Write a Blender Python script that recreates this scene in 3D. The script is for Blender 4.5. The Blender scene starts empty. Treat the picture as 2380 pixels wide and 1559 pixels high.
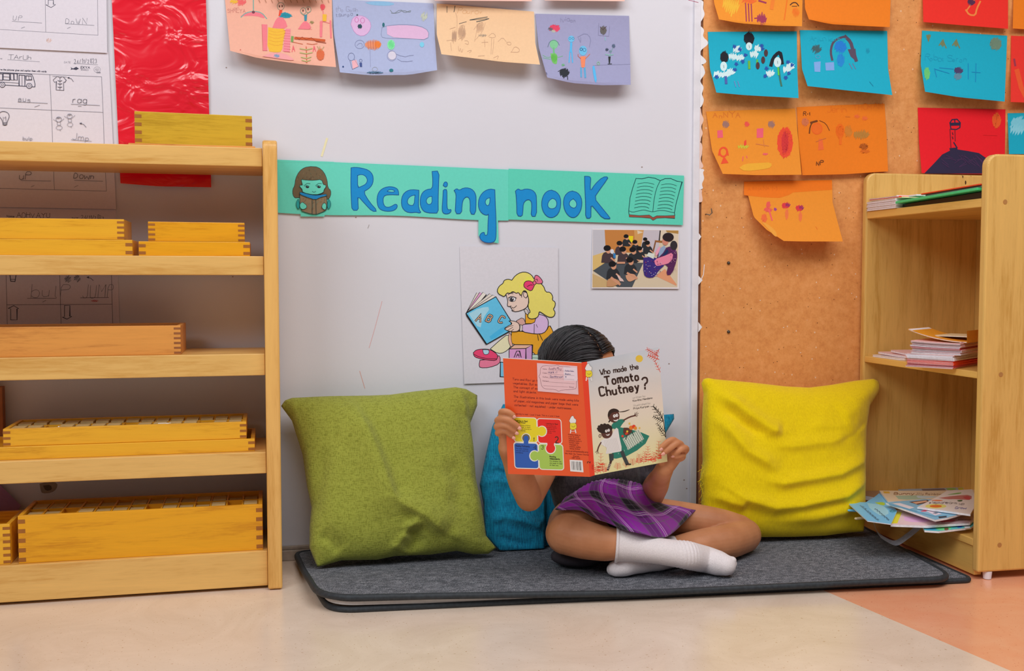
import bpy, bmesh, math, random
from mathutils import Vector, Matrix, noise, geometry
from math import sin, cos, pi, radians, sqrt, atan2

random.seed(7)
SC = bpy.context.scene
COL = SC.collection

# ------------------------------------------------------------------ camera
FPX, IW, IH = 2438.0, 2380, 1559
YAW, PITCH = radians(13.15), radians(3.15)
CAM = Vector((0.0, -2.21, 0.587))
FW = Vector((sin(YAW) * cos(PITCH), cos(YAW) * cos(PITCH), -sin(PITCH)))
RT = Vector((cos(YAW), -sin(YAW), 0))
UPV = RT.cross(FW)
cd = bpy.data.cameras.new('camera')
cd.sensor_width = 36.0
cd.lens = 36.0 * FPX / IW
cd.clip_start = 0.02
cam = bpy.data.objects.new('camera', cd)
cam.location = CAM
cam.rotation_euler = (pi / 2 - PITCH, 0, -YAW)
COL.objects.link(cam)
SC.camera = cam

# ------------------------------------------------------------------ light
world = bpy.data.worlds.new('room_light')
SC.world = world
world.use_nodes = True
world.node_tree.nodes['Background'].inputs[0].default_value = (0.88, 0.94, 1.0, 1)
world.node_tree.nodes['Background'].inputs[1].default_value = 0.14
SC.view_settings.view_transform = 'Standard'
SC.view_settings.look = 'None'
SC.view_settings.gamma = 1.0
SC.view_settings.use_curve_mapping = False
SC.view_settings.exposure = 0.0


def area(name, loc, target, sx, sy, power, col):
    l = bpy.data.lights.new(name, 'AREA')
    l.shape = 'RECTANGLE'
    l.size, l.size_y, l.energy, l.color = sx, sy, power, col
    o = bpy.data.objects.new(name, l)
    o.location = loc
    o.rotation_euler = (Vector(target) - Vector(loc)).to_track_quat('-Z', 'Y').to_euler()
    COL.objects.link(o)
    return o


area('ceiling_panel_light', (0.9, -1.95, 2.7), (0.8, -0.4, 0.2), 2.6, 1.2, 52, (1.0, 0.985, 0.985))
area('window_daylight', (-1.9, -2.6, 2.6), (0.9, -0.1, 0.4), 2.0, 1.3, 50, (0.93, 0.96, 1.0))


# ------------------------------------------------------------------ helpers
def ray(px, py):
    return FW + RT * ((px - IW / 2) / FPX) - UPV * ((py - IH / 2) / FPX)


def U(px, py, Y=0.0):            # point of the plane y = Y seen at a place of the photo
    d = ray(px, py)
    return CAM + d * ((Y - CAM.y) / d.y)


def G(px, py, Z=0.0):            # point of the level z = Z
    d = ray(px, py)
    return CAM + d * ((Z - CAM.z) / d.z)


def plane_hit(px, py, p, n):
    d = ray(px, py)
    return CAM + d * ((p - CAM).dot(n) / d.dot(n))


def lin(c):
    c = c / 255.0
    return c / 12.92 if c <= 0.04045 else ((c + 0.055) / 1.055) ** 2.4


def C(r, g, b, k=0.80):          # a colour read off the photo, as surface colour
    return tuple(min(0.92, lin(v) / k) for v in (r, g, b)) + (1.0,)


def tag(o, label=None, cat=None, group=None, kind=None):
    if label: o['label'] = label
    if cat: o['category'] = cat
    if group: o['group'] = group
    if kind: o['kind'] = kind
    return o


def thing(name, loc, label, cat, group=None, rz=0.0):
    o = bpy.data.objects.new(name, None)
    o.empty_display_size = 0.05
    o.location = loc
    o.rotation_euler = (0, 0, rz)
    COL.objects.link(o)
    return tag(o, label, cat, group)


def emit(name, me, mats, parent=None, smooth=False, local=False):
    """link a mesh as one object; vertices are given in world space unless local"""
    for m in mats if isinstance(mats, (list, tuple)) else [mats]:
        me.materials.append(m)
    if smooth:
        for p in me.polygons: p.use_smooth = True
    o = bpy.data.objects.new(name, me)
    COL.objects.link(o)
    if parent is not None:
        o.parent = parent
        if not local:
            off = Vector((0, 0, 0)); q = parent
            while q is not None:
                off += q.location; q = q.parent
            me.transform(Matrix.Translation(-off))
    elif not local and len(me.vertices):
        xs = [v.co.x for v in me.vertices]; ys = [v.co.y for v in me.vertices]; zs = [v.co.z for v in me.vertices]
        c = Vector(((min(xs) + max(xs)) / 2, (min(ys) + max(ys)) / 2, min(zs)))
        me.transform(Matrix.Translation(-c))
        o.location = c
    return o


def obj(name, bm, mats, parent=None, smooth=False, local=False, recalc=True):
    if recalc: bmesh.ops.recalc_face_normals(bm, faces=bm.faces)
    me = bpy.data.meshes.new(name)
    bm.to_mesh(me); bm.free()
    return emit(name, me, mats, parent, smooth, local)


def box(bm, x0, x1, y0, y1, z0, z1, bev=0.0, mi=0, rot=None, pivot=None, seg=2):
    r = bmesh.ops.create_cube(bm, size=1.0)
    vs = r['verts']
    for v in vs:
        v.co = Vector((x0 + (v.co.x + .5) * (x1 - x0), y0 + (v.co.y + .5) * (y1 - y0), z0 + (v.co.z + .5) * (z1 - z0)))
    fs = set(f for v in vs for f in v.link_faces)
    for f in fs: f.material_index = mi
    if bev > 0:
        es = list(set(e for v in vs for e in v.link_edges))
        b = bmesh.ops.bevel(bm, geom=es, offset=bev, segments=seg, affect='EDGES', profile=.5)
        vs = list(set(b['verts']) | set(v for v in vs if v.is_valid))
        for f in b['faces']: f.material_index = mi
    if rot:
        bmesh.ops.rotate(bm, verts=vs, cent=pivot, matrix=Matrix.Rotation(rot, 3, 'Z'))
    return vs


def prism(bm, pts, d, mi=0, bev=0.0):
    """extrude the planar polygon pts (3D) along vector d"""
    vs = [bm.verts.new(p) for p in pts]
    f = bm.faces.new(vs)
    r = bmesh.ops.extrude_face_region(bm, geom=[f])
    nv = [g for g in r['geom'] if isinstance(g, bmesh.types.BMVert)]
    for v in nv: v.co += Vector(d)
    allf = set(ff for v in vs + nv for ff in v.link_faces)
    for ff in allf: ff.material_index = mi
    if bev:
        es = list(set(e for v in vs + nv for e in v.link_edges))
        bmesh.ops.bevel(bm, geom=es, offset=bev, segments=2, affect='EDGES', profile=.5)


def tube(bm, pts, radii, seg=10, closed=False, flat=None, cap=True, mi=0):
    """round tube through pts; rounded ends; flat = (vector, factor) squashes the section along vector"""
    pts = [Vector(p) for p in pts]
    n = len(pts)
    if not isinstance(radii, (list, tuple)): radii = [radii] * n
    T = []
    for i in range(n):
        if closed: t = pts[(i + 1) % n] - pts[i - 1]
        else: t = pts[min(i + 1, n - 1)] - pts[max(i - 1, 0)]
        T.append(t.normalized() if t.length > 1e-9 else Vector((0, 0, 1)))
    P, R, TT = [], [], []
    if cap and not closed:
        for a in (80, 55, 28): P.append(pts[0] - T[0] * radii[0] * sin(radians(a))); R.append(radii[0] * cos(radians(a))); TT.append(T[0])
    P += pts; R += list(radii); TT += T
    if cap and not closed:
        for a in (28, 55, 80): P.append(pts[-1] + T[-1] * radii[-1] * sin(radians(a))); R.append(radii[-1] * cos(radians(a))); TT.append(T[-1])
    nn = Vector((0, 0, 1)) if abs(TT[0].z) < .9 else Vector((1, 0, 0))
    nn = (nn - TT[0] * nn.dot(TT[0])).normalized()
    rings = []
    for p, r, t in zip(P, R, TT):
        nn = nn - t * nn.dot(t)
        nn = nn.normalized() if nn.length > 1e-6 else t.orthogonal().normalized()
        b = t.cross(nn)
        ring = []
        for k in range(seg):
            a = 2 * pi * k / seg
            o = (nn * cos(a) + b * sin(a)) * r
            if flat: o -= flat[0] * (o.dot(flat[0]) * (1 - flat[1]))
            ring.append(bm.verts.new(p + o))
        rings.append(ring)
    m = len(rings)
    for i in range(m if closed else m - 1):
        A, B = rings[i], rings[(i + 1) % m]
        for k in range(seg):
            bm.faces.new((A[k], A[(k + 1) % seg], B[(k + 1) % seg], B[k])).material_index = mi
    if not closed:
        bm.faces.new(list(reversed(rings[0]))).material_index = mi
        bm.faces.new(rings[-1]).material_index = mi
    return rings


def tube_s(bm, pts, radii, seg=28, k=6, **kw):
    """tube with a smoothly interpolated axis and radius"""
    P = crom(pts, k); n = len(pts) - 1
    R = []
    for i in range(len(P)):
        t = i / (len(P) - 1) * n; a = min(int(t), n - 1); f = t - a; f = f * f * (3 - 2 * f) * .5 + f * .5
        R.append(radii[a] * (1 - f) + radii[a + 1] * f)
    return tube(bm, P, R, seg, **kw)


def ellipsoid(bm, c, rx, ry, rz, rot=None, seg=24):
    r = bmesh.ops.create_uvsphere(bm, u_segments=seg, v_segments=seg // 2, radius=1.0)
    M = Matrix.Translation(c) @ (rot.to_4x4() if rot else Matrix.Identity(4)) @ Matrix.Diagonal((rx, ry, rz, 1))
    for v in r['verts']: v.co = M @ v.co
    return r['verts']


def crom(pts, n):                # Catmull-Rom through pts
    pts = [Vector(p) for p in pts]
    out = []
    for i in range(len(pts) - 1):
        a = pts[max(i - 1, 0)]; b = pts[i]; c = pts[i + 1]; d = pts[min(i + 2, len(pts) - 1)]
        for k in range(n):
            t = k / n
            out.append(0.5 * ((2 * b) + (c - a) * t + (2 * a - 5 * b + 4 * c - d) * t * t + (3 * b - a - 3 * c + d) * t ** 3))
    out.append(pts[-1])
    return out


def fuse(name, bm, voxel, mats, parent=None, smooth_it=5, post=None):
    """melt overlapping closed shapes into one continuous skin"""
    bmesh.ops.recalc_face_normals(bm, faces=bm.faces)
    me = bpy.data.meshes.new(name + '_raw'); bm.to_mesh(me); bm.free()
    o = bpy.data.objects.new(name + '_raw', me); COL.objects.link(o)
    m = o.modifiers.new('r', 'REMESH'); m.mode = 'VOXEL'; m.voxel_size = voxel
    s = o.modifiers.new('s', 'SMOOTH'); s.factor = 0.5; s.iterations = smooth_it
    dg = bpy.context.evaluated_depsgraph_get()
    me2 = bpy.data.meshes.new_from_object(o.evaluated_get(dg))
    me2.name = name
    bpy.data.objects.remove(o); bpy.data.meshes.remove(me)
    if post:
        for v in me2.vertices: v.co = post(v.co.copy())
    me2.materials.clear()
    return emit(name, me2, mats, parent, smooth=True)


# ------------------------------------------------------------------ materials
def newmat(name, rough=0.6, spec=0.5):
    m = bpy.data.materials.new(name); m.use_nodes = True
    nt = m.node_tree
    b = nt.nodes['Principled BSDF']
    b.inputs['Roughness'].default_value = rough
    b.inputs['Specular IOR Level'].default_value = spec
    return m, nt, b


def node(nt, t, **kw):
    n = nt.nodes.new(t)
    for k, v in kw.items():
        if k.startswith('i_'):
            n.inputs[k[2:].replace('_', ' ')].default_value = v
        else: setattr(n, k, v)
    return n


def ramp(nt, fac, stops):
    r = nt.nodes.new('ShaderNodeValToRGB')
    e = r.color_ramp.elements
    while len(e) < len(stops): e.new(0.5)
    for q, (p, c) in zip(e, stops): q.position = p; q.color = c
    nt.links.new(fac, r.inputs[0])
    return r


def coords(nt, scale=(1, 1, 1), rot=(0, 0, 0), which='Object'):
    tc = nt.nodes.new('ShaderNodeTexCoord'); mp = nt.nodes.new('ShaderNodeMapping')
    mp.inputs['Scale'].default_value = scale; mp.inputs['Rotation'].default_value = rot
    nt.links.new(tc.outputs[which], mp.inputs[0])
    return mp.outputs[0]


def bump(nt, b, h, strength=0.3, dist=0.001):
    n = nt.nodes.new('ShaderNodeBump')
    n.inputs['Strength'].default_value = strength; n.inputs['Distance'].default_value = dist
    nt.links.new(h, n.inputs['Height']); nt.links.new(n.outputs[0], b.inputs['Normal'])
    return n


def plain(name, col, rough=0.6, spec=0.4, nscale=60, var=0.06, bmp=0.0):
    m, nt, b = newmat(name, rough, spec)
    n = node(nt, 'ShaderNodeTexNoise', i_Scale=nscale, i_Detail=4.0)
    nt.links.new(coords(nt), n.inputs['Vector'])
    d = tuple(c * (1 - var) for c in col[:3]) + (1,); l = tuple(min(1, c * (1 + var)) for c in col[:3]) + (1,)
    r = ramp(nt, n.outputs[0], [(0.35, d), (0.65, l)])
    nt.links.new(r.outputs[0], b.inputs['Base Color'])
    if bmp: bump(nt, b, n.outputs[0], bmp, 0.001)
    return m


def wood(name, c1, c2, axis='x', rough=0.38, dark=None, scale=1.0, spec=0.45):
    m, nt, b = newmat(name, rough, spec)
    st = {'x': (1.2, 14, 14), 'y': (14, 1.2, 14), 'z': (14, 14, 1.2)}[axis]
    v = coords(nt, tuple(s * scale for s in st))
    n = node(nt, 'ShaderNodeTexNoise', i_Scale=2.2, i_Detail=6.0, i_Roughness=0.6, i_Distortion=0.6)
    nt.links.new(v, n.inputs['Vector'])
    w = node(nt, 'ShaderNodeTexNoise', i_Scale=14.0, i_Detail=5.0, i_Roughness=0.7)
    nt.links.new(v, w.inputs['Vector'])
    mx = node(nt, 'ShaderNodeMath', operation='MULTIPLY_ADD'); mx.inputs[1].default_value = 0.35
    nt.links.new(w.outputs[0], mx.inputs[0])
    sc = node(nt, 'ShaderNodeMath', operation='MULTIPLY'); sc.inputs[1].default_value = 0.65
    nt.links.new(n.outputs[0], sc.inputs[0]); nt.links.new(sc.outputs[0], mx.inputs[2])
    stops = [(0.36, c2), (0.5, c1), (0.64, tuple(min(.92, c * 1.08) for c in c1[:3]) + (1,))]
    r = ramp(nt, mx.outputs[0], stops)
    nt.links.new(r.outputs[0], b.inputs['Base Color'])
    bump(nt, b, w.outputs[0], 0.06, 0.0006)
    return m


PINE1, PINE2 = C(212, 168, 96), C(194, 142, 68)
M_pine_x = wood('pine_board_along_x', PINE1, PINE2, 'x')
M_pine_z = wood('pine_board_upright', C(218, 168, 94), C(198, 144, 70), 'z')
M_birch_z = wood('birch_board_upright', C(208, 166, 92), C(188, 142, 68), 'z', scale=1.3)
M_birch_y = wood('birch_board_along_y', C(216, 172, 92), C(198, 150, 70), 'y')
M_box = wood('varnished_box_wood', C(218, 160, 38), C(186, 124, 20), 'x', rough=0.3, scale=1.6)
M_box2 = wood('amber_box_wood', C(216, 152, 24), C(190, 122, 12), 'x', rough=0.3, scale=1.6)
M_box3 = wood('orange_brown_box_wood', C(206, 140, 66), C(170, 104, 44), 'x', rough=0.4, scale=1.2)
M_box4 = wood('greenish_box_wood', C(196, 158, 42), C(168, 130, 26), 'x', rough=0.3, scale=1.6)
M_grain = plain('end_grain', C(150, 92, 34), 0.6)
M_grain3 = plain('dark_end_grain', C(140, 84, 44), 0.6)
M_wall = None
m, nt, b = newmat('white_wall_paint', 0.55, 0.3)
n1 = node(nt, 'ShaderNodeTexNoise', i_Scale=1.6, i_Detail=5.0); nt.links.new(coords(nt), n1.inputs['Vector'])
r = ramp(nt, n1.outputs[0], [(0.3, C(203, 202, 210)), (0.7, C(211, 210, 217))])
nt.links.new(r.outputs[0], b.inputs['Base Color'])
n2 = node(nt, 'ShaderNodeTexNoise', i_Scale=90.0, i_Detail=6.0); nt.links.new(coords(nt), n2.inputs['Vector'])
bump(nt, b, n2.outputs[0], 0.12, 0.002)
M_wall = m

m, nt, b = newmat('speckled_pin_board', 0.5, 0.4)
v = coords(nt)
n1 = node(nt, 'ShaderNodeTexNoise', i_Scale=55.0, i_Detail=8.0, i_Roughness=0.8); nt.links.new(v, n1.inputs['Vector'])
r = ramp(nt, n1.outputs[0], [(0.3, C(196, 124, 68)), (0.5, C(212, 144, 82)), (0.7, C(222, 156, 98))])
vo = node(nt, 'ShaderNodeTexVoronoi', i_Scale=75.0); nt.links.new(v, vo.inputs['Vector'])
vs_ = ramp(nt, vo.outputs['Distance'], [(0.06, (1, 1, 1, 1)), (0.11, (0, 0, 0, 1))])
n3 = node(nt, 'ShaderNodeTexNoise', i_Scale=26.0); nt.links.new(v, n3.inputs['Vector'])
g = ramp(nt, n3.outputs[0], [(0.5, (0, 0, 0, 1)), (0.56, (1, 1, 1, 1))])
mm = node(nt, 'ShaderNodeMath', operation='MULTIPLY'); nt.links.new(vs_.outputs[0], mm.inputs[0]); nt.links.new(g.outputs[0], mm.inputs[1])
mix = node(nt, 'ShaderNodeMix', data_type='RGBA'); mix.inputs['B'].default_value = C(96, 50, 24)
nt.links.new(mm.outputs[0], mix.inputs['Factor']); nt.links.new(r.outputs[0], mix.inputs['A'])
vo2 = node(nt, 'ShaderNodeTexVoronoi', i_Scale=38.0); nt.links.new(coords(nt, (1.1, 1, .9), (0, .4, 0)), vo2.inputs['Vector'])
v2 = ramp(nt, vo2.outputs['Distance'], [(0.05, (1, 1, 1, 1)), (0.08, (0, 0, 0, 1))])
mix2 = node(nt, 'ShaderNodeMix', data_type='RGBA'); mix2.inputs['B'].default_value = C(238, 190, 160)
nt.links.new(v2.outputs[0], mix2.inputs['Factor']); nt.links.new(mix.outputs['Result'], mix2.inputs['A'])
nt.links.new(mix2.outputs['Result'], b.inputs['Base Color'])
bump(nt, b, n1.outputs[0], 0.15, 0.001)
M_board = m


def floor_mat(name, a, b_, c_):
    m, nt, b = newmat(name, 0.28, 0.5)
    v = coords(nt)
    n1 = node(nt, 'ShaderNodeTexNoise', i_Scale=6.0, i_Detail=8.0, i_Roughness=0.7, i_Distortion=1.2); nt.links.new(v, n1.inputs['Vector'])
    r = ramp(nt, n1.outputs[0], [(0.3, a), (0.7, b_)])
    n3 = node(nt, 'ShaderNodeTexNoise', i_Scale=220.0, i_Detail=2.0); nt.links.new(v, n3.inputs['Vector'])
    g = ramp(nt, n3.outputs[0], [(0.67, (0, 0, 0, 1)), (0.72, (1, 1, 1, 1))])
    mix = node(nt, 'ShaderNodeMix', data_type='RGBA'); mix.inputs['B'].default_value = c_
    nt.links.new(g.outputs[0], mix.inputs['Factor']); nt.links.new(r.outputs[0], mix.inputs['A'])
    nt.links.new(mix.outputs['Result'], b.inputs['Base Color'])
    n4 = node(nt, 'ShaderNodeTexNoise', i_Scale=3.0, i_Detail=4.0); nt.links.new(v, n4.inputs['Vector'])
    rr = node(nt, 'ShaderNodeMapRange'); rr.inputs['To Min'].default_value = 0.22; rr.inputs['To Max'].default_value = 0.20
    nt.links.new(n4.outputs[0], rr.inputs[0]); nt.links.new(rr.outputs[0], b.inputs['Roughness'])
    return m


M_floor_a = floor_mat('beige_vinyl_floor', C(206, 184, 164), C(220, 200, 182), C(184, 150, 118))
M_floor_b = floor_mat('coral_vinyl_floor', C(220, 146, 108), C(232, 162, 126), C(196, 112, 74))
M_trim = plain('white_trim_paint', C(214, 212, 218), 0.5, nscale=25)
M_gap = plain('brown_gap', C(110, 66, 40), 0.7)
M_base = plain('baseboard_paint', C(160, 146, 134), 0.5, nscale=40, var=.2)
M_steel = plain('nail_metal', C(90, 82, 74), 0.35)
M_steel.node_tree.nodes['Principled BSDF'].inputs['Metallic'].default_value = 0.8


def print_mat(name, rough=0.7, spec=0.3, bs=0.05, streak=0.08):
    """paper or card whose printed / crayoned colours are stored with the mesh"""
    m, nt, b = newmat(name, rough, spec)
    a = node(nt, 'ShaderNodeAttribute', attribute_name='ink')
    n = node(nt, 'ShaderNodeTexNoise', i_Scale=170.0, i_Detail=5.0, i_Roughness=0.7); nt.links.new(coords(nt), n.inputs['Vector'])
    hs = node(nt, 'ShaderNodeHueSaturation')
    rr = node(nt, 'ShaderNodeMapRange'); rr.inputs['To Min'].default_value = 1 - streak; rr.inputs['To Max'].default_value = 1 + streak
    nt.links.new(n.outputs[0], rr.inputs[0]); nt.links.new(rr.outputs[0], hs.inputs['Value'])
    nt.links.new(a.outputs['Color'], hs.inputs['Color']); nt.links.new(hs.outputs[0], b.inputs['Base Color'])
    if bs: bump(nt, b, n.outputs[0], bs, 0.001)
    return m


M_paper = print_mat('drawing_paper')
M_card = print_mat('glossy_printed_card', 0.32, 0.5, 0.0, 0.02)
M_photo = print_mat('photo_print', 0.3, 0.4, 0.0, 0.02)

# ------------------------------------------------------------------ single stroke lettering
FONT = {}
for ln in '''A 02 39 62|15 55
B 02 09 49 58 57 46 06|46 55 53 42 02
C 58 49 19 08 03 12 42 53
D 02 09 39 57 54 32 02
E 52 02 09 59|06 46
F 02 09 59|06 46
G 58 49 19 08 03 12 42 53 55 35
H 02 09|52 59|06 56
I 22 29
J 49 43 32 12 03
K 02 09|59 05|16 52
L 09 02 52
M 02 09 35 69 62
N 02 09 52 59
O 29 08 03 22 32 53 58 39 29
P 02 09 49 58 57 46 06
R 02 09 49 58 57 46 06|26 52
S 58 49 19 08 07 16 46 55 53 42 12 03
T 09 69|39 32
U 09 03 12 42 53 59
V 09 32 69
W 09 22 36 42 69
X 02 59|09 52
Y 09 36 69|36 32
Z 09 59 02 52
a 45 36 16 05 03 12 32 43|46 42
b 09 02|05 16 36 45 43 32 12 03
c 45 36 16 05 03 12 32 43
d 49 42|45 36 16 05 03 12 32 43
e 04 44 45 36 16 05 03 12 32 43
f 38 29 18 12|06 36
g 46 41 30 10|45 36 16 05 03 12 32 43
h 09 02|05 16 36 45 42
i 12 16|18 19
j 26 21 10|28 29
k 09 02|46 04|14 42
l 19 13 22
m 02 06|05 16 26 35 32|35 46 56 65 62
n 02 06|05 16 36 45 42
o 16 05 03 12 32 43 45 36 16
p 06 00|05 16 36 45 43 32 12 03
q 46 40|45 36 16 05 03 12 32 43
r 02 06|05 16 36
s 45 36 16 05 14 34 43 32 12 03
t 18 13 22 32|06 36
u 06 03 12 32 43|46 42
v 06 22 46
w 06 12 35 52 66
x 02 46|06 42
y 06 22|46 10 00
z 06 46 02 42
0 29 18 13 22 32 43 48 39 29
1 17 29 22
2 08 19 39 48 46 02 52
3 08 19 39 48 47 36 26|36 45 43 32 12 03
4 42 49 04 54
5 49 09 06 36 45 43 32 12 03
6 48 39 19 08 03 12 32 43 45 36 06
7 09 49 12
8 29 18 17 26 36 47 48 39 29|26 05 03 12 42 53 55 36
9 46 16 07 08 19 39 48 43 32 12
. 12 13
, 13 01
? 08 19 39 48 46 25 24|22 23
- 15 35
/ 02 49
: 12 13|15 16
' 18 19'''.split('\n'):
    ch, rest = ln[0], ln[2:]
    st = [[(int(p[0]), int(p[1])) for p in s.split()] for s in rest.split('|')]
    FONT[ch] = (max(x for s in st for x, _ in s), st)


def chaikin(p, it=1):
    for _ in range(it):
        q = [p[0]]
        for a, b in zip(p[:-1], p[1:]):
            q.append((a[0] * .75 + b[0] * .25, a[1] * .75 + b[1] * .25)); q.append((a[0] * .25 + b[0] * .75, a[1] * .25 + b[1] * .75))
        q.append(p[-1]); p = q
    return p


class Ink:
    """a sheet of paper or card with everything drawn on it, as one mesh.
    mapf(px, py, lift) gives the point of the sheet's surface."""

    def __init__(s, mapf, step=0.00002, cell=0):
        s.map = mapf; s.bm = bmesh.new(); s.col = s.bm.loops.layers.float_color.new('ink')
        s.lay = 1 if not cell else 9; s.step = step; s.f = (0, 0, 1.0); s.cell = cell; s.mi = 0; s.hold = False

    def frame(s, ox=0, oy=0, k=1.0): s.f = (ox, oy, k); return s

    def T(s, p): return (s.f[0] + p[0] / s.f[2], s.f[1] + p[1] / s.f[2])

    def _face(s, vs, c):
        try: f = s.bm.faces.new(vs)
        except ValueError: return
        f.material_index = s.mi
        for l in f.loops: l[s.col] = c

    def grid(s, P, nu, nv, c, thick=0.0004):
        """the sheet itself: P(u, v) -> photo point; front, back and rim"""
        for off, flip in ((0.0, False), (-thick, True)):
            V = [[s.bm.verts.new(s.map(*P(i / nu, j / nv), off)) for i in range(nu + 1)] for j in range(nv + 1)]
            for j in range(nv):
                for i in range(nu):
                    q = (V[j][i], V[j + 1][i], V[j + 1][i + 1], V[j][i + 1])
                    s._face(q[::-1] if flip else q, c)
            if off == 0: A = V
        rim = [(j, 0) for j in range(nv + 1)] + [(nv, i) for i in range(1, nu + 1)] + [(j, nu) for j in range(nv - 1, -1, -1)] + [(0, i) for i in range(nu - 1, 0, -1)]
        for a, b in zip(rim, rim[1:] + rim[:1]):
            s._face((A[a[0]][a[1]], V[a[0]][a[1]], V[b[0]][b[1]], A[b[0]][b[1]]), c)

    def fill(s, pts, c, sm=0):
        pts = [s.T(p) for p in pts]
        if sm: pts = chaikin(pts + [pts[0]], sm)[:-1]
        L = s.lay * s.step; s.lay += 0 if s.hold else 1
        if s.cell:
            xs = [p[0] for p in pts]; ys = [p[1] for p in pts]
            extra = []
            y = min(ys) + s.cell / 2
            while y < max(ys):
                x = min(xs) + s.cell / 2
                while x < max(xs): extra.append((x, y)); x += s.cell
                y += s.cell
            dense = []
            for a, b in zip(pts, pts[1:] + pts[:1]):
                k = max(1, int(math.hypot(b[0] - a[0], b[1] - a[1]) / s.cell))
                dense += [(a[0] + (b[0] - a[0]) * t / k, a[1] + (b[1] - a[1]) * t / k) for t in range(k)]
            n = len(dense)
            vs, _, fs, *_r = geometry.delaunay_2d_cdt([Vector(p) for p in dense + extra], [], [list(range(n))], 1, 1e-4)
            V = [s.bm.verts.new(s.map(v.x, v.y, L)) for v in vs]
            for f in fs: s._face([V[i] for i in f], c)
        else:
            tri = geometry.tessellate_polygon([[Vector((p[0], p[1], 0)) for p in pts]])
            V = [s.bm.verts.new(s.map(p[0], p[1], L)) for p in pts]
            for f in tri: s._face([V[i] for i in f], c)

    def rect(s, x0, y0, x1, y1, c): s.fill([(x0, y0), (x0, y1), (x1, y1), (x1, y0)], c)

    def dot(s, x, y, rx, ry, c, n=16, a=0.0):
        s.fill([(x + rx * cos(2 * pi * i / n) * cos(a) - ry * sin(2 * pi * i / n) * sin(a), y + rx * cos(2 * pi * i / n) * sin(a) + ry * sin(2 * pi * i / n) * cos(a)) for i in range(n)], c)

    def ring(s, x, y, rx, ry, w, c, n=18, a=0.0):
        s.line([(x + rx * cos(2 * pi * i / n) * cos(a) - ry * sin(2 * pi * i / n) * sin(a), y + rx * cos(2 * pi * i / n) * sin(a) + ry * sin(2 * pi * i / n) * cos(a)) for i in range(n + 1)], w, c)

    def line(s, pts, w, c, sm=0, taper=False, same=False):
        pts = [s.T(p) for p in pts]
        if sm and len(pts) > 2: pts = chaikin(pts, sm)
        q = [pts[0]]
        for p in pts[1:]:
            dd = math.hypot(p[0] - q[-1][0], p[1] - q[-1][1])
            if dd < 1e-3: continue
            if s.cell and dd > s.cell:
                k = int(dd / s.cell) + 1; a = q[-1]
                for t in range(1, k): q.append((a[0] + (p[0] - a[0]) * t / k, a[1] + (p[1] - a[1]) * t / k))
            q.append(p)
        if len(q) < 2: return
        L = s.lay * s.step
        if not (same or s.hold): s.lay += 1
        w = w / s.f[2] / 2
        n = len(q); LR = []
        for i in range(n):
            a = q[max(i - 1, 0)]; b = q[min(i + 1, n - 1)]
            dx, dy = b[0] - a[0], b[1] - a[1]; l = math.hypot(dx, dy) or 1
            dx, dy = dx / l, dy / l
            if 0 < i < n - 1:
                e = (q[i][0] - a[0], q[i][1] - a[1]); le = math.hypot(*e) or 1
                k = 1 / max(0.5, abs(e[0] / le * dx + e[1] / le * dy))
            else: k = 1
            ww = w * k * (0.35 + 0.65 * sin(pi * i / (n - 1)) if taper else 1)
            x, y = q[i]
            if i == 0: x -= dx * w * .6; y -= dy * w * .6
            if i == n - 1: x += dx * w * .6; y += dy * w * .6
            LR.append((s.bm.verts.new(s.map(x + dy * ww, y - dx * ww, L)), s.bm.verts.new(s.map(x - dy * ww, y + dx * ww, L))))
        for a, b in zip(LR[:-1], LR[1:]): s._face((a[0], a[1], b[1], b[0]), c)

    def blob(s, pts, c, lc, w, sm=1):
        s.fill(pts, c, sm); s.line(pts + [pts[0]], w, lc, sm)

    def hatch(s, x, y, rx, ry, n, w, c, ang=0.5, jit=.15):
        """crayon scribble inside an ellipse"""
        p = []
        for i in range(n):
            t = -1 + 2 * (i + .5) / n
            h = sqrt(max(0, 1 - t * t)) * (1 + random.uniform(-jit, jit))
            sgn = 1 if i % 2 else -1
            a, b = t, sgn * h
            p.append((x + rx * (a * cos(ang) - b * sin(ang)), y + ry * (a * sin(ang) + b * cos(ang))))
        s.line(p, w, c)

    def text(s, t, x, y, h, c, w=None, dirv=(1, 0), wob=0.0, slant=0.0, cond=1.0, gap=1.8, sm=1):
        """h = height of a capital; dirv = direction of the line of writing"""
        l = math.hypot(*dirv); d = (dirv[0] / l, dirv[1] / l); up = (d[1], -d[0])
        k = h / 7.0; w = w or h * .11; cx = 0.0
        for ch in t:
            if ch == ' ': cx += 3.6; continue
            if ch not in FONT: continue
            wd, st = FONT[ch]
            jy = random.uniform(-wob, wob) * 4; js = 1 + random.uniform(-wob, wob)
            for g_ in st:
                P = []
                for (a, b) in g_:
                    a2 = (cx + a * cond * js + slant * (b - 2) + random.uniform(-wob, wob)) * k; b2 = ((b - 2) * js + jy + random.uniform(-wob, wob)) * k
                    P.append((x + d[0] * a2 + up[0] * b2, y + d[1] * a2 + up[1] * b2))
                s.line(P, w, c, sm if len(P) > 5 else 0, same=True)
            cx += wd * cond + gap
        s.lay += 1
        return cx * k

    def done(s, name, mats, parent=None):
        return obj(name, s.bm, mats, parent, recalc=False)


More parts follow.
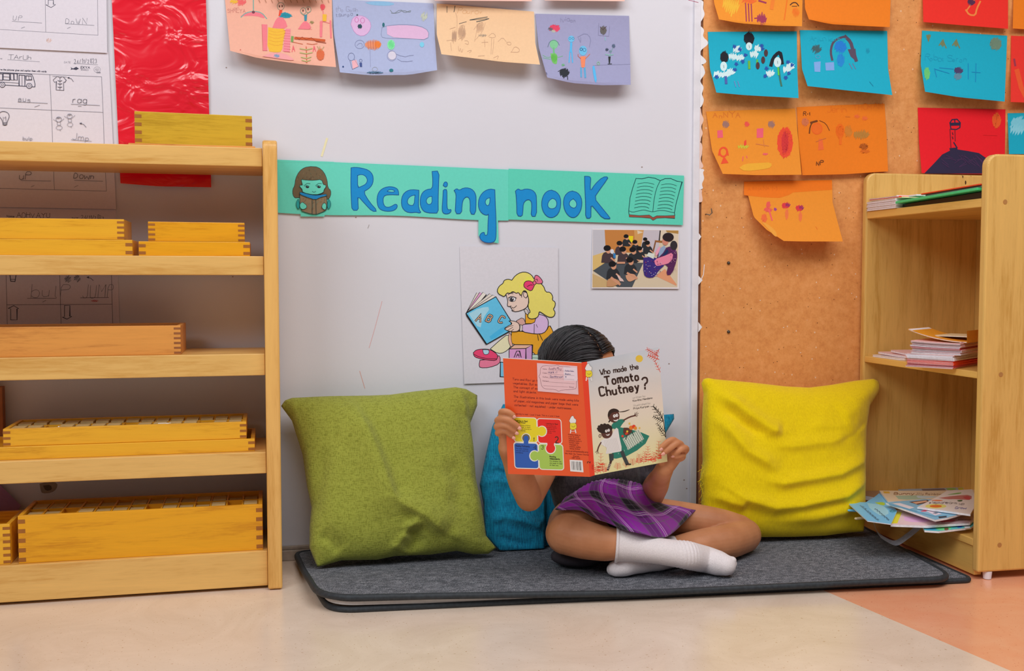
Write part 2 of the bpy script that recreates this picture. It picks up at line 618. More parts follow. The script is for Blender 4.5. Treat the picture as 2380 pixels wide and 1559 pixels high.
def inv_bilinear(c4):
    (ax, ay), (bx, by), (cx, cy), (dx, dy) = c4      # TL TR BR BL
    def f(px, py):
        u = v = .5
        for _ in range(6):
            x = (1 - v) * ((1 - u) * ax + u * bx) + v * ((1 - u) * dx + u * cx) - px
            y = (1 - v) * ((1 - u) * ay + u * by) + v * ((1 - u) * dy + u * cy) - py
            xu = (1 - v) * (bx - ax) + v * (cx - dx); yu = (1 - v) * (by - ay) + v * (cy - dy)
            xv = (1 - u) * (dx - ax) + u * (cx - bx); yv = (1 - u) * (dy - ay) + u * (cy - by)
            det = xu * yv - xv * yu
            if abs(det) < 1e-9: break
            u -= (x * yv - xv * y) / det; v -= (xu * y - x * yu) / det
        return min(1.1, max(-.1, u)), min(1.1, max(-.1, v))
    return f


def edge_pt(poly, t):
    L = [0]
    for a, b in zip(poly[:-1], poly[1:]): L.append(L[-1] + math.hypot(b[0] - a[0], b[1] - a[1]))
    d = t * L[-1]
    for i in range(len(poly) - 1):
        if d <= L[i + 1] + 1e-9:
            k = (d - L[i]) / max(1e-9, L[i + 1] - L[i])
            return (poly[i][0] + (poly[i + 1][0] - poly[i][0]) * k, poly[i][1] + (poly[i + 1][1] - poly[i][1]) * k)
    return poly[-1]


def coons(top, bot, left, right):
    """edge polylines: top, bottom run left to right; left, right run top to bottom"""
    c = (top[0], top[-1], bot[-1], bot[0])
    def P(u, v):
        a, b, l, r_ = edge_pt(top, u), edge_pt(bot, u), edge_pt(left, v), edge_pt(right, v)
        o = []
        for k in (0, 1):
            o.append((1 - v) * a[k] + v * b[k] + (1 - u) * l[k] + u * r_[k]
                     - ((1 - u) * (1 - v) * c[0][k] + u * (1 - v) * c[1][k] + u * v * c[2][k] + (1 - u) * v * c[3][k]))
        return tuple(o)
    return P


def wall_sheet(top, bot, left=None, right=None, base=0.0015, lift=lambda u, v: 0.0, col=None, n=(1, 1), cell=0):
    """a sheet of paper stuck to the wall and curling off it by lift(u, v)"""
    left = left or [top[0], bot[0]]; right = right or [top[-1], bot[-1]]
    inv = inv_bilinear((top[0], top[-1], bot[-1], bot[0]))
    def mp(px, py, off):
        u, v = inv(px, py)
        return U(px, py, -(base + lift(min(1, max(0, u)), min(1, max(0, v))) + off))
    ink = Ink(mp, cell=cell)
    ink.grid(coons(top, bot, left, right), n[0], n[1], col)
    return ink

# ================================================================== the setting
bm = bmesh.new()
box(bm, -1.6, 2.6, 0.0, 0.12, 0.0, 2.6)
tag(obj('wall_back', bm, M_wall), kind='structure')
bm = bmesh.new()
a, b2 = G(1915, 1372), G(2350, 1559)
dd = (b2 - a).normalized(); p0 = a + dd * -1.6; p1 = a + dd * 4.0
vv = [bm.verts.new(p) for p in ((-2.5, 0.1, 0), (-2.5, p1.y, 0), (p1.x, p1.y, 0), (p0.x + (0.1 - p0.y) * dd.x / dd.y, 0.1, 0))]
bm.faces.new(vv).material_index = 0
v5 = bm.verts.new((3.2, p1.y, 0)); v6 = bm.verts.new((3.2, 0.1, 0))
bm.faces.new([vv[3], vv[2], v5, v6]).material_index = 1
bm.normal_update()
for f in bm.faces:
    if f.normal.z < 0: f.normal_flip()
r = bmesh.ops.extrude_face_region(bm, geom=bm.faces[:])
for v in [g for g in r['geom'] if isinstance(g, bmesh.types.BMVert)]: v.co.z -= 0.05
for v in bm.verts: v.co.z = -0.05 if v.co.z < -0.01 else 0.0
tag(obj('floor', bm, [M_floor_a, M_floor_b]), kind='structure')
bm = bmesh.new()
box(bm, -1.6, 0.93, -0.012, 0.0, 0.0, 0.022, 0.002)
box(bm, -1.6, 0.93, -0.008, 0.0, 0.022, 0.030, 0.002)
tag(obj('baseboard_back', bm, M_base), kind='structure')

bm = bmesh.new()
XT0, XT1 = U(1606, 645).x, U(1621, 645).x
box(bm, XT0, XT1, -0.007, 0.0, 0.0, 2.4, 0.0015)
tag(obj('trim_1', bm, M_trim), kind='structure')

# pin board panel on the right: a slab with a narrow dark gap beside the trim
root = thing('pin_board', (1.6, 0, 0), 'large speckled orange-brown pin board covering the wall right of the white wall', 'pin board')
bm = bmesh.new()
box(bm, XT1 + .0005, XT1 + .0055, -0.002, -0.0008, 0.0, 2.4)
obj('edge_gap', bm, M_gap, root)
bm = bmesh.new()
box(bm, XT1 + 0.006, 2.5, -0.006, -0.001, 0.0, 2.4, 0.001)
pb = obj('panel', bm, M_board, root)
ink = Ink(lambda x, y, o: U(x, y, -0.0062 - o))
random.seed(3)
WHITE = C(226, 220, 228)
for (y0, y1, wmax) in ((0, 60, 13), (60, 150, 18), (150, 250, 14), (250, 330, 12), (330, 392, 9), (392, 440, 16), (440, 470, 10)):
    p = [(1623, y0)]
    k = 16
    for i in range(k + 1): p.append((1626 + max(.1, .55 + .9 * noise.noise(Vector((3.1, (y0 + (y1 - y0) * i / k) * .045, 1)))) * wmax * (.5 if i in (0, k) else 1), y0 + (y1 - y0) * i / k))
    p.append((1623, y1))
    ink.fill(p, sm=1, c=WHITE if wmax > 12 else C(228, 190, 176))
for (y0, y1, wmax) in ((640, 662, 7), (748, 772, 6), (540, 560, 4)):
    ink.fill([(1623, y0), (1626 + wmax, (y0 + y1) / 2), (1623, y1)], WHITE)
ink.line([(1637, 615), (1635, 638), (1627, 655)], 1.6, WHITE)
for _ in range(12):
    x, y = random.uniform(1636, 1990), random.uniform(420, 880); ink.dot(x, y, 1.6, 1.1, C(236, 205, 186), 6)
o = ink.done('paint_splash', M_paper, root); o['label'] = 'white paint smeared over the left edge of the board'; o['kind'] = 'stuff'

for k_, (x, y) in enumerate(((1693, 611), (1693, 771))):
    bm = bmesh.new(); c = U(x, y, -0.006)
    tube(bm, [c + Vector((0, .003, 0)), c + Vector((0, -.0012, 0))], [.0038, .0038], 14)
    tag(obj('nail', bm, M_steel), ('dark nail head in the pin board below the lone orange drawing', 'lower dark nail head in the pin board, above the yellow cushion')[k_], 'nail', 'nails in the pin board')
bm = bmesh.new(); c = U(1640, 498, -0.006)
tube(bm, [c + Vector((-.001, .003, 0)), c + Vector((0, -.006, 0)), c + Vector((.006, -.009, -.002)), c + Vector((.012, -.008, .003)), c + Vector((.011, -.006, .012))], [.0012] * 5, 8)
tag(obj('wall_hook', bm, M_steel), 'small bent metal hook at the left edge of the pin board', 'hook')

# marks on the white wall
ink = Ink(lambda x, y, o: U(x, y, -0.0004 - o))
ink.fill([(92, 1124), (112, 1118), (134, 1122), (132, 1136), (120, 1145), (98, 1147), (94, 1138)], C(150, 136, 120), 1)
ink.fill([(100, 1128), (118, 1126), (122, 1138), (106, 1141)], C(90, 76, 62), 1)
ink.line([(888, 700), (872, 760), (858, 808)], 1.2, C(214, 168, 168)); ink.line([(836, 862), (848, 902)], 1.2, C(214, 160, 150))
ink.line([(760, 322), (748, 362)], 5, C(224, 216, 176))
for x, y in ((526, 157), (1555, 845), (1492, 388), (827, 505), (1590, 1115), (1596, 1135), (541, 643)): ink.dot(x, y, 1.8, 1.4, C(150, 130, 124), 8)
ink.line([(858, 522), (855, 530)], 1, C(150, 140, 140))
o = ink.done('wall_mark', M_paper, bpy.data.objects['wall_back']); o['label'] = 'faint scratches and chipped plaster on the white wall'
o = bpy.data.objects['wall_mark']

# ================================================================== worksheets on the left
PAP = C(212, 206, 216); LN = C(120, 118, 130); PEN = C(120, 120, 132); DK = C(66, 66, 84)


def worksheet(top, bot, ly, label, which):
    ink = wall_sheet(top, bot, base=ly, lift=lambda u, v: 0.0015 * v, col=PAP, n=(4, 10))
    return ink


# upper sheet
ink = worksheet([(-60, -130), (246, -122)], [(-60, 108), (249, 123)], 0.0040, '', 0)
ink.frame(0, 0, 3.389)
LW = 3.2
ink.line([(-200, 225), (0, 232), (772, 278)], LW, LN); ink.line([(772, 278), (768, 0), (765, -300)], LW, LN); ink.line([(360, 252), (352, -300)], LW, LN)
ink.blob([(380, 0), (380, 38), (362, 38), (402, 60), (438, 36), (420, 34), (420, 0)], PAP, DK, 4, 0)
ink.text('UP', 100, 158, 44, PEN, 3, (1, .02), .2, .1); ink.line([(95, 168), (330, 181)], 3, PEN)
ink.text('DoWN', 515, 188, 46, PEN, 3, (1, .02), .2); ink.line([(515, 187), (742, 200)], 3, PEN)
ink.line([(168, 222), (195, 212)], 3, PEN); ink.line([(530, 224), (555, 214)], 3, PEN)
ink.hatch(385, 318, 22, 18, 9, 2.5, C(230, 170, 140), .3)
tag(ink.done('worksheet', M_paper), 'white worksheet in the top left corner captioned UP and DOWN, above the bus worksheet', 'worksheet', 'worksheets on the wall behind the shelf')

# middle sheet: bus, shirt, bulb, children
ink = worksheet([(-60, 104), (252, 121)], [(-60, 480), (270, 486)], 0.0022, '', 1)
ink.frame(0, 0, 3.389)
ink.text('name', -30, 466, 14, LN, 2, (1, .02)); ink.text('TArUh', 66, 470, 32, DK, 3, (1, .0), .2, .1, 1.2, 2.4); ink.line([(60, 470), (312, 487)], 3, PEN)
ink.text('DATE', 505, 497, 13, LN, 2, (1, .02)); ink.text('24/11/2023', 585, 500, 32, DK, 3, (1, -.02), .2, .0, .55, 1.8); ink.line([(578, 500), (770, 510)], 3, PEN)
ink.fill([(555, 528), (575, 540), (600, 526), (622, 540), (600, 552), (575, 546), (556, 550), (562, 538)], DK)
ink.text('EKYA', 637, 540, 18, DK, 3.4, (1, .02)); ink.text('SCHOOLS', 637, 555, 9, LN, 1.6, (1, .02))
ink.ring(765, 548, 26, 22, 2, LN); ink.hatch(765, 548, 18, 14, 7, 2, LN); ink.text('CBSE', 760, 576, 9, LN, 2)
ink.text('Observe the pictures given and caption them with words', -36, 551, 13, DK, 2.4, (1, .045), 0, 0, .78, 1.2)
ink.line([(-100, 566), (0, 570), (800, 605)], LW, LN); ink.line([(800, 605), (812, 885), (822, 1180), (838, 1505)], LW, LN)
ink.line([(392, 587), (405, 870), (414, 1110), (428, 1492)], LW, LN); ink.line([(-100, 846), (0, 850), (812, 885)], LW, LN)
ink.line([(-100, 1195), (0, 1200), (826, 1225)], LW, LN); ink.line([(-100, 1478), (0, 1483), (838, 1505)], LW, LN)
# bus
ink.line([(-20, 572), (200, 580), (250, 586), (262, 610), (276, 660), (275, 684), (250, 684)], 5, DK)
ink.line([(208, 680), (40, 670)], 5, DK); ink.line([(0, 645), (150, 655)], 3, DK)
for x0 in (-30, 25, 82, 110): ink.line([(x0, 578), (x0 + (50 if x0 < 60 else 26), 582), (x0 + (50 if x0 < 60 else 26), 632), (x0, 628), (x0, 578)], 5, DK)
ink.line([(25, 604), (75, 607)], 3, DK)
ink.line([(150, 590), (196, 594), (196, 680), (150, 676), (150, 590)], 5, DK); ink.line([(173, 592), (173, 678)], 3, DK)
ink.line([(206, 596), (246, 598), (250, 628), (206, 630), (206, 596)], 5, DK); ink.line([(226, 597), (228, 630)], 3, DK)
for x in (18, 230):
    ink.dot(x, 668 + (8 if x > 99 else 0), 22, 21, PAP); ink.ring(x, 668 + (8 if x > 99 else 0), 21, 20, 5, DK); ink.ring(x, 668 + (8 if x > 99 else 0), 9, 9, 4, DK)
# shirt
ink.line([(448, 602), (418, 630), (430, 648), (444, 640), (442, 708), (502, 712), (500, 645), (508, 650), (522, 632), (498, 604), (486, 604), (472, 614), (460, 604), (448, 602)], 3.2, DK)
ink.line([(472, 614), (472, 710)], 2.5, DK)
for y in (638, 662, 688): ink.line([(455, y - 4), (472, y + 2), (488, y - 4)], 4, DK)
ink.line([(414, 600), (525, 606)], 2.5, LN)
ink.line([(578, 642), (562, 620), (536, 612)], 3, DK); ink.fill([(528, 610), (548, 606), (544, 620)], DK)
ink.text('BUS', 145, 802, 28, PEN, 3, (1, .02), .25, 0, 1.2, 3); ink.line([(140, 802), (374, 814)], 3, PEN); ink.line([(272, 842), (312, 828)], 3, PEN)
ink.text('rag', 572, 806, 46, DK, 3.2, (1, .02), .15, .1, 1.0, 2.6); ink.line([(560, 820), (785, 830)], 3, PEN); ink.line([(615, 836), (640, 836)], 3, PEN)
# bulb
ink.line([(22, 965), (14, 940), (-8, 915), (-5, 885), (30, 874), (66, 890), (74, 918), (62, 945), (54, 968), (52, 986), (24, 986), (22, 965)], 4, DK, 1)
for y in (966, 975, 984): ink.line([(22, y), (54, y - 2)], 3, DK)
ink.line([(28, 960), (24, 920), (34, 930), (44, 918), (48, 960)], 2.5, LN)
# jumping children
for cx, cy, s_ in ((462, 940, 1.0), (548, 915, .9)):
    ink.ring(cx, cy, 22 * s_, 20 * s_, 2.5, LN); ink.hatch(cx, cy - 12, 20 * s_, 8, 9, 2, LN)
    ink.line([(cx - 10, cy + 20), (cx - 42, cy)], 2.5, LN); ink.line([(cx + 12, cy + 20), (cx + 42, cy - 6)], 2.5, LN)
    ink.line([(cx - 12, cy + 20), (cx - 10, cy + 45), (cx + 16, cy + 45), (cx + 12, cy + 20), (cx - 12, cy + 20)], 2.5, LN)
    ink.ring(cx + 4, cy + 66, 24 * s_, 16, 2.5, LN); ink.line([(cx + 10, cy + 78), (cx + 14, cy + 92)], 2.5, LN)
ink.line([(678, 1002), (660, 980), (636, 972)], 3, DK); ink.fill([(624, 970), (644, 965), (640, 980)], DK)
ink.text('Jmp', 572, 1100, 46, PEN, 3, (1, .02), .2, .1, 1, 2.6); ink.line([(560, 1100), (720, 1112)], 3, PEN)
ink.text('bulp', 180, 1102, 26, PEN, 3, (1, .02))
ink.text('uP', 150, 1410, 56, DK, 3.5, (1, .0), .2, .1, 1, 2); ink.line([(165, 1422), (400, 1426)], 3, PEN)
ink.text('Down', 580, 1406, 44, DK, 3.5, (1, .02), .2, .1, 1, 2); ink.line([(586, 1420), (810, 1428)], 3, PEN)
ink.line([(245, 1472), (270, 1460)], 3, PEN); ink.line([(585, 1474), (615, 1460)], 3, PEN)
tag(ink.done('worksheet', M_paper), 'white worksheet with bus, shirt and bulb boxes behind the top of the left shelf', 'worksheet', 'worksheets on the wall behind the shelf')

# lower sheet inside the shelf
ink = worksheet([(-60, 480), (269, 484)], [(-60, 858), (281, 855)], 0.0008, '', 2)
ink.frame(0, 460, 3.389)
ink.text('Name', 52, 152, 17, DK, 3, (1, .02)); ink.text('ADHVAYU', 132, 155, 36, DK, 3.4, (1, .02), .25, 0, 1, 1.9)
ink.text('DATE', 566, 165, 13, DK, 2.2, (1, .02)); ink.text('24/11/2023', 640, 165, 28, DK, 3, (1, .02), .25, 0, .7, 1.8)
ink.line([(48, 600), (58, 1030)], LW, DK); ink.line([(470, 600), (482, 1030)], LW, DK); ink.line([(878, 600), (888, 1020)], LW, DK)
ink.line([(52, 842), (882, 836)], LW, DK); ink.line([(48, 240), (48, 600)], LW, DK); ink.line([(48, 240), (872, 240)], LW, DK)
ink.line([(70, 560), (80, 620), (84, 655), (118, 658), (124, 620), (135, 560)], 6, DK); ink.line([(84, 640), (120, 640)], 4, DK)
for x, y in ((535, 640), (610, 632)): ink.hatch(x, y, 26, 28, 11, 3.5, DK, .8, .3)
ink.line([(735, 650), (715, 632), (690, 626)], 4, DK); ink.fill([(680, 624), (702, 616), (698, 634)], DK)
ink.text('bulP', 245, 784, 92, PEN, 3.5, (1, -.03), .15, .1, 1.05, 2.4); ink.line([(215, 790), (442, 790)], 3.2, DK)
ink.text('JUMP', 650, 782, 96, PEN, 3.5, (1, .0), .15, .1, .62, 1.6); ink.line([(634, 786), (856, 784)], 3.2, DK)
ink.hatch(745, 810, 30, 8, 9, 2.5, C(200, 90, 90)); ink.line([(335, 820), (362, 806)], 3, DK)
ink.line([(84, 960), (84, 870), (64, 870), (108, 848), (148, 872), (134, 872), (134, 960), (84, 960)], 4.5, DK)
ink.line([(508, 846), (508, 936), (492, 938), (528, 954), (566, 932), (550, 932), (550, 846), (508, 846)], 4.5, DK)
ink.text('uP', 300, 1030, 36, PEN, 3); ink.text('Down', 600, 1030, 36, PEN, 3)
tag(ink.done('worksheet', M_paper), 'shaded worksheet with outlined arrows seen between the upper tiers of the left shelf', 'worksheet', 'worksheets on the wall behind the shelf')

# purple sheet low in the shelf
ink = wall_sheet([(-60, 1082), (2, 1128)], [(-60, 1250), (2, 1216)], [(-60, 1082), (-60, 1250)], [(2, 1128), (52, 1178), (2, 1216)], base=.001, lift=lambda u, v: .012 * u, col=C(150, 110, 150), n=(4, 8))
tag(ink.done('paper_sheet', M_paper), 'purple paper corner low on the wall behind the left shelf', 'paper')

# ================================================================== glossy red poster
m, nt, b = newmat('glossy_red_film', 0.2, 0.9)
b.inputs['Base Color'].default_value = C(252, 8, 36, .8)
n1 = node(nt, 'ShaderNodeTexNoise', i_Scale=11.0, i_Detail=2.5, i_Roughness=0.5, i_Distortion=1.2); nt.links.new(coords(nt, (1, 1, 1.6), (0, .5, 0)), n1.inputs['Vector'])
bump(nt, b, n1.outputs[0], 0.9, 0.012)
b.inputs['Coat Weight'].default_value = 0.6; b.inputs['Coat Roughness'].default_value = 0.08
M_red = m
inv = inv_bilinear(((257, -60), (477, -60), (491, 435), (280, 426)))
def redmap(px, py, off):
    u, v = inv(px, py)
    return U(px, py, -(0.004 + 0.012 * max(0, (v - .88) / .12) ** 2 + .003 * sin(9 * v + 3 * u) ** 2 * (1 - v) + off))
bm = bmesh.new(); P = coons([(257, -60), (477, -60)], [(280, 426), (370, 433), (491, 435)], [(257, -60), (280, 426)], [(477, -60), (491, 435)])
for off in (0, -.0006):
    V = [[bm.verts.new(redmap(*P(i / 10, j / 40), off)) for i in range(11)] for j in range(41)]
    for j in range(40):
        for i in range(10): bm.faces.new((V[j][i], V[j + 1][i], V[j + 1][i + 1], V[j][i + 1]))
tag(obj('red_poster', bm, M_red, smooth=True, recalc=False), 'long glossy red paper hanging on the wall above the left shelf', 'poster')

# ================================================================== four pencil drawings over the white wall
def curl(h, pw=2.2, corner=0.0, side=1):
    return lambda u, v: h * v ** pw + corner * (v ** 3) * ((1 - u) if side < 0 else u)


G1 = 'drawings in a row at the top of the white wall'
PINKP = C(246, 164, 142); BLUEP = C(160, 168, 200); PEACH = C(232, 184, 144); GREYP = C(148, 148, 182)
ink = wall_sheet([(521, -20), (771, -22)], [(535, 118), (600, 135), (700, 149), (781, 156)], [(521, -20), (530, 70), (535, 118)], [(771, -22), (772, 60), (781, 156)], .003, curl(.034, 2, -.006, -1), PINKP, (12, 26), 6)
ink.frame(500, 0, 4.25)
PK, GD, TL, RD = C(252, 116, 126), C(240, 172, 52), C(60, 130, 150), C(214, 70, 44)
ink.fill([(250, 160), (300, 122), (380, 108), (460, 122), (505, 188), (400, 155)], PK, 1); ink.line([(255, 170), (300, 128), (380, 110), (460, 124), (510, 185)], 9, C(110, 160, 150), 1)
ink.line([(378, -60), (378, 120)], 9, C(110, 160, 150)); ink.dot(378, 120, 16, 14, C(110, 60, 70)); ink.hatch(255, 20, 50, 34, 15, 8, C(240, 96, 96), .3, .4); ink.hatch(185, 15, 40, 20, 9, 8, GD)
ink.text('SHREYA', 125, 128, 38, C(190, 120, 110), 3.5, (1, -.02), .25, 0, .75, 1.6)
ink.fill([(565, 275), (600, 190), (640, 160), (690, 190), (722, 285)], PK, 1); ink.ring(648, 62, 34, 38, 5, C(130, 130, 110)); ink.dot(635, 62, 5, 12, C(70, 40, 30)); ink.dot(662, 60, 5, 12, C(70, 40, 30))
ink.fill([(636, 98), (664, 98), (656, 160), (626, 158)], RD); ink.hatch(700, 150, 55, 28, 15, 9, C(40, 140, 160), 1.2, .3)
ink.fill([(525, 268), (605, 285), (700, 282), (672, 395), (660, 510), (600, 518), (515, 505)], GD, 1)
for y in (300, 330, 360, 395, 430): ink.line([(530, y), (600, y + 22), (690, y + 4)], 2.5, C(206, 130, 50), 1)
ink.fill([(462, 240), (515, 242), (512, 498), (476, 500)], PK); ink.line([(462, 240), (470, 500), (515, 500)], 3, C(190, 80, 90))
ink.fill([(700, 282), (745, 285), (735, 510), (668, 505)], C(250, 130, 140))
for y in range(300, 510, 26): ink.line([(680, y), (742, y + 6)], 3, C(200, 80, 90))
ink.fill([(820, 285), (860, 225), (890, 205), (930, 230), (955, 290)], PK, 1); ink.line([(820, 285), (955, 290)], 3, PK)
ink.ring(870, 108, 28, 32, 4, C(120, 140, 120)); ink.ring(920, 95, 28, 28, 4, C(120, 150, 130)); ink.dot(868, 104, 6, 12, C(90, 50, 40)); ink.dot(918, 88, 6, 12, C(90, 50, 40))
ink.line([(850, 120), (880, 160), (940, 110)], 5, C(120, 150, 130), 1); ink.fill([(880, 145), (908, 145), (904, 205), (882, 205)], TL); ink.hatch(955, 220, 20, 14, 7, 5, C(140, 130, 80))
ink.hatch(1062, 68, 22, 30, 11, 8, C(240, 80, 90), .3); ink.line([(1065, 100), (1068, 140)], 5, PK); ink.fill([(1062, 140), (1102, 142), (1098, 210), (1062, 208)], GD)
ink.fill([(1035, 210), (1062, 205), (1056, 365), (1034, 365)], PK); ink.line([(1062, 212), (1140, 230)], 4, PK); ink.line([(1138, 205), (1145, 370)], 14, PK)
BR = C(190, 84, 40)
ink.line([(790, 375), (850, 380), (940, 385), (1080, 400)], 24, BR); ink.line([(800, 365), (830, 390), (860, 366), (900, 392), (950, 372), (1000, 410), (1095, 425)], 6, C(150, 60, 30)); ink.fill([(752, 355), (776, 358), (770, 418), (748, 412)], C(110, 150, 80))
ink.line([(770, 415), (865, 435)], 4, BR); ink.line([(905, 430), (960, 438), (1010, 430)], 4, BR)
for x in (772, 978): ink.line([(x - 12, 510), (x, 450), (x + 14, 505)], 6, C(236, 96, 110)); ink.line([(x - 8, 482), (x + 10, 482)], 5, C(236, 96, 110))
ink.line([(900, 460), (905, 620)], 6, BR)
for y, w_ in ((485, 1), (525, 1), (570, .8), (600, .7)): ink.line([(900 - 62 * w_, y - 6), (902, y + 6), (900 + 60 * w_, y - 8)], 9, C(170, 172, 110))
ink.hatch(1040, 540, 36, 56, 21, 9, C(206, 100, 60), .2, .15); ink.line([(1010, 455), (1030, 495), (1035, 455)], 4, C(150, 150, 90)); ink.line([(1075, 460), (1048, 500)], 4, C(150, 150, 90))
ink.fill([(465, 555), (560, 520), (680, 525), (770, 575), (780, 600), (600, 575)], C(254, 150, 150), 1); ink.hatch(608, 552, 28, 18, 9, 7, C(110, 140, 170))
for x in range(430, 1130, 62): ink.line([(x, -4), (x + 14, 26)], 4, C(150, 100, 70))
ink.dot(250, 490, 5, 4, C(190, 60, 60), 8)
tag(ink.done('drawing_sheet', M_paper), 'salmon pink crayon drawing with a yellow tower, leftmost in the top row', 'drawing', G1)

ink = wall_sheet([(773, -2), (1007, 8)], [(790, 168), (860, 175), (950, 174), (1016, 163)], [(773, -2), (776, 80), (790, 168)], [(1007, 8), (1011, 90), (1016, 163)], .002, curl(.03, 2), BLUEP, (12, 26), 6)
ink.frame(500, 0, 4.25)
ink.fill([(1480, 25), (1560, 12), (1700, 15), (1790, 40), (1700, 60), (1540, 50)], C(130, 174, 208), 1)
ink.text('tho Gosh', 1190, 110, 40, C(140, 142, 168), 3.5, (1, .03), .3, 0, .9, 1.6); ink.text('tsunpa', 1195, 162, 40, C(120, 122, 150), 3.5, (1, -.03), .3, 0, .9, 1.6)
ink.fill([(1340, 240), (1360, 170), (1430, 150), (1500, 175), (1545, 240), (1520, 320), (1455, 362), (1380, 330)], C(204, 166, 204), 1)
ink.line([(1340, 240), (1360, 170), (1430, 150), (1500, 175), (1545, 240), (1520, 320), (1455, 362), (1380, 330), (1340, 240)], 4, C(180, 130, 180), 1)
ink.ring(1398, 196, 18, 24, 5, C(190, 100, 160)); ink.ring(1456, 202, 20, 26, 5, C(190, 100, 160)); ink.hatch(1430, 260, 20, 22, 13, 8, C(40, 70, 80)); ink.dot(1404, 148, 9, 9, C(60, 80, 90), 8)
ink.line([(1730, 100), (1760, 140), (1830, 90), (1870, 130), (1935, 100), (1925, 125), (1860, 100), (1800, 130), (1740, 130)], 4, C(110, 120, 120), 1)
ink.hatch(2065, 160, 32, 40, 13, 6, C(180, 186, 170), .5, .5)
ink.fill([(1695, 258), (1850, 245), (2020, 258), (2110, 305), (2100, 390), (1950, 382), (1700, 365)], C(206, 168, 200), 1)
ink.line([(1645, 275), (1700, 252), (1850, 240), (2020, 252), (2115, 305), (2100, 395), (1950, 382), (1700, 378), (1635, 365), (1650, 270)], 3.5, C(130, 138, 168), 1)
ink.dot(1663, 245, 12, 22, C(40, 100, 110)); ink.ring(1428, 438, 46, 42, 3.5, C(120, 126, 160)); ink.line([(1400, 450), (1425, 425), (1455, 432), (1450, 460)], 3, C(120, 126, 160), 1)
ink.hatch(1560, 442, 80, 50, 31, 7, C(214, 132, 96), .1, .15); ink.hatch(1605, 440, 30, 34, 15, 9, C(230, 120, 50))
for x in (1510, 1535, 1560, 1585): ink.line([(x, 405), (x + 4, 485)], 3, C(170, 80, 60))
ink.dot(1738, 442, 38, 50, C(130, 212, 160)); ink.hatch(1738, 442, 30, 42, 13, 6, C(100, 200, 130)); ink.dot(2043, 440, 22, 26, C(116, 190, 216))
ink.ring(1345, 560, 32, 38, 3.5, C(110, 116, 150)); ink.fill([(1350, 600), (1395, 590), (1415, 655), (1360, 682)], C(220, 164, 172)); ink.line([(1330, 595), (1355, 685), (1418, 655), (1375, 585)], 3, C(100, 100, 130))
ink.ring(1438, 598, 14, 14, 3, C(90, 100, 140)); ink.fill([(1426, 620), (1450, 618), (1452, 660), (1430, 660)], C(60, 76, 130))
ink.dot(1748, 548, 40, 42, C(198, 192, 206)); ink.ring(1745, 550, 46, 50, 3, C(150, 150, 180)); ink.line([(1780, 530), (1830, 550), (1880, 560), (1920, 548), (1960, 545)], 3, C(130, 134, 165)); ink.line([(1800, 580), (1840, 605), (1900, 608), (1950, 600)], 3, C(130, 134, 165))
ink.line([(1530, 490), (1535, 660)], 3, C(150, 156, 184)); ink.hatch(1580, 716, 80, 12, 13, 6, C(90, 120, 150)); ink.ring(1578, 682, 26, 20, 3, C(160, 160, 160)); ink.dot(1740, 694, 20, 16, C(40, 110, 120)); ink.dot(1264, 658, 8, 9, C(30, 60, 110), 8)
tag(ink.done('drawing_sheet', M_paper), 'pale blue-grey drawing with a round pink face, second in the top row', 'drawing', G1)

ink = wall_sheet([(1015, 8), (1241, 27)], [(1026, 126), (1090, 134), (1170, 144), (1255, 150)], [(1015, 8), (1015, 80), (1026, 126)], [(1241, 27), (1244, 100), (1255, 150)], .004, curl(.036, 2), PEACH, (12, 26), 6)
ink.frame(1000, 0, 4.76)
PC = C(176, 144, 120)
ink.line([(185, 70), (185, 138)], 6, C(70, 66, 60)); ink.line([(275, 66), (262, 132)], 7, C(60, 60, 56)); ink.text('Pourov', 300, 140, 56, C(206, 156, 108), 4, (1, .05), .3, .2, 1, 2)
for p, w_ in (([(440, 220), (520, 205), (632, 188)], 8), ([(436, 224), (640, 205)], 5), ([(512, 240), (600, 222), (648, 206)], 9), ([(320, 262), (400, 240)], 6)): ink.line(p, w_, C(84, 82, 76))
ink.hatch(577, 392, 48, 14, 11, 5, C(130, 120, 110), .1)
for p in ([(280, 140), (300, 200), (290, 420), (280, 460)], [(250, 330), (240, 460)], [(330, 290), (380, 270), (370, 400), (310, 440)], [(480, 330), (530, 260), (590, 240), (580, 340)], [(530, 260), (490, 460)], [(610, 250), (580, 350), (500, 440)], [(645, 400), (690, 360), (730, 400), (700, 420), (650, 410)], [(680, 420), (672, 600)], [(705, 430), (690, 600)], [(750, 460), (800, 410), (840, 460)], [(845, 470), (890, 462), (895, 500), (855, 495), (845, 470)], [(180, 450), (250, 440), (245, 465)], [(225, 470), (235, 560)], [(310, 510), (320, 580), (335, 520), (345, 590), (362, 540)], [(410, 570), (440, 555), (460, 560), (430, 585)], [(380, 450), (420, 450), (425, 495), (385, 480)], [(570, 470), (640, 465)], [(600, 440), (605, 520)], [(900, 570), (935, 510), (990, 540), (980, 580), (890, 575)], [(530, 620), (600, 615)], [(700, 640), (760, 610), (740, 655)], [(215, 320), (280, 300)]): ink.line(p, 2.6, PC, 1)
ink.hatch(350, 360, 44, 80, 21, 2.2, PC, .3, .3); ink.hatch(265, 400, 26, 70, 17, 2.2, PC, .2, .3); ink.hatch(545, 300, 36, 60, 13, 2.2, PC, .4, .3)
tag(ink.done('drawing_sheet', M_paper), 'peach paper with faint grey pencil towers, third in the top row', 'drawing', G1)

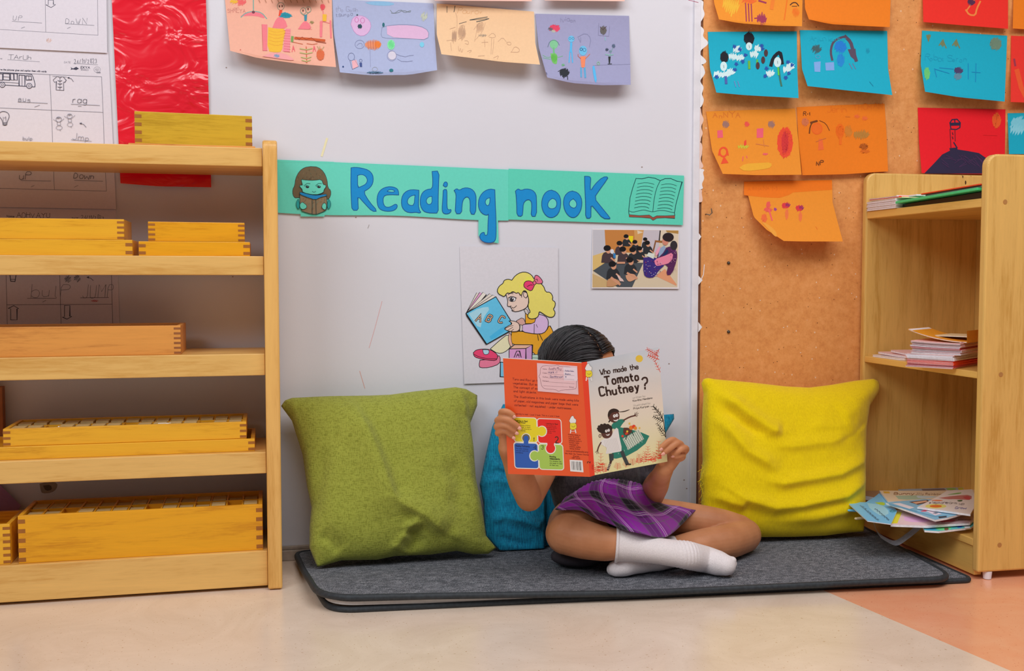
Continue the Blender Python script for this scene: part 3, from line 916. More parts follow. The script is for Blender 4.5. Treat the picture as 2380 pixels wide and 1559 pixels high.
ink = wall_sheet([(1244, 32), (1462, 37)], [(1272, 180), (1330, 193), (1400, 198), (1466, 197)], [(1244, 32), (1252, 110), (1272, 180)], [(1462, 37), (1464, 120), (1466, 197)], .002, curl(.032, 2, .0), GREYP, (12, 26), 6)
ink.frame(1000, 0, 4.76)
ink.hatch(1375, 312, 58, 38, 21, 10, C(214, 66, 96), .5, .25); ink.hatch(1330, 320, 26, 18, 9, 8, C(96, 90, 100)); ink.hatch(1362, 345, 24, 14, 7, 7, C(170, 176, 160))
GN = C(104, 176, 120)
ink.dot(1368, 490, 46, 52, C(120, 184, 140)); ink.line([(1300, 520), (1320, 460), (1365, 440), (1410, 462), (1428, 500)], 5, C(70, 100, 110), 1); ink.line([(1365, 530), (1368, 590)], 18, GN); ink.fill([(1330, 590), (1408, 590), (1404, 700), (1386, 712), (1345, 690)], C(110, 180, 96), 1)
ink.line([(1245, 610), (1300, 640), (1335, 625)], 5, GN, 1); ink.line([(1250, 640), (1330, 655)], 5, GN); ink.line([(1410, 635), (1465, 620)], 5, GN); ink.hatch(1370, 640, 34, 46, 17, 6, C(90, 168, 70))
CY = C(80, 170, 220)
ink.dot(1560, 430, 36, 36, C(104, 176, 216)); ink.ring(1545, 425, 12, 12, 4, C(60, 100, 130)); ink.ring(1580, 425, 12, 12, 4, C(60, 100, 130)); ink.line([(1560, 475), (1555, 570)], 24, CY); ink.line([(1545, 570), (1535, 690)], 11, CY); ink.line([(1565, 570), (1575, 690)], 13, CY)
ink.dot(1690, 560, 44, 54, C(100, 176, 214)); ink.ring(1670, 545, 13, 15, 7, C(50, 80, 120)); ink.ring(1705, 552, 16, 18, 5, C(60, 90, 130)); ink.fill([(1660, 625), (1720, 620), (1708, 750), (1672, 745)], C(236, 128, 92)); ink.line([(1665, 650), (1635, 620), (1635, 600)], 6, C(180, 90, 70)); ink.line([(1715, 650), (1765, 598)], 7, C(200, 110, 80))
ink.line([(1668, 750), (1670, 850)], 15, C(80, 158, 200)); ink.line([(1708, 750), (1716, 855)], 18, C(80, 158, 200)); ink.fill([(1795, 735), (1815, 725), (1830, 800), (1842, 880), (1834, 918), (1818, 890), (1800, 800)], CY)
ink.hatch(1485, 800, 52, 46, 23, 11, C(36, 40, 46), .3, .2); ink.line([(1475, 820), (1476, 862)], 9, C(36, 40, 46)); ink.line([(1518, 840), (1520, 878)], 8, C(36, 40, 46)); ink.line([(1415, 790), (1470, 760)], 6, C(36, 40, 46)); ink.hatch(1470, 718, 18, 12, 7, 7, GN)
ink.line([(1865, 255), (1860, 390), (1975, 400), (1985, 290)], 2.5, C(130, 130, 160)); ink.hatch(1915, 335, 34, 44, 19, 8, C(96, 92, 90), .2, .2); ink.line([(1880, 295), (1910, 330), (1948, 292)], 6, C(80, 60, 60)); ink.line([(1935, 410), (1938, 448)], 6, C(130, 190, 190))
ink.fill([(1970, 625), (1996, 625), (1988, 700), (1976, 700)], C(30, 36, 36)); ink.line([(1965, 708), (2008, 706)], 6, C(30, 36, 36)); ink.line([(1982, 625), (2010, 550), (2030, 510)], 4, C(110, 160, 150)); ink.line([(1938, 600), (1985, 612), (2025, 602)], 7, C(130, 190, 170)); ink.hatch(1955, 548, 16, 16, 9, 6, C(60, 70, 90)); ink.hatch(2028, 508, 18, 20, 9, 6, C(80, 96, 120)); ink.hatch(1992, 568, 16, 14, 7, 5, C(110, 140, 150))
ink.ring(1860, 700, 14, 16, 6, C(130, 180, 140)); ink.line([(1800, 724), (1950, 715), (2220, 708)], 2.2, C(130, 134, 160)); ink.line([(1630, 410), (1720, 360), (1780, 420), (1760, 520)], 2.4, C(120, 124, 156), 1); ink.line([(1640, 420), (1665, 470), (1665, 410)], 2.4, C(120, 124, 156)); ink.text('Iviaan', 1430, 235, 44, C(140, 140, 170), 2.5, (1, .01), .3, 0, 1, 2)
ink.line([(1284, 800), (1292, 822)], 4, C(70, 76, 110))
tag(ink.done('drawing_sheet', M_paper), 'grey-lilac drawing with green, blue and orange stick figures, rightmost in the top row', 'drawing', G1)

for k_, (xa, xb, yb, c_) in enumerate(((640, 742, 0, C(170, 196, 190)), (1006, 1236, 3, C(240, 176, 164)), (1262, 1452, 3, C(240, 180, 168)))):
    ink = wall_sheet([(xa, -150), (xb, -148)], [(xa + 4, yb - 2), (xb, yb)], base=.002, lift=curl(.02), col=c_, n=(3, 6))
    tag(ink.done('paper_sheet', M_paper), ('pale green paper edge at the very top above the pink drawing', 'pink paper edge at the very top above the peach drawing', 'pink paper edge at the very top above the grey-lilac drawing')[k_], 'paper')

# ================================================================== banner
TEAL = C(98, 204, 184); TEAL2 = C(88, 200, 176); LB = C(18, 134, 200); LBo = C(12, 76, 146)
wv = lambda x, y, o: U(x, y, -(0.004 + o))
root = thing('banner', U(1115, 520, -.004), 'turquoise paper banner with blue hand-drawn lettering Reading nooK on the white wall', 'banner')
ink = Ink(wv, step=.00003); ink.frame(630, 350, 4.76)
ink.grid(lambda u, v: (643 + u * (1182 - 643), 371 + (394 - 371) * u + (4 if .26 > u else 0) * u / .26 * 0 + v * (123 - 9 * u * .6) + (0 if v < .5 else 2 * sin(u * 9))), 90, 2, TEAL, .0006)
o = obj('left_strip', ink.bm, M_paper, root, recalc=False)
ink = Ink(lambda x, y, o: U(x, y, -(0.0047 + o)))
ink.grid(lambda u, v: (1182 + u * (1590 - 1182) - (3 * u * v), 392 + 16 * u + v * (118 - 3 * u)), 70, 2, TEAL2, .0006)
obj('right_strip', ink.bm, M_paper, root, recalc=False)
for pts in ([(1112, 500), (1157, 500), (1159, 565), (1130, 561), (1112, 548)], [(698, 494), (755, 494), (754, 503), (699, 503)], [(643, 371), (776, 376), (776, 379), (643, 376)]):
    ink = Ink(wv); ink.lay = 8; ink.fill(pts, TEAL)
    obj('paper_patch', ink.bm, M_paper, root, recalc=False)

ink = Ink(lambda x, y, o: U(x, y, -((0.0043 if x < 1181 else .0049) + o)))
ink.frame(630, 350, 4.76)
OW = 7


def glyph(out, holes=()):
    ink.blob(out, LB, LBo, OW, 1)
    for h in holes: ink.blob(h, TEAL, LBo, OW, 1)


glyph([(885, 190), (930, 184), (1000, 192), (1080, 215), (1125, 265), (1132, 330), (1115, 385), (1075, 425), (1020, 455), (1090, 570), (1178, 668), (1118, 672), (1040, 590), (960, 500), (962, 580), (966, 660), (896, 660), (888, 560), (882, 380)],
      [[(958, 275), (1000, 262), (1045, 280), (1068, 325), (1050, 370), (1000, 395), (958, 412)]])
glyph([(1412, 490), (1410, 450), (1395, 420), (1350, 400), (1290, 398), (1230, 420), (1190, 460), (1172, 520), (1175, 590), (1195, 640), (1240, 665), (1310, 672), (1365, 660), (1395, 630), (1396, 600), (1375, 590), (1340, 612), (1300, 628), (1260, 620), (1240, 580), (1240, 520), (1262, 492), (1330, 486)],
      [[(1285, 450), (1300, 435), (1340, 432), (1370, 445), (1360, 458), (1320, 458)]])
glyph([(1635, 438), (1560, 430), (1500, 445), (1455, 490), (1440, 560), (1450, 630), (1490, 675), (1550, 688), (1600, 680), (1640, 690), (1660, 682), (1640, 660), (1630, 600), (1634, 520)],
      [[(1592, 492), (1550, 500), (1515, 530), (1505, 575), (1530, 605), (1582, 606)]])
glyph([(1782, 230), (1860, 224), (1852, 400), (1848, 560), (1850, 690), (1786, 690), (1740, 688), (1685, 670), (1652, 610), (1650, 530), (1672, 465), (1720, 430), (1785, 422), (1790, 330)],
      [[(1780, 506), (1745, 510), (1718, 540), (1718, 575), (1745, 600), (1782, 580)]])
glyph([(1905, 385), (1915, 352), (1935, 343), (1952, 360), (1950, 390), (1930, 405)])
glyph([(1905, 440), (1920, 427), (1945, 432), (1946, 520), (1945, 600), (1952, 650), (1975, 655), (1990, 648), (1992, 672), (1970, 695), (1930, 702), (1898, 685), (1892, 640), (1900, 540)])
glyph([(2025, 440), (2055, 418), (2080, 440), (2130, 412), (2190, 412), (2240, 440), (2266, 490), (2268, 560), (2262, 705), (2202, 700), (2204, 560), (2190, 520), (2160, 508), (2125, 540), (2112, 600), (2108, 695), (2036, 698), (2044, 560), (2048, 480)])
ink.frame(1100, 370, 4.667)
glyph([(233, 330), (180, 322), (120, 345), (75, 395), (55, 460), (58, 530), (90, 585), (145, 610), (168, 590), (160, 680), (158, 810), (140, 828), (120, 818), (122, 790), (85, 800), (66, 838), (85, 880), (140, 905), (200, 905), (238, 885), (248, 820), (246, 640), (238, 480)],
      [[(182, 418), (150, 425), (128, 455), (135, 490), (158, 508), (178, 480)]])
glyph([(458, 345), (488, 318), (515, 340), (570, 320), (640, 332), (680, 375), (686, 440), (686, 620), (625, 618), (636, 520), (632, 460), (605, 435), (570, 445), (542, 480), (538, 560), (530, 620), (474, 612), (472, 500), (466, 400)])
glyph([(850, 335), (905, 355), (945, 410), (950, 500), (925, 590), (870, 632), (815, 630), (770, 590), (742, 520), (744, 440), (770, 375), (810, 342)],
      [[(860, 424), (895, 440), (908, 480), (895, 525), (850, 540), (815, 525), (805, 490), (825, 445)]])
glyph([(1075, 345), (1130, 360), (1170, 410), (1180, 480), (1165, 560), (1125, 618), (1080, 636), (1030, 612), (990, 550), (976, 470), (990, 400), (1030, 356)],
      [[(1085, 430), (1118, 460), (1122, 505), (1098, 533), (1060, 520), (1038, 490), (1050, 450)]])
glyph([(1208, 185), (1260, 186), (1275, 205), (1268, 280), (1270, 350), (1320, 270), (1405, 192), (1465, 190), (1440, 235), (1370, 330), (1310, 420), (1390, 520), (1485, 636), (1480, 646), (1405, 642), (1330, 550), (1278, 490), (1276, 570), (1276, 640), (1218, 638), (1220, 500), (1212, 340)])
obj('lettering', ink.bm, M_paper, root, recalc=False)

BKL = C(20, 60, 62); BRN = C(104, 88, 64)
ink = Ink(lambda x, y, o: U(x, y, -((0.0043 if x < 1181 else .0049) + o)))
ink.frame(630, 350, 4.76)
ink.blob([(440, 175), (520, 180), (585, 235), (620, 320), (628, 410), (662, 440), (660, 500), (630, 545), (600, 520), (300, 520), (265, 525), (240, 490), (238, 430), (262, 385), (270, 310), (310, 230), (370, 185)], BRN, BKL, 5)
random.seed(5)
for i in range(90):
    x, y = random.uniform(280, 620), random.uniform(200, 500)
    if ((x - 450) / 170) ** 2 + ((y - 350) / 170) ** 2 < 1: ink.line([(x, y), (x + random.uniform(-14, 14), y - random.uniform(8, 26))], 2.5, random.choice((C(70, 58, 44), C(140, 124, 92), C(84, 110, 90))))
ink.blob([(335, 320), (400, 328), (480, 330), (560, 318), (578, 380), (606, 378), (606, 405), (585, 430), (580, 465), (490, 492), (350, 465), (345, 425), (318, 400), (320, 380), (350, 385), (340, 350)], TEAL, BKL, 5)
for x in (403, 530):
    ink.dot(x, 400, 20, 15, C(40, 40, 44)); ink.dot(x + 5, 394, 5, 4, TEAL, 8); ink.line([(x - 28, 378), (x, 360), (x + 30, 366)], 5, BKL, 1); ink.line([(x - 30, 388), (x - 10, 382)], 4, BKL); ink.line([(x - 26, 398), (x - 40, 380)], 3, BKL)
ink.line([(455, 450), (475, 462), (495, 450)], 4, BKL, 1)
for sx in (0, 1):
    X = (lambda v: v) if sx == 0 else (lambda v: 938 - v)
    ink.blob([(X(300), 535), (X(278), 570), (X(280), 620), (X(305), 655), (X(320), 600)], C(36, 150, 150), BKL, 4)
ink.blob([(318, 465), (330, 460), (400, 480), (490, 520), (540, 500), (615, 482), (620, 640), (600, 665), (540, 690), (490, 708), (400, 690), (322, 660)], C(136, 116, 90), BKL, 5)
for i in range(70):
    x, y = random.uniform(330, 605), random.uniform(520, 670); ink.line([(x, y), (x + 10, y - 16)], 3, random.choice((C(150, 110, 80), C(110, 140, 120), C(110, 84, 60))))
ink.line([(455, 540), (455, 700)], 5, BKL); ink.line([(495, 540), (500, 700)], 5, BKL)
ink.blob([(318, 460), (345, 462), (400, 480), (485, 495), (540, 490), (616, 480), (616, 500), (545, 515), (490, 545), (400, 515), (320, 485)], C(28, 130, 190), BKL, 4)
ink.blob([(350, 570), (368, 585), (390, 600), (395, 630), (365, 650), (330, 645), (316, 610), (325, 580)], TEAL, BKL, 4); ink.blob([(592, 578), (570, 590), (560, 625), (580, 650), (606, 655), (614, 600)], TEAL, BKL, 4)
obj('reading_girl_drawing', ink.bm, M_paper, root, recalc=False)
ink = Ink(lambda x, y, o: U(x, y, -((0.0043 if x < 1181 else .0049) + o)))
ink.frame(1100, 370, 4.667)
DT = C(18, 70, 74)
ink.fill([(1690, 600), (1800, 610), (1910, 604), (1950, 632), (1990, 612), (2090, 612), (2188, 608), (2186, 642), (2080, 636), (1990, 640), (1950, 664), (1920, 640), (1820, 632), (1690, 626)], C(146, 76, 60))
ink.line([(1690, 600), (1800, 610), (1910, 604), (1950, 632), (1990, 612), (2090, 612), (2188, 608), (2186, 642), (2080, 636), (1990, 640), (1950, 664), (1920, 640), (1820, 632), (1690, 626), (1690, 600)], 4, DT)
ink.line([(1690, 600), (1686, 560), (1700, 420), (1730, 310), (1765, 208), (1830, 212), (1900, 195), (1970, 205), (2028, 232), (2080, 210), (2140, 208), (2210, 238), (2265, 246), (2235, 350), (2200, 480), (2182, 580), (2186, 610)], 7, DT)
ink.line([(2028, 232), (1985, 320), (1960, 440), (1948, 570)], 6, DT, 1); ink.line([(1690, 560), (1730, 575), (1790, 560), (1850, 548), (1905, 562), (1948, 572), (2010, 555), (2080, 556), (2140, 572), (2185, 580)], 5, DT, 1)
for i in range(8):
    y = 268 + i * 37; x = 1782 - i * 5
    ink.line([(x, y), (x + 60, y - 14), (x + 130, y - 12), (x + 180 - i * 3, y + 4)], 4, DT, 1); x = 2040 - i * 6
    ink.line([(x, y + 8), (x + 60, y - 2), (x + 120, y + 2), (x + 165 - i * 1, y + 20)], 4, DT, 1)
obj('open_book_drawing', ink.bm, M_paper, root, recalc=False)

# ================================================================== colouring poster of a reading girl
ink = wall_sheet([(1068, 572), (1297, 575)], [(1079, 892), (1298, 884)], base=.0018, lift=lambda u, v: .002 * v + .0015 * u, col=C(207, 204, 211), n=(4, 6))
ink.frame(1050, 560, 4.587)
K = C(28, 26, 30)
SK = C(226, 196, 182); YH = C(228, 210, 104)
def bl(p, c, w=7, sm=1): ink.blob(p, c, K, w, sm)
bl([(410, 1150), (520, 1050), (600, 990), (640, 1060), (630, 1130), (560, 1190), (490, 1200)], C(222, 216, 178))
bl([(300, 1270), (290, 1320), (300, 1352), (400, 1350), (510, 1310), (520, 1250), (500, 1215), (400, 1260)], C(224, 120, 150))
bl([(230, 1190), (260, 1160), (330, 1150), (410, 1155), (485, 1205), (490, 1240), (470, 1275), (390, 1270), (270, 1248), (235, 1225)], C(226, 66, 110))
ink.line([(232, 1205), (300, 1240), (400, 1255), (475, 1255)], 6, K, 1); bl([(330, 1158), (400, 1158), (395, 1205), (350, 1212), (335, 1190)], C(170, 206, 226), 5)
bl([(640, 960), (780, 965), (900, 990), (1010, 960), (1040, 890), (1075, 950), (1095, 1020), (1000, 1240), (860, 1205), (858, 1110), (640, 1110), (630, 1040)], C(242, 160, 40))
bl([(612, 980), (600, 1040), (608, 1080), (625, 1125), (655, 1125), (636, 1060), (632, 990)], C(220, 170, 150), 5)
bl([(612, 1150), (790, 1145), (790, 1290), (612, 1290)], C(212, 150, 200), 8, 0); bl([(612, 1150), (670, 1104), (860, 1106), (790, 1145)], C(226, 176, 150), 8, 0); bl([(790, 1145), (860, 1106), (856, 1290), (790, 1290)], C(200, 150, 196), 8, 0)
ink.line([(665, 1238), (692, 1172), (722, 1172), (740, 1240)], 8, K); ink.line([(686, 1238), (706, 1200), (720, 1240)], 6, K); ink.line([(690, 1215), (722, 1216)], 6, K)
bl([(858, 1210), (980, 1208), (980, 1290), (858, 1290)], C(180, 204, 190), 6, 0); ink.line([(858, 1245), (960, 1250)], 5, C(60, 110, 80))
bl([(520, 1290), (620, 1300), (620, 1452), (516, 1446)], C(120, 190, 226), 8, 0)
bl([(690, 850), (760, 810), (790, 880), (780, 940), (700, 960)], C(206, 160, 150), 6)
bl([(785, 760), (900, 800), (890, 880), (785, 880)], C(244, 160, 40), 6, 0)
bl([(930, 780), (1000, 800), (1032, 850), (1025, 930), (980, 985), (890, 992), (740, 965), (735, 890), (880, 880), (895, 820)], C(208, 176, 214))
ink.line([(880, 885), (878, 990)], 6, K); ink.line([(900, 890), (915, 920)], 5, K); ink.line([(915, 1000), (925, 1060)], 6, K, 1); ink.line([(935, 990), (968, 1058)], 6, K, 1)
bl([(730, 890), (755, 900), (752, 960), (722, 965)], C(206, 196, 190), 5)
# face
bl([(575, 560), (600, 640), (590, 690), (610, 700), (640, 690), (620, 700), (645, 725), (640, 745), (690, 755), (770, 730), (815, 690), (820, 600), (800, 540), (700, 540)], SK)
ink.line([(770, 545), (760, 580), (785, 610), (805, 590)], 6, K, 1); ink.line([(745, 600), (742, 560), (770, 528), (800, 545), (810, 585), (790, 610)], 7, K, 1)
ink.dot(645, 620, 38, 26, C(226, 220, 222)); ink.ring(645, 620, 38, 26, 5, K); ink.dot(640, 622, 22, 23, C(50, 48, 54)); ink.dot(648, 612, 6, 6, C(230, 226, 228), 8); ink.line([(605, 605), (640, 588), (690, 608)], 8, K, 1); ink.line([(600, 572), (625, 556), (655, 562)], 6, K, 1)
ink.line([(640, 705), (660, 715), (680, 700), (690, 688)], 6, K, 1); ink.line([(645, 740), (665, 735)], 5, K)
bl([(770, 735), (790, 720), (815, 745), (818, 790), (790, 775)], C(200, 190, 186), 5)
# hair
bl([(640, 418), (680, 365), (740, 332), (800, 332), (850, 360), (880, 410), (930, 440), (980, 480), (1000, 545), (1050, 545), (1078, 590), (1070, 630), (1105, 650), (1100, 700), (1080, 725), (1105, 760), (1090, 805), (1050, 815), (1010, 800), (960, 765), (930, 750), (925, 800), (895, 825), (840, 832), (808, 810), (815, 775), (840, 755), (810, 700), (825, 640), (805, 560), (790, 530), (760, 530), (740, 590), (710, 545), (690, 560), (650, 535), (620, 560), (590, 550), (560, 595), (530, 580), (500, 565), (482, 530), (505, 480), (550, 450), (555, 420), (600, 405)], YH, 8, 1)
ink.fill([(800, 380), (850, 380), (870, 420), (800, 470), (700, 500), (760, 440)], C(240, 218, 90), 1)
bl([(880, 440), (880, 400), (890, 362), (925, 370), (970, 425), (965, 452), (920, 458)], C(226, 110, 140), 7); bl([(865, 440), (830, 422), (780, 430), (762, 480), (800, 515), (850, 535), (875, 490), (885, 455)], C(232, 60, 110), 7); ink.dot(882, 446, 16, 20, C(230, 100, 130)); ink.ring(882, 446, 17, 21, 6, K)
ink.line([(805, 485), (840, 465), (860, 470)], 6, K, 1); ink.line([(890, 410), (910, 405), (915, 430)], 5, K)
# book
for i, (x, y, c_) in enumerate(((268, 550, 220), (300, 545, 214), (335, 545, 226), (405, 560, 214), (440, 575, 222))):
    bl([(152, 770), (x - 2, y), (x + 34, y + 26), (200, 770)], C(c_, c_ - (60 if i == 1 else 10), c_ - 20), 5, 0)
bl([(152, 770), (470, 594), (636, 860), (620, 960), (372, 1100)], C(96, 186, 226), 9, 0); ink.fill([(180, 775), (300, 710), (420, 700), (330, 830), (300, 950)], C(160, 206, 230), 1); ink.fill([(400, 1020), (560, 900), (600, 930), (430, 1060)], C(70, 176, 222), 1)
ink.line([(152, 770), (160, 800), (365, 1100)], 9, K)
for ch, x, y, a_ in (('A', 255, 850, .25), ('B', 362, 850, .35), ('C', 492, 860, .4)):
    ink.text(ch, x, y, 74, K, 22, (1, a_), 0, .15, .8, sm=1); ink.text(ch, x, y, 74, C(236, 180, 150), 9, (1, a_), 0, .15, .8, sm=1)
# hand
bl([(610, 852), (650, 850), (700, 865), (725, 895), (722, 950), (680, 968), (600, 960), (556, 935), (600, 905), (650, 882)], SK)
ink.line([(560, 938), (610, 912), (655, 900)], 5, K); ink.line([(590, 955), (650, 920)], 5, K); ink.line([(630, 962), (660, 940)], 5, K)
tag(ink.done('coloured_picture', M_paper), 'poster of a yellow-haired cartoon girl sitting on blocks reading an ABC book', 'poster')

# ================================================================== photo print
ink = wall_sheet([(1377, 531), (1578, 534)], [(1375, 670), (1578, 671)], base=.002, lift=lambda u, v: .002 * v, col=C(222, 216, 220), n=(3, 3))
ink.frame(1360, 520, 9.17)
F_ = lambda p, c, sm=0: ink.fill(p, c, sm)
F_([(165, 125), (1990, 135), (1968, 1355), (155, 1355)], C(206, 190, 164))
F_([(165, 125), (415, 130), (440, 600), (165, 680)], C(186, 184, 192)); F_([(415, 130), (1045, 132), (1100, 620), (440, 600)], C(188, 124, 64)); F_([(1045, 132), (1250, 134), (1200, 480), (1060, 470)], C(200, 150, 90)); F_([(1110, 140), (1240, 180), (1120, 220)], C(214, 196, 170))
F_([(1250, 134), (1600, 135), (1560, 620), (1180, 560)], C(190, 182, 190)); F_([(1600, 135), (1990, 135), (1985, 560), (1600, 420)], C(212, 196, 172)); F_([(1720, 140), (1990, 145), (1988, 215), (1740, 180)], C(170, 130, 70))
F_([(920, 260), (1025, 260), (1015, 380), (950, 400)], C(232, 204, 30)); F_([(165, 680), (450, 590), (470, 820), (165, 1010)], C(210, 178, 112)); F_([(165, 1000), (440, 820), (1240, 830), (1000, 1350), (690, 1350)], C(74, 80, 86)); F_([(155, 1060), (460, 1200), (620, 1350), (155, 1355)], C(196, 166, 116))
F_([(1500, 1110), (1700, 960), (1950, 1290), (1940, 1320)], C(216, 150, 112)); F_([(1480, 350), (1640, 360), (1640, 410), (1500, 390)], C(150, 96, 50)); ink.line([(1500, 380), (1450, 590)], 30, C(130, 84, 52)); ink.line([(1600, 150), (1580, 350)], 26, C(60, 50, 50))
HB, UN, FC = C(26, 24, 26), C(52, 50, 56), C(202, 146, 116)
for (x, y, s_) in ((880, 280, .85), (740, 430, 1), (1068, 400, .85), (1285, 340, .75), (1330, 420, .95), (480, 540, 1.25), (810, 560, 1.15), (1020, 570, 1.1), (1165, 540, .95), (590, 880, 1.25), (960, 790, 1.2)):
    F_([(x - 110 * s_, y + 230 * s_), (x - 90 * s_, y + 70 * s_), (x, y + 40 * s_), (x + 100 * s_, y + 80 * s_), (x + 130 * s_, y + 240 * s_)], random.choice((UN, C(70, 56, 60), C(44, 46, 50))), 1)
    ink.dot(x + 14 * s_, y + 20 * s_, 46 * s_, 56 * s_, FC); ink.dot(x - 8 * s_, y - 18 * s_, 62 * s_, 50 * s_, HB); ink.line([(x + 60 * s_, y + 150 * s_), (x + 120 * s_, y + 200 * s_)], 26 * s_, FC)
F_([(460, 1330), (470, 1180), (600, 1150), (760, 1230), (700, 1300), (560, 1340)], C(190, 140, 100), 1); F_([(860, 1100), (1020, 1050), (1120, 1150), (1040, 1200), (940, 1240), (880, 1180)], C(206, 152, 120), 1); ink.line([(560, 1150), (740, 1290)], 50, FC); ink.line([(900, 1050), (1100, 1160)], 44, FC); ink.line([(690, 830), (840, 830)], 40, FC)
F_([(660, 1060), (800, 1180), (830, 1230), (740, 1220)], C(214, 186, 180)); ink.dot(575, 590, 40, 50, C(206, 210, 220)); F_([(600, 620), (650, 640), (650, 740), (600, 720)], C(50, 120, 180))
F_([(1240, 720), (1480, 700), (1720, 860), (1560, 1000), (1480, 1140), (1330, 1155), (1240, 1080)], C(60, 44, 120), 1); F_([(1560, 620), (1760, 480), (1900, 500), (1960, 600), (1960, 760), (1850, 1080), (1720, 1100), (1780, 860), (1480, 900)], C(84, 40, 84), 1)
F_([(1490, 860), (1470, 760), (1700, 680), (1880, 600), (1850, 820), (1540, 910)], C(232, 130, 156), 1); F_([(1500, 600), (1560, 500), (1620, 470), (1560, 640), (1500, 700)], C(236, 156, 176), 1)
ink.dot(1710, 370, 66, 86, C(200, 130, 110)); ink.dot(1770, 285, 120, 96, C(44, 34, 36)); ink.dot(1890, 460, 76, 100, C(50, 46, 50)); F_([(1570, 620), (1600, 520), (1690, 460), (1720, 520), (1660, 620), (1560, 720)], C(140, 160, 190)); F_([(1310, 680), (1350, 610), (1480, 640), (1460, 750)], C(206, 212, 204)); F_([(1640, 680), (1750, 530), (1780, 600), (1700, 680)], C(30, 50, 90))
for _ in range(60):
    x, y = random.uniform(1270, 1640), random.uniform(790, 1110)
    if (x - 1430) / 260 + (y - 900) / 400 < 1: ink.dot(x, y, 9, 9, random.choice((C(190, 184, 206), C(150, 60, 90), C(40, 60, 140))), 5)
for _ in range(30):
    x = random.uniform(1820, 1940); ink.dot(x, random.uniform(560, 1050), 8, 8, random.choice((C(200, 150, 170), C(120, 60, 130))), 5)
tag(ink.done('photo_print', M_photo), 'small colour photograph of uniformed children seated around a woman reading, under the banner', 'photograph')

# ================================================================== drawings on the pin board
G2 = 'coloured drawings on the pin board'
OR1, OR2, CYN, REDP = C(246, 136, 38), C(234, 118, 22), C(18, 162, 188), C(238, 42, 32)


def bsheet(top, bot, left, right, h, col, base=.0075, **kw):
    ink = wall_sheet(top, bot, left, right, base, curl(h, 2, **kw), col, (10, 26), 7)
    return ink.frame(1600, 0, 3.051)


ink = bsheet([(1652, -60), (1866, -60)], [(1671, 45), (1720, 54), (1800, 60), (1864, 61)], [(1652, -60), (1660, 8), (1671, 45)], [(1866, -60), (1864, 61)], .022, OR1)
ink.hatch(300, 40, 60, 70, 17, 8, C(236, 170, 50), .3, .3); PU = C(150, 50, 80)
for x in (405, 425, 445): ink.line([(x, 20), (x + 6, 150)], 8, PU)
ink.line([(470, 130), (545, 120)], 9, PU); ink.hatch(520, 135, 34, 40, 15, 7, PU, .2, .3); ink.hatch(430, 5, 50, 20, 9, 10, C(236, 100, 40)); ink.line([(500, 5), (550, 20)], 12, PU); ink.line([(600, 0), (590, 60)], 26, C(240, 120, 40)); ink.line([(700, 0), (680, 140)], 8, C(226, 110, 30))
ink.line([(722, 35), (740, 18), (765, 18), (782, 42)], 7, C(70, 40, 30), 1); ink.line([(735, 44), (770, 44)], 4, C(70, 40, 30)); ink.hatch(762, 85, 26, 34, 13, 4, C(226, 110, 30)); ink.line([(70, 18), (0, 0)], 4, PU)
tag(ink.done('drawing_sheet', M_paper), 'orange drawing with purple crayon strokes at the top left of the pin board', 'drawing', G2)
ink = bsheet([(1868, -60), (2072, -60)], [(1880, 45), (1930, 56), (2000, 60), (2068, 63)], [(1868, -60), (1871, 20), (1880, 45)], [(2072, -60), (2068, 63)], .02, OR2)
tag(ink.done('drawing_sheet', M_paper), 'blank-looking orange sheet at the top edge, second from the left on the board', 'drawing', G2)
ink = bsheet([(2143, -60), (2343, -60)], [(2146, 51), (2240, 59), (2343, 67)], [(2143, -60), (2146, 51)], [(2343, -60), (2343, 67)], .014, REDP)
ink.line([(2030, 0), (1990, 50), (1970, 80)], 10, C(240, 120, 60), 1); ink.line([(2070, 10), (2045, 60), (2035, 110), (1990, 105), (1968, 70)], 12, C(244, 126, 60), 1); ink.hatch(2005, 15, 26, 22, 11, 9, C(80, 40, 70))
tag(ink.done('drawing_sheet', M_paper), 'red sheet cut by the top edge, with a small orange and purple mark', 'drawing', G2)
ink = bsheet([(2356, -60), (2440, -60)], [(2354, 66), (2440, 72)], None, None, .012, OR2)
tag(ink.done('drawing_sheet', M_paper), 'sliver of an orange sheet in the top right corner of the picture', 'drawing', G2)

ink = bsheet([(1645, 74), (1852, 73)], [(1665, 215), (1730, 221), (1856, 228)], [(1645, 74), (1650, 160), (1665, 215)], [(1852, 73), (1853, 160), (1856, 228)], .03, CYN)
BL, WH, NV = C(24, 26, 36), C(196, 220, 236), C(36, 80, 160)
ink.hatch(255, 405, 26, 40, 21, 10, BL, .2, .1); ink.hatch(430, 272, 34, 44, 23, 11, BL, .2, .1); ink.line([(585, 465), (600, 410), (640, 370), (655, 380), (665, 450)], 24, BL, 1)
for (x, y, a, b_) in ((250, 470, 24, 34), (430, 328, 22, 28), (632, 440, 26, 36)): ink.dot(x, y, a, b_, WH); ink.line([(x, y - 8), (x + 2, y + 12)], 2.5, BL)
for (x, y) in ((345, 350), (315, 400), (365, 410), (495, 345), (465, 385), (210, 525), (300, 510), (580, 520), (700, 490), (720, 470), (260, 530)): ink.hatch(x, y, 30, 22, 9, 11, WH, random.uniform(0, 1), .3)
for (x, y) in ((325, 330), (365, 350), (340, 455), (520, 325), (525, 345), (405, 390), (200, 545), (330, 495), (545, 540), (705, 440), (735, 460), (690, 550), (712, 520), (555, 485), (385, 435)): ink.hatch(x, y, 12, 12, 7, 7, NV, .6, .3)
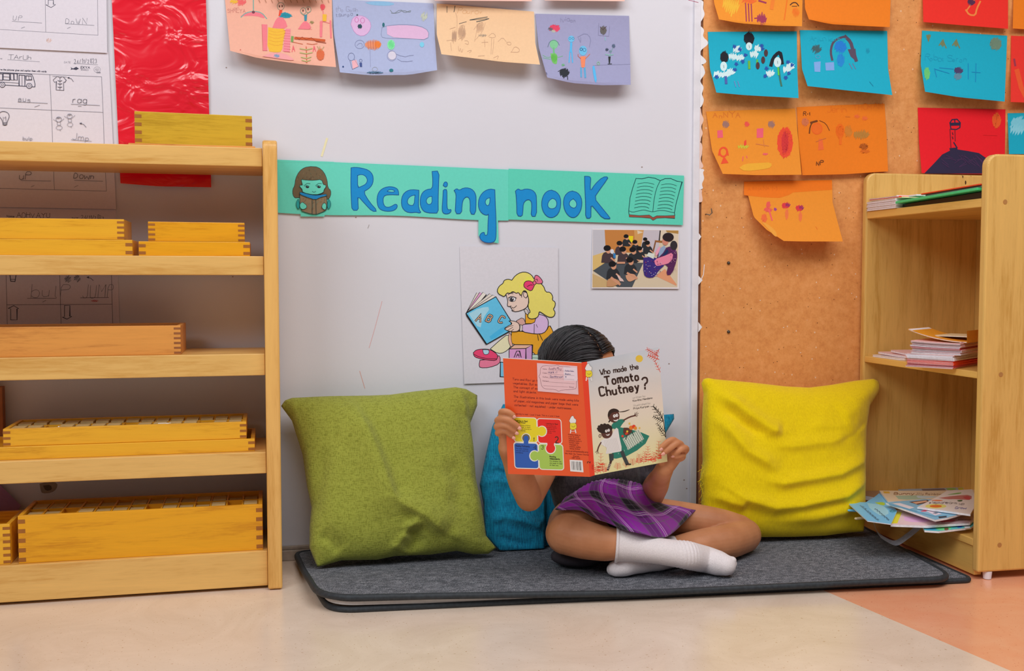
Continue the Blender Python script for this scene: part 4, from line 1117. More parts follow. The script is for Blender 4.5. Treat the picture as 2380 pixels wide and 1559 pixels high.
ink.line([(265, 545), (268, 590)], 18, C(70, 90, 160)); ink.line([(640, 480), (650, 560), (660, 608)], 12, C(60, 110, 90)); ink.line([(636, 480), (640, 530)], 10, C(90, 200, 60)); ink.line([(430, 435), (432, 485)], 16, C(100, 170, 60)); ink.line([(488, 425), (486, 450)], 12, C(90, 180, 60))
for (x, y) in ((550, 375), (530, 425), (492, 465)): ink.dot(x, y, 14, 26, C(72, 50, 52), 12)
for x in (325, 350): ink.line([(x, 575), (x + 12, 615)], 4, C(120, 130, 190))
tag(ink.done('drawing_sheet', M_paper), 'turquoise drawing with black-haired white figures, left of the pin board', 'drawing', G2)
ink = bsheet([(1859, 70), (2062, 72)], [(1877, 200), (1960, 209), (2074, 221)], [(1859, 70), (1864, 160), (1877, 200)], [(2062, 72), (2064, 160), (2074, 221)], .03, CYN)
DB = C(84, 70, 90)
ink.line([(1020, 425), (1008, 370), (1018, 315), (1040, 285), (1070, 270), (1110, 258), (1140, 285)], 16, DB, 1); ink.line([(1110, 258), (1150, 295), (1165, 350), (1190, 430)], 24, DB, 1); ink.fill([(1130, 350), (1185, 345), (1195, 440), (1150, 400)], DB)
ink.hatch(1080, 330, 40, 40, 19, 12, C(30, 120, 204)); ink.hatch(1080, 425, 24, 46, 17, 9, C(30, 130, 200)); ink.hatch(908, 348, 34, 28, 15, 6, C(60, 90, 96), .5, .3); ink.fill([(890, 440), (938, 435), (935, 510), (895, 508)], C(120, 160, 214)); ink.fill([(970, 445), (1032, 440), (1035, 498), (975, 500)], C(120, 158, 214)); ink.ring(918, 402, 16, 12, 5, C(80, 150, 190))
for x in (1140, 1165): ink.line([(x, 450), (x + 22, 490)], 4, C(110, 100, 140))
ink.hatch(1272, 360, 14, 18, 7, 4, C(20, 140, 170)); ink.line([(1285, 580), (1310, 610)], 4, C(10, 120, 150)); ink.text('Arjun kumar', 860, 290, 30, C(22, 160, 186), 3, (1, 0), .3)
tag(ink.done('drawing_sheet', M_paper), 'turquoise drawing with a dark arch over blue marks, second in its row', 'drawing', G2)
ink = bsheet([(2143, 71), (2341, 83)], [(2150, 213), (2230, 226), (2335, 236)], [(2143, 71), (2140, 150), (2150, 213)], [(2341, 83), (2338, 160), (2335, 236)], .03, CYN)
OL = C(112, 122, 84)
ink.line([(1690, 250), (1702, 290), (1715, 250)], 10, OL); ink.hatch(1702, 262, 12, 18, 9, 6, OL)
for x in (1800, 1895): ink.line([(x - 22, 322), (x + 4, 282), (x + 28, 340)], 8, OL); ink.hatch(x + 3, 312, 12, 20, 9, 5, OL)
ink.hatch(2180, 310, 40, 44, 23, 8, C(104, 130, 110)); ink.hatch(1692, 520, 20, 44, 15, 6, C(100, 190, 110), .2, .2); ink.hatch(1915, 500, 30, 24, 13, 9, C(70, 60, 100)); ink.hatch(1910, 542, 26, 24, 11, 8, C(90, 130, 150)); ink.text('Robot Seran', 1680, 430, 34, C(20, 150, 182), 3, (1, .02), .3)
for p in ([(1745, 485), (1760, 545)], [(1780, 480), (1880, 490)], [(1985, 450), (1985, 560)], [(2040, 450), (2036, 580)], [(2010, 510), (2070, 515)], [(1750, 490), (1850, 520)]): ink.line(p, 5, C(16, 130, 180))
tag(ink.done('drawing_sheet', M_paper), 'turquoise drawing with olive arrow shapes, right of the gap between columns', 'drawing', G2)
ink = bsheet([(2350, 83), (2440, 86)], [(2349, 237), (2440, 240)], [(2350, 83), (2349, 237)], None, .02, C(232, 50, 40))
ink.line([(2310, 420), (2318, 465)], 14, C(150, 50, 70)); ink.line([(2330, 500), (2360, 620), (2400, 700)], 34, C(242, 84, 40))
tag(ink.done('drawing_sheet', M_paper), 'red drawing cut by the right edge, beside the turquoise one', 'drawing', G2)

ink = bsheet([(1641, 259), (1750, 255), (1848, 252)], [(1680, 404), (1760, 407), (1863, 406)], [(1641, 259), (1655, 350), (1680, 404)], [(1848, 252), (1855, 320), (1863, 406)], .024, OR1)
GP = C(150, 110, 100)
ink.text('AnNYA', 175, 838, 36, C(206, 112, 40), 5, (1, -.03), .25, 0, 1.1, 2)
for x in (265, 588): ink.hatch(x, 882, 24, 26, 11, 7, GP)
ink.hatch(415, 880, 16, 18, 9, 8, C(240, 80, 70)); ink.fill([(205, 925), (242, 922), (246, 975), (206, 978)], C(252, 90, 110)); ink.fill([(485, 912), (532, 908), (530, 975), (484, 978)], C(252, 90, 110))
ink.hatch(685, 1010, 52, 104, 31, 12, C(236, 70, 44), .25, .08); ink.hatch(685, 1010, 24, 80, 19, 6, C(200, 50, 50), .2, .2)
ink.ring(248, 1078, 26, 32, 12, C(240, 76, 40)); ink.line([(215, 1100), (225, 1050), (270, 1045), (282, 1100)], 10, C(240, 76, 40), 1); ink.fill([(252, 1105), (285, 1155), (230, 1162)], C(240, 76, 40))
ink.hatch(388, 1040, 40, 12, 9, 9, C(190, 180, 50), .1); ink.fill([(396, 1000), (410, 990), (412, 1030), (392, 1032)], C(236, 70, 50)); ink.line([(480, 1020), (570, 1035)], 6, C(206, 120, 60)); ink.line([(530, 990), (540, 1040)], 4, C(206, 120, 60)); ink.hatch(545, 1092, 18, 8, 7, 5, C(250, 90, 100)); ink.line([(388, 1110), (384, 1140)], 5, C(250, 90, 100)); ink.line([(412, 1105), (416, 1120)], 5, C(250, 90, 100))
ink.fill([(360, 1190), (400, 1160), (500, 1155), (590, 1150), (590, 1185), (540, 1200), (400, 1215)], C(222, 160, 44), 1)
tag(ink.done('drawing_sheet', M_paper), 'orange drawing with a red oval and pink squares, left end of its row', 'drawing', G2)
ink = bsheet([(1852, 249), (1950, 244), (2056, 241)], [(1865, 407), (1960, 405), (2064, 398)], [(1852, 249), (1856, 330), (1865, 407)], [(2056, 241), (2061, 320), (2064, 398)], .012, OR2)
DG = C(110, 56, 20)
ink.text('R-1', 815, 818, 24, DG, 5, (1, -.03), .2); ink.text('Jerin', 985, 792, 40, C(216, 108, 24), 5, (1, -.02), .25); ink.text('THOMAN', 1170, 775, 34, C(216, 108, 24), 5, (1, -.02), .25)
ink.line([(858, 945), (862, 900), (880, 865), (915, 858)], 9, DG, 1); ink.line([(930, 855), (975, 875), (1000, 925)], 5, DG, 1); ink.line([(868, 870), (910, 858)], 14, DG); ink.dot(912, 912, 40, 42, C(234, 104, 30)); ink.ring(912, 912, 36, 38, 4, C(226, 90, 30)); ink.hatch(828, 865, 24, 28, 13, 8, C(200, 110, 70))
ink.fill([(925, 985), (950, 985), (960, 1060), (920, 1065)], C(240, 100, 50)); ink.line([(905, 1005), (975, 980)], 5, C(190, 100, 50)); ink.hatch(1075, 930, 28, 48, 13, 11, C(226, 100, 20), .3); ink.line([(1080, 970), (1078, 1020)], 18, C(222, 104, 24)); ink.hatch(1135, 930, 28, 40, 11, 8, C(200, 120, 40)); ink.hatch(1225, 955, 54, 28, 15, 12, C(176, 120, 50), .2, .2)
ink.hatch(1195, 825, 20, 12, 7, 6, C(226, 104, 50)); ink.hatch(1252, 838, 20, 16, 7, 6, C(226, 104, 50)); ink.line([(1115, 826), (1145, 828)], 6, C(206, 110, 30)); ink.hatch(1242, 1040, 28, 22, 13, 8, C(170, 84, 20), .6, .3); ink.hatch(1250, 1072, 34, 14, 9, 7, C(206, 100, 24)); ink.text('NP', 908, 1170, 28, DG, 5, (1, 0), .2)
tag(ink.done('drawing_sheet', M_paper), 'darker orange drawing with a hair outline, overlapping the one left of it', 'drawing', G2)
ink = bsheet([(2133, 250), (2337, 254)], [(2142, 402), (2240, 404), (2335, 404)], [(2133, 250), (2136, 330), (2142, 402)], [(2337, 254), (2335, 404)], .014, C(244, 24, 36), base=.0075)
NVY = C(44, 36, 64)
ink.fill([(1672, 1230), (1740, 1160), (1800, 1095), (1860, 1065), (1900, 1058), (1980, 1070), (2060, 1085), (2140, 1140), (2240, 1230)], NVY); ink.fill([(1850, 1050), (1905, 1045), (1915, 1075), (1858, 1080)], NVY)
ink.line([(1855, 870), (1870, 848), (1905, 845), (1928, 870), (1925, 905), (1900, 918), (1862, 915), (1855, 870)], 8, NVY); ink.fill([(1850, 870), (1925, 868), (1922, 890), (1855, 892)], NVY); ink.line([(1888, 845), (1890, 870)], 8, NVY)
ink.line([(1855, 915), (1862, 1050)], 6, C(120, 24, 40)); ink.line([(1890, 920), (1892, 1000)], 6, C(120, 24, 40)); ink.line([(1882, 1010), (1905, 1048)], 9, NVY)
for y in (940, 970): ink.line([(1872, y), (1876, y + 14)], 8, C(110, 24, 40))
ink.hatch(2185, 855, 30, 52, 17, 9, C(244, 90, 36), .2, .1); ink.line([(2090, 958), (2190, 962)], 3, C(200, 20, 30)); random.seed(9)
for _ in range(22):
    x = random.uniform(1760, 2080); ink.line([(x, 1120 + random.uniform(-20, 70)), (x + 50, 1115 + random.uniform(0, 80))], 4, C(70, 44, 80))
tag(ink.done('drawing_sheet', M_paper), 'bright red drawing of a tower on a dark hill, above the bookcase', 'drawing', G2)
ink = bsheet([(2342, 263), (2440, 262)], [(2345, 358), (2440, 358)], None, None, .01, CYN)
ink.hatch(2345, 880, 60, 50, 17, 12, C(120, 196, 214), .6, .2); ink.hatch(2330, 920, 50, 34, 11, 10, C(130, 200, 216), .2)
tag(ink.done('drawing_sheet', M_paper), 'turquoise sheet at the right edge, just above the bookcase', 'drawing', G2)

ink = wall_sheet([(1729, 422), (1934, 418)], [(1822, 560), (1870, 561), (1959, 561)], [(1729, 422), (1741, 462), (1752, 504), (1782, 534), (1822, 560)], [(1934, 418), (1935, 470), (1948, 520), (1959, 561)], .0075, curl(.05, 1.6), OR1, (16, 26), 6)
ink.frame(1580, 380, 4.102)
ink.fill([(612, 172), (1448, 158), (1452, 250), (1080, 275), (1040, 300), (950, 328), (800, 322), (650, 306), (612, 300)], C(236, 112, 18))
ink.text('AIHIANA MI', 650, 260, 34, C(210, 98, 20), 4, (1, -.02), .3)
PP = C(220, 84, 76)
for (x, y) in ((1010, 400), (1140, 425)): ink.hatch(x, y, 36, 28, 15, 10, C(206, 50, 60), .5, .2); ink.hatch(x + 20, y - 6, 24, 22, 7, 6, C(130, 40, 90), .3, .3); ink.hatch(x + 10, y + 80, 14, 46, 11, 9, C(240, 110, 60), .1, .2)
ink.hatch(845, 395, 20, 28, 11, 8, PP, .4, .3); ink.hatch(840, 440, 40, 22, 11, 8, PP, .8, .3); ink.line([(850, 440), (880, 540)], 14, C(226, 90, 90)); ink.hatch(910, 435, 14, 14, 7, 7, C(150, 60, 130)); ink.hatch(805, 520, 26, 40, 11, 10, C(240, 100, 50))
ink.line([(1295, 600), (1312, 628)], 3, C(210, 90, 30)); ink.fill([(780, 555), (830, 570), (915, 640), (930, 700), (900, 690), (840, 620)], C(252, 150, 54), 1)
tag(ink.done('drawing_sheet', M_paper), 'lone orange sheet lowest on the board, with a folded top and curled corner', 'drawing', G2)

# ================================================================== left shelf
TIERS = [(.792, .8265), (.592, .627), (.405, .4455), (.220, .2605), (.006, .0725)]
SY0, SY1 = -0.2015, -0.018
root = thing('storage_shelf', (-.35, -.11, 0), 'open five-tier pine shelf unit standing against the wall on the left', 'shelf')
bm = bmesh.new()
pts = []
for k in range(7):
    a = pi / 2 * k / 6; pts.append(Vector((-.0045, -.215 + .014 * (1 - sin(a)), .843 - .014 * (1 - cos(a))))) if False else None
prof = [(-.215, 0.002), (-.215, .826)] + [(-.215 + .015 * (1 - cos(radians(t))), .826 + .015 * sin(radians(t))) for t in (22, 45, 67, 90)] + [(-.02, .841), (-.012, .833), (-.012, .002)]
prism(bm, [Vector((-.0045, y, z)) for y, z in prof], (.0265, 0, 0), bev=.0035)
obj('side_panel', bm, M_pine_z, root, smooth=False)
bm = bmesh.new()
prism(bm, [Vector((-.93, y, z)) for y, z in prof], (.0265, 0, 0), bev=.0035)
obj('side_panel', bm, M_pine_z, root)
for i, (z0, z1) in enumerate(TIERS):
    bm = bmesh.new()
    if i < 4:
        box(bm, -.904, -.005, SY0, SY1, z0, z1, .0015)
        obj(('top_board', 'shelf_board', 'shelf_board', 'shelf_board')[i], bm, M_pine_x, root)
    else:
        box(bm, -.904, -.005, SY0, SY0 + .02, z0, z1, .0015)
        obj('base_front', bm, M_pine_x, root)
        bm = bmesh.new(); box(bm, -.904, -.005, SY0 + .0205, SY1, z1 - .018, z1 - .0005, .001)
        obj('shelf_board', bm, M_pine_x, root)


def joint_box(name, x0, x1, yf, dep, z0, z1, mat, gmat, nj, label, cat='box', group=None, comp=0, rows=2, rot=0.0, wall=.0075, rim=True):
    """a finger-jointed wooden box; comp > 0 gives that many compartments"""
    cx, cy = (x0 + x1) / 2, yf + dep / 2
    r = thing(name, (cx, cy, z0), label, cat, group, rot)
    w2, d2, h = (x1 - x0) / 2, dep / 2, z1 - z0
    bm = bmesh.new()
    box(bm, -w2, w2, -d2, -d2 + wall, 0, h, .0008)
    box(bm, -w2, w2, d2 - wall, d2, 0, h, .0008)
    box(bm, -w2, -w2 + wall, -d2 + wall, d2 - wall, 0, h, .0008)
    box(bm, w2 - wall, w2, -d2 + wall, d2 - wall, 0, h, .0008)
    box(bm, -w2 + wall, w2 - wall, -d2 + wall, d2 - wall, .001, .005)
    hh = h / (2 * nj)
    for k in range(nj):
        z = h - hh * (2 * k + 1.65)
        for sx in (-1, 1):
            xa = sx * w2; xb = sx * (w2 - .012)
            box(bm, min(xa, xb) + .0004 * (sx < 0) - .0006 * (sx < 0), max(xa, xb) + .0002, -d2 - .0003, -d2 + .001, z, z + hh * .85, mi=1)
    obj('body', bm, [mat, gmat], r, local=True)
    if comp:
        bm = bmesh.new()
        cw = (2 * w2 - 2 * wall) / comp
        for k in range(1, comp): box(bm, -w2 + wall + k * cw - .0015, -w2 + wall + k * cw + .0015, -d2 + wall, d2 - wall, .005, h - .004)
        obj('divider', bm, [mat], r, local=True)['kind'] = 'stuff'
        bm = bmesh.new()
        for q in range(1, rows):
            y = -d2 + wall + q * (2 * d2 - 2 * wall) / rows
            box(bm, -w2 + wall, w2 - wall, y - .0015, y + .0015, .005, h - .0035)
        obj('long_divider', bm, [mat], r, local=True)
    return r, cw if comp else 0


def xs(p0, p1, y): return U(p0, 645, y).x, U(p1, 645, y).x


GB = 'finger-jointed wooden boxes on the left shelf'
# top board: thin lid and box
x0, x1 = xs(302, 602, -.17)
r, _ = joint_box('wooden_tray', x0, x1 - .004, -.155, .12, .8268, .8345, M_box3, M_grain3, 1, 'thin brown wooden tray under the box on top of the left shelf', 'tray', GB, rot=.0)
x0, x1 = xs(316, 587, -.15)
joint_box('wooden_box', x0, x1, -.145, .095, .8348, .8935, M_box4, M_grain, 4, 'olive-yellow wooden box on top of the left shelf, in front of the red paper', 'box', GB, rot=.06)
# second tier
z = .6272
joint_box('wooden_tray', -.62, xs(0, 310, -.185)[1], -.19, .13, z, z + .0285, M_box, M_grain, 2, 'low yellow wooden tray at the left of the second tier, carrying a box', 'tray', GB)
joint_box('wooden_box', -.60, xs(0, 291, -.18)[1], -.182, .11, z + .0288, z + .066, M_box, M_grain, 4, 'long yellow wooden box at the left of the second tier, on a tray', 'box', GB)
x0, x1 = xs(324, 582, -.185)
joint_box('wooden_tray', x0, x1, -.188, .125, z, z + .0262, M_box4 if False else M_box2, M_grain, 2, 'low amber wooden tray at the right of the second tier, carrying a shorter box', 'tray', GB)
x0, x1 = xs(343, 567, -.18)
joint_box('wooden_box', x0, x1, -.178, .1, z + .0265, z + .0625, M_box2, M_grain, 4, 'short amber wooden box at the right of the second tier, on a tray', 'box', GB, rot=.05)
# third tier
z = .4457
joint_box('compartment_box', -.62, xs(0, 418, -.185)[1], -.19, .13, z, z + .0535, M_box3, M_grain3, 6, 'long orange-brown wooden box alone on the third tier of the left shelf', 'box', GB, comp=14)
# fourth tier
z = .2607
joint_box('wooden_tray', -.62, xs(0, 587, -.185)[1], -.188, .145, z, z + .0235, M_box, M_grain, 2, 'long low wooden tray under the compartment box on the fourth tier', 'tray', GB)
fx0, fx1 = xs(-2, 568, -.18)
b4, cw4 = joint_box('compartment_box', fx0, fx1, -.183, .13, z + .0238, z + .0555, M_box, M_grain, 3, 'yellow compartment box with letter cards on the fourth tier, on a long tray', 'box', GB, comp=15)
bm = bmesh.new(); box(bm, -.62, U(5, 900, -.043).x, -.043, -.022, z, z + .118, .001)
tag(obj('wooden_block', bm, M_grain3), 'dark brown block at the far left edge of the fourth tier', 'block')
# bottom tier
z = .0727
joint_box('wooden_box', -.62, xs(0, 8, -.19)[1], -.192, .12, z, z + .073, M_box, M_grain, 6, 'end of a wooden box at the far left of the bottom tier', 'box', GB)
gx0, gx1 = xs(27, 603, -.19)
b5, cw5 = joint_box('compartment_box', gx0, gx1, -.192, .135, z, z + .087, M_box2, M_grain, 5, 'deep amber compartment box with letter cards on the bottom tier of the left shelf', 'box', GB, comp=14)

M_lcard = plain('aged_card', C(178, 152, 102), 0.7, nscale=30, var=.12)
M_wcard = plain('white_card', C(232, 230, 238), 0.6, var=.02)
random.seed(11)
card0 = None
for (bx, cw, n, w2, yf, dep, zb, dz, grp, lab) in ((b4, cw4, 15, (fx1 - fx0) / 2, -.183, .13, .2607 + .0238, .0265, 'letter cards in the fourth-tier compartment box', 'pale wooden letter cards in a compartment of the fourth-tier box'),
                                             (b5, cw5, 14, (gx1 - gx0) / 2, -.192, .135, .0727, .080, 'letter cards in the bottom-tier compartment box', 'pale wooden letter cards in a compartment of the deep bottom-tier box')):
    for q in range(2):
        for k in range(n):
            if card0 is None:
                bm = bmesh.new()
                for s_ in range(3): box(bm, -.013, .013, -.022 + s_ * .001, .018 - s_ * .003, s_ * .25, s_ * .25 + .24, .0)
                # a pile of three cards, one unit high; scaled to the pile's height
                for v in bm.verts: v.co.z *= .02
                card0 = obj('letter_card', bm, M_lcard, local=True); o = card0
            else:
                o = card0.copy(); COL.objects.link(o)
            rd = (dep - .015) / 2
            o.location = (bx.location.x - w2 + .0075 + cw * (k + .5), yf + .0075 + rd * (q + .5), zb + .0051)
            hgt = dz * random.uniform(.93, 1.0) if not (q == 0 and k % 5 == 2) else dz * .8
            o.scale = (cw * .82 / .026, rd * .8 / .044, hgt / .0148)
            tag(o, lab, 'letter card', grp)
for (px, py, yy, zz, lab) in ((498, 1211, -.178, .162, 'white card sticking up from the deep box on the bottom tier'), (150, 995, -.15, .312, 'white card in the left part of the fourth-tier box'), (382, 988, -.165, .312, 'white card in the right part of the fourth-tier box')):
    c = U(px, py, yy)
    bm = bmesh.new(); box(bm, c.x - .0115, c.x + .0115, yy, yy + .003, c.z - .012, c.z + .004, .0005)
    tag(obj('white_card', bm, M_wcard), lab, 'card')
# crumpled white paper scraps on the top board
bm = bmesh.new(); random.seed(4)
for k in range(5):
    x = U(225 + k * 10, 330, -.06).x
    p = [Vector((x, -.06, .8268)), Vector((x + .022, -.055, .8268)), Vector((x + .016, -.05, .8268 + random.uniform(.006, .012))), Vector((x + .004, -.062, .8268 + random.uniform(.005, .012)))]
    prism(bm, p, (0, .004, .0006))
tag(obj('paper_scrap', bm, M_wcard), 'crumpled white paper scraps on the top board, left of the box', 'paper', kind='stuff')

# ================================================================== bookcase on the right
D0 = Vector((1.3475, -.012, 0)); D1 = Vector((1.335, -.463, 0)); BX = (D0 - D1); BX.normalize(); BN = Vector((BX.y, -BX.x, 0))   # BN points into the case


def bc(t, s, z): return Vector((1.335, -.463, 0)) + BX * t + BN * s + Vector((0, 0, z))


def hexa(bm, t0, t1, s0, s1, z0, z1, bev=.001, mi=0):
    vs = [bm.verts.new(bc(t, s, z_)) for z_ in (z0, z1) for s in (s0, s1) for t in (t0, t1)]
    fs = [bm.faces.new([vs[i] for i in q]) for q in ((0, 1, 3, 2), (4, 6, 7, 5), (0, 4, 5, 1), (2, 3, 7, 6), (0, 2, 6, 4), (1, 5, 7, 3))]
    for f in fs: f.material_index = mi
    if bev:
        bmesh.ops.bevel(bm, geom=list(set(e for f in fs for e in f.edges)), offset=bev, segments=2, affect='EDGES', profile=.5)


root = thing('bookcase', (1.5, -.24, 0), 'birch plywood bookcase with open front facing left, at the right edge', 'bookcase')


def bpanel(t0, t1, top, W):
    bm = bmesh.new(); R = .022
    pr_ = [(0, .016), (0, top - R)] + [(R - R * cos(radians(a)), top - R + R * sin(radians(a))) for a in (15, 30, 45, 60, 75, 90)] + [(W - R, top), (W, top - R), (W, .016)]
    prism(bm, [bc(t0, s, z_) for s, z_ in pr_], BX * (t1 - t0), bev=.004)
    return bm


obj('side_panel', bpanel(0, .019, .822, .31), M_birch_z, root)
obj('side_panel', bpanel(.432, .450, .828, .345), M_birch_z, root)
for z0, z1 in ((.7225, .7393), (.392, .4053), (.0635, .078)):
    bm = bmesh.new(); hexa(bm, .0195, .4315, .002, .285, z0, z1, .0015); obj('shelf_board', bm, M_birch_y, root)
bm = bmesh.new(); hexa(bm, .0195, .4315, .006, .022, .006, .063, .001); obj('base_front', bm, M_birch_y, root)
bm = bmesh.new(); hexa(bm, .0195, .4315, .286, .296, .078, .80, .001); obj('back_panel', bm, M_birch_z, root)
for t, s in ((.0095, .028), (.0095, .27), (.441, .028), (.441, .27)):
    bm = bmesh.new(); c = bc(t, s, 0); tube(bm, [c + Vector((0, 0, .001)), c + Vector((0, 0, .016))], [.0075, .009], 14, cap=False)
    obj('foot', bm, M_trim, root)['label'] = 'white plastic foot'
bm = bmesh.new()
for px, py in ((2336, 469), (2326, 870), (2323, 1266)):
    c = plane_hit(px, py, bc(0, 0, 0), BX)
    tube(bm, [c + BX * .002, c - BX * .0006], [.0045, .0045], 14, cap=False)
obj('dowel_plug', bm, plain('dowel_end', C(170, 120, 66), .6), root)['kind'] = 'stuff'

ink = Ink(lambda x, y, o: plane_hit(x, y, bc(.432, 0, 0) - BX * (.0006 + o), BX))
ink.frame(1990, 400, 7.677)
ink.fill([(1895, 60), (1912, 66), (1908, 108), (1896, 96)], C(60, 36, 20)); ink.fill([(1945, 150), (1962, 155), (1966, 200), (1950, 228), (1940, 190)], C(56, 32, 18), 1); ink.line([(1868, 38), (1898, 66)], 4, C(90, 60, 30)); ink.fill([(2045, 60), (2058, 70), (2046, 76)], C(110, 74, 40))
o = obj('scuff_mark', ink.bm, M_paper, root, recalc=False); o['kind'] = 'stuff'

# ---- booklets
def leaf_mat(name, col, rough=.5): return plain(name, col, rough, nscale=120, var=.05)


M_pages = plain('paper_edges', C(228, 220, 226), .7, nscale=200, var=.07)
MC = {'white': leaf_mat('white_cover', C(224, 216, 220)), 'pink': leaf_mat('pink_cover', C(226, 180, 180)), 'red': leaf_mat('red_cover', C(238, 60, 26)), 'crimson': leaf_mat('crimson_cover', C(190, 50, 70)),
      'orange': leaf_mat('orange_cover', C(232, 150, 40)), 'cream': leaf_mat('cream_cover', C(232, 204, 160)), 'green': leaf_mat('green_plastic', C(60, 190, 120), .3), 'black': leaf_mat('black_folder', C(26, 22, 20), .4), 'blue': leaf_mat('blue_cover', C(110, 186, 220)), 'grey': leaf_mat('grey_cover', C(110, 106, 110)), 'tan': leaf_mat('tan_cover', C(196, 156, 110))}


def booklet(B, du, wu, dv, wv_, z, th, cover, label, group, bend=0.0, cat='booklet'):
    """corner B, edge directions du (pages show) and dv (spine runs along it)"""
    r = thing('booklet', (B.x, B.y, z), label, cat, group)
    n = 8
    def sheet(bm, z0, z1, i0=0.0, i1=1.0, j0=0.0, j1=1.0):
        V = []
        for zz in (z0, z1):
            V.append([[bm.verts.new(du * (wu * (i0 + (i1 - i0) * i / n)) + dv * (wv_ * j) + Vector((0, 0, zz + bend * (i / n) ** 2))) for i in range(n + 1)] for j in (j0, j1)])
        for i in range(n):
            bm.faces.new((V[0][0][i], V[0][0][i + 1], V[0][1][i + 1], V[0][1][i])); bm.faces.new((V[1][0][i], V[1][1][i], V[1][1][i + 1], V[1][0][i + 1]))
            for j in (0, 1): bm.faces.new((V[0][j][i], V[1][j][i], V[1][j][i + 1], V[0][j][i + 1]))
        for i in (0, n): bm.faces.new((V[0][0][i], V[0][1][i], V[1][1][i], V[1][0][i]))
    bm = bmesh.new(); sheet(bm, th - .0003, th); sheet(bm, 0, .0003); sheet(bm, .0003, th - .0003, 0, .012)
    obj('cover', bm, MC[cover], r, local=True)
    bm = bmesh.new(); sheet(bm, .00035, th - .00035, .015, .99, .008, .99)
    obj('pages', bm, M_pages, r, local=True)
    return r


A_, B_ = G(2112, 852, .4055), G(2216, 858, .4055)
random.seed(21)
GM = 'booklets in the tall stack on the middle shelf'
z = .4057
seq = ['pink', 'crimson', 'crimson', 'red', 'red', 'red', 'red', 'white', 'white', 'white', 'white', 'pink']
for k, cv in enumerate(seq):
    j = Vector((random.uniform(-.002, .002), random.uniform(-.002, .002), 0)); ang = random.uniform(-.03, .03)
    du = (A_ - B_).normalized(); du = Matrix.Rotation(ang, 3, 'Z') @ du; dv = Vector((-du.y, du.x, 0)) * -1
    if dv.x < 0: dv = -dv
    booklet(B_ + j, du, .095, dv, .15, z, .00225, cv, 'thin booklet with white page edges in the lower part of the tall middle-shelf stack', GM)
    z += .0023
for k, cv in enumerate(['white', 'pink', 'white', 'pink', 'crimson', 'white', 'pink', 'white', 'pink']):
    j = Vector((.012 + random.uniform(-.003, .003), -.006 + random.uniform(-.002, .002), 0)); ang = random.uniform(-.04, .04) + .03
    du = Matrix.Rotation(ang, 3, 'Z') @ (A_ - B_).normalized(); dv = Vector((-du.y, du.x, 0))
    if dv.x < 0: dv = -dv
    booklet(B_ + j, du, .098, dv, .14, z, .0021, cv, 'thin booklet with curled corners in the upper part of the tall middle-shelf stack', 'upper booklets in the tall stack on the middle shelf', .0004 * k)
    z += .0026
du = (A_ - B_).normalized(); dv = Vector((-du.y, du.x, 0)); dv = dv if dv.x > 0 else -dv
booklet(B_ + Vector((.03, .0, 0)), du, .12, dv, .11, z + .0005, .0025, 'orange', 'orange booklet curling up on top of the middle-shelf stack', None, .022)
booklet(B_ + Vector((.05, .02, 0)), du, .07, dv, .09, z + .0105, .0022, 'cream', 'cream booklet lying on the orange one on the middle shelf', None, .0)
for k, (px, wpx, lab, cv, bd) in enumerate(((0, 0, 'lowest pale booklet in the small pile at the far end of the middle shelf', 'white', 0), (0, 0, 'pale booklet under the top one of the small middle-shelf pile', 'pink', .002), (0, 0, 'top booklet of the small pile at the far end of the middle shelf', 'pink', .003))):
    booklet(bc(.30 - .006 * k, .012 + .01 * k, 0), BX, .115 - .03 * (k == 2), BN, .14, .4056 + .0052 * k, .0045, cv, lab, None, bd)

# top shelf
def tt(px, py): 
    p = plane_hit(px, py, bc(0, 0, 0), BN); return (p - bc(0, 0, 0)).dot(BX)


t_a, t_b = tt(2016, 480), tt(2084, 480)
z = .7396
for k in range(5):
    booklet(bc(t_b + .002 * random.uniform(-1, 1), -.002 + .002 * random.uniform(-1, 1), 0), BX, t_a - t_b, BN, .2, z, .004, 'white', 'white booklet in the short pile at the far end of the top shelf', 'white booklets on the top shelf')
    z += .0041
for k, cv in enumerate(('cream', 'red', 'white')):
    booklet(bc(t_b - .02 + .01 * k, .0, 0), BX, t_a - t_b + .015 - .01 * k, BN, .2, z, .0019, cv, ('thin cream booklet on the white pile of the top shelf', 'thin red booklet near the top of the far pile on the top shelf', 'uppermost white booklet of the far pile on the top shelf')[k], None, .0015)
    z += .002
for name, t0, t1, z0, th, mt, lab, s0, bend in (('folder', .022, t_b - .003, .7396, .014, 'black', 'black folder on the top shelf under the green one', .012, 0), ('folder', .022, t_b - .004, .7545, .0055, 'green', 'bright green plastic folder lying on the top shelf', -.006, 0), ('folder', .022, t_b - .10, .7605, .0035, 'grey', 'dark grey folder between the green and the red one', .004, 0), ('folder', .022, t_b - .09, .7645, .003, 'red', 'thin red folder topmost on the top shelf', .0, 0)):
    bm = bmesh.new(); hexa(bm, t0, t1, s0, s0 + .22, z0, z0 + th, .0012)
    for v in bm.verts:
        t = (v.co - bc(0, 0, 0)).dot(BX)
        if mt != 'black': v.co.z -= .008 * max(0, (t - .10) / .25) if mt in ('green', 'grey', 'red') else 0
        if mt == 'black': v.co.z = min(v.co.z, .7396 + .014 - .0085 * max(0, (t - .10) / .25))
    tag(obj(name, bm, MC[mt]), lab, 'folder')
bm = bmesh.new(); hexa(bm, t_b - .075, t_b - .045, .0, .12, .7595, .7635, .001)
tag(obj('card_pack', bm, MC['white']), 'small white card pack lying on the green folder', 'card pack')

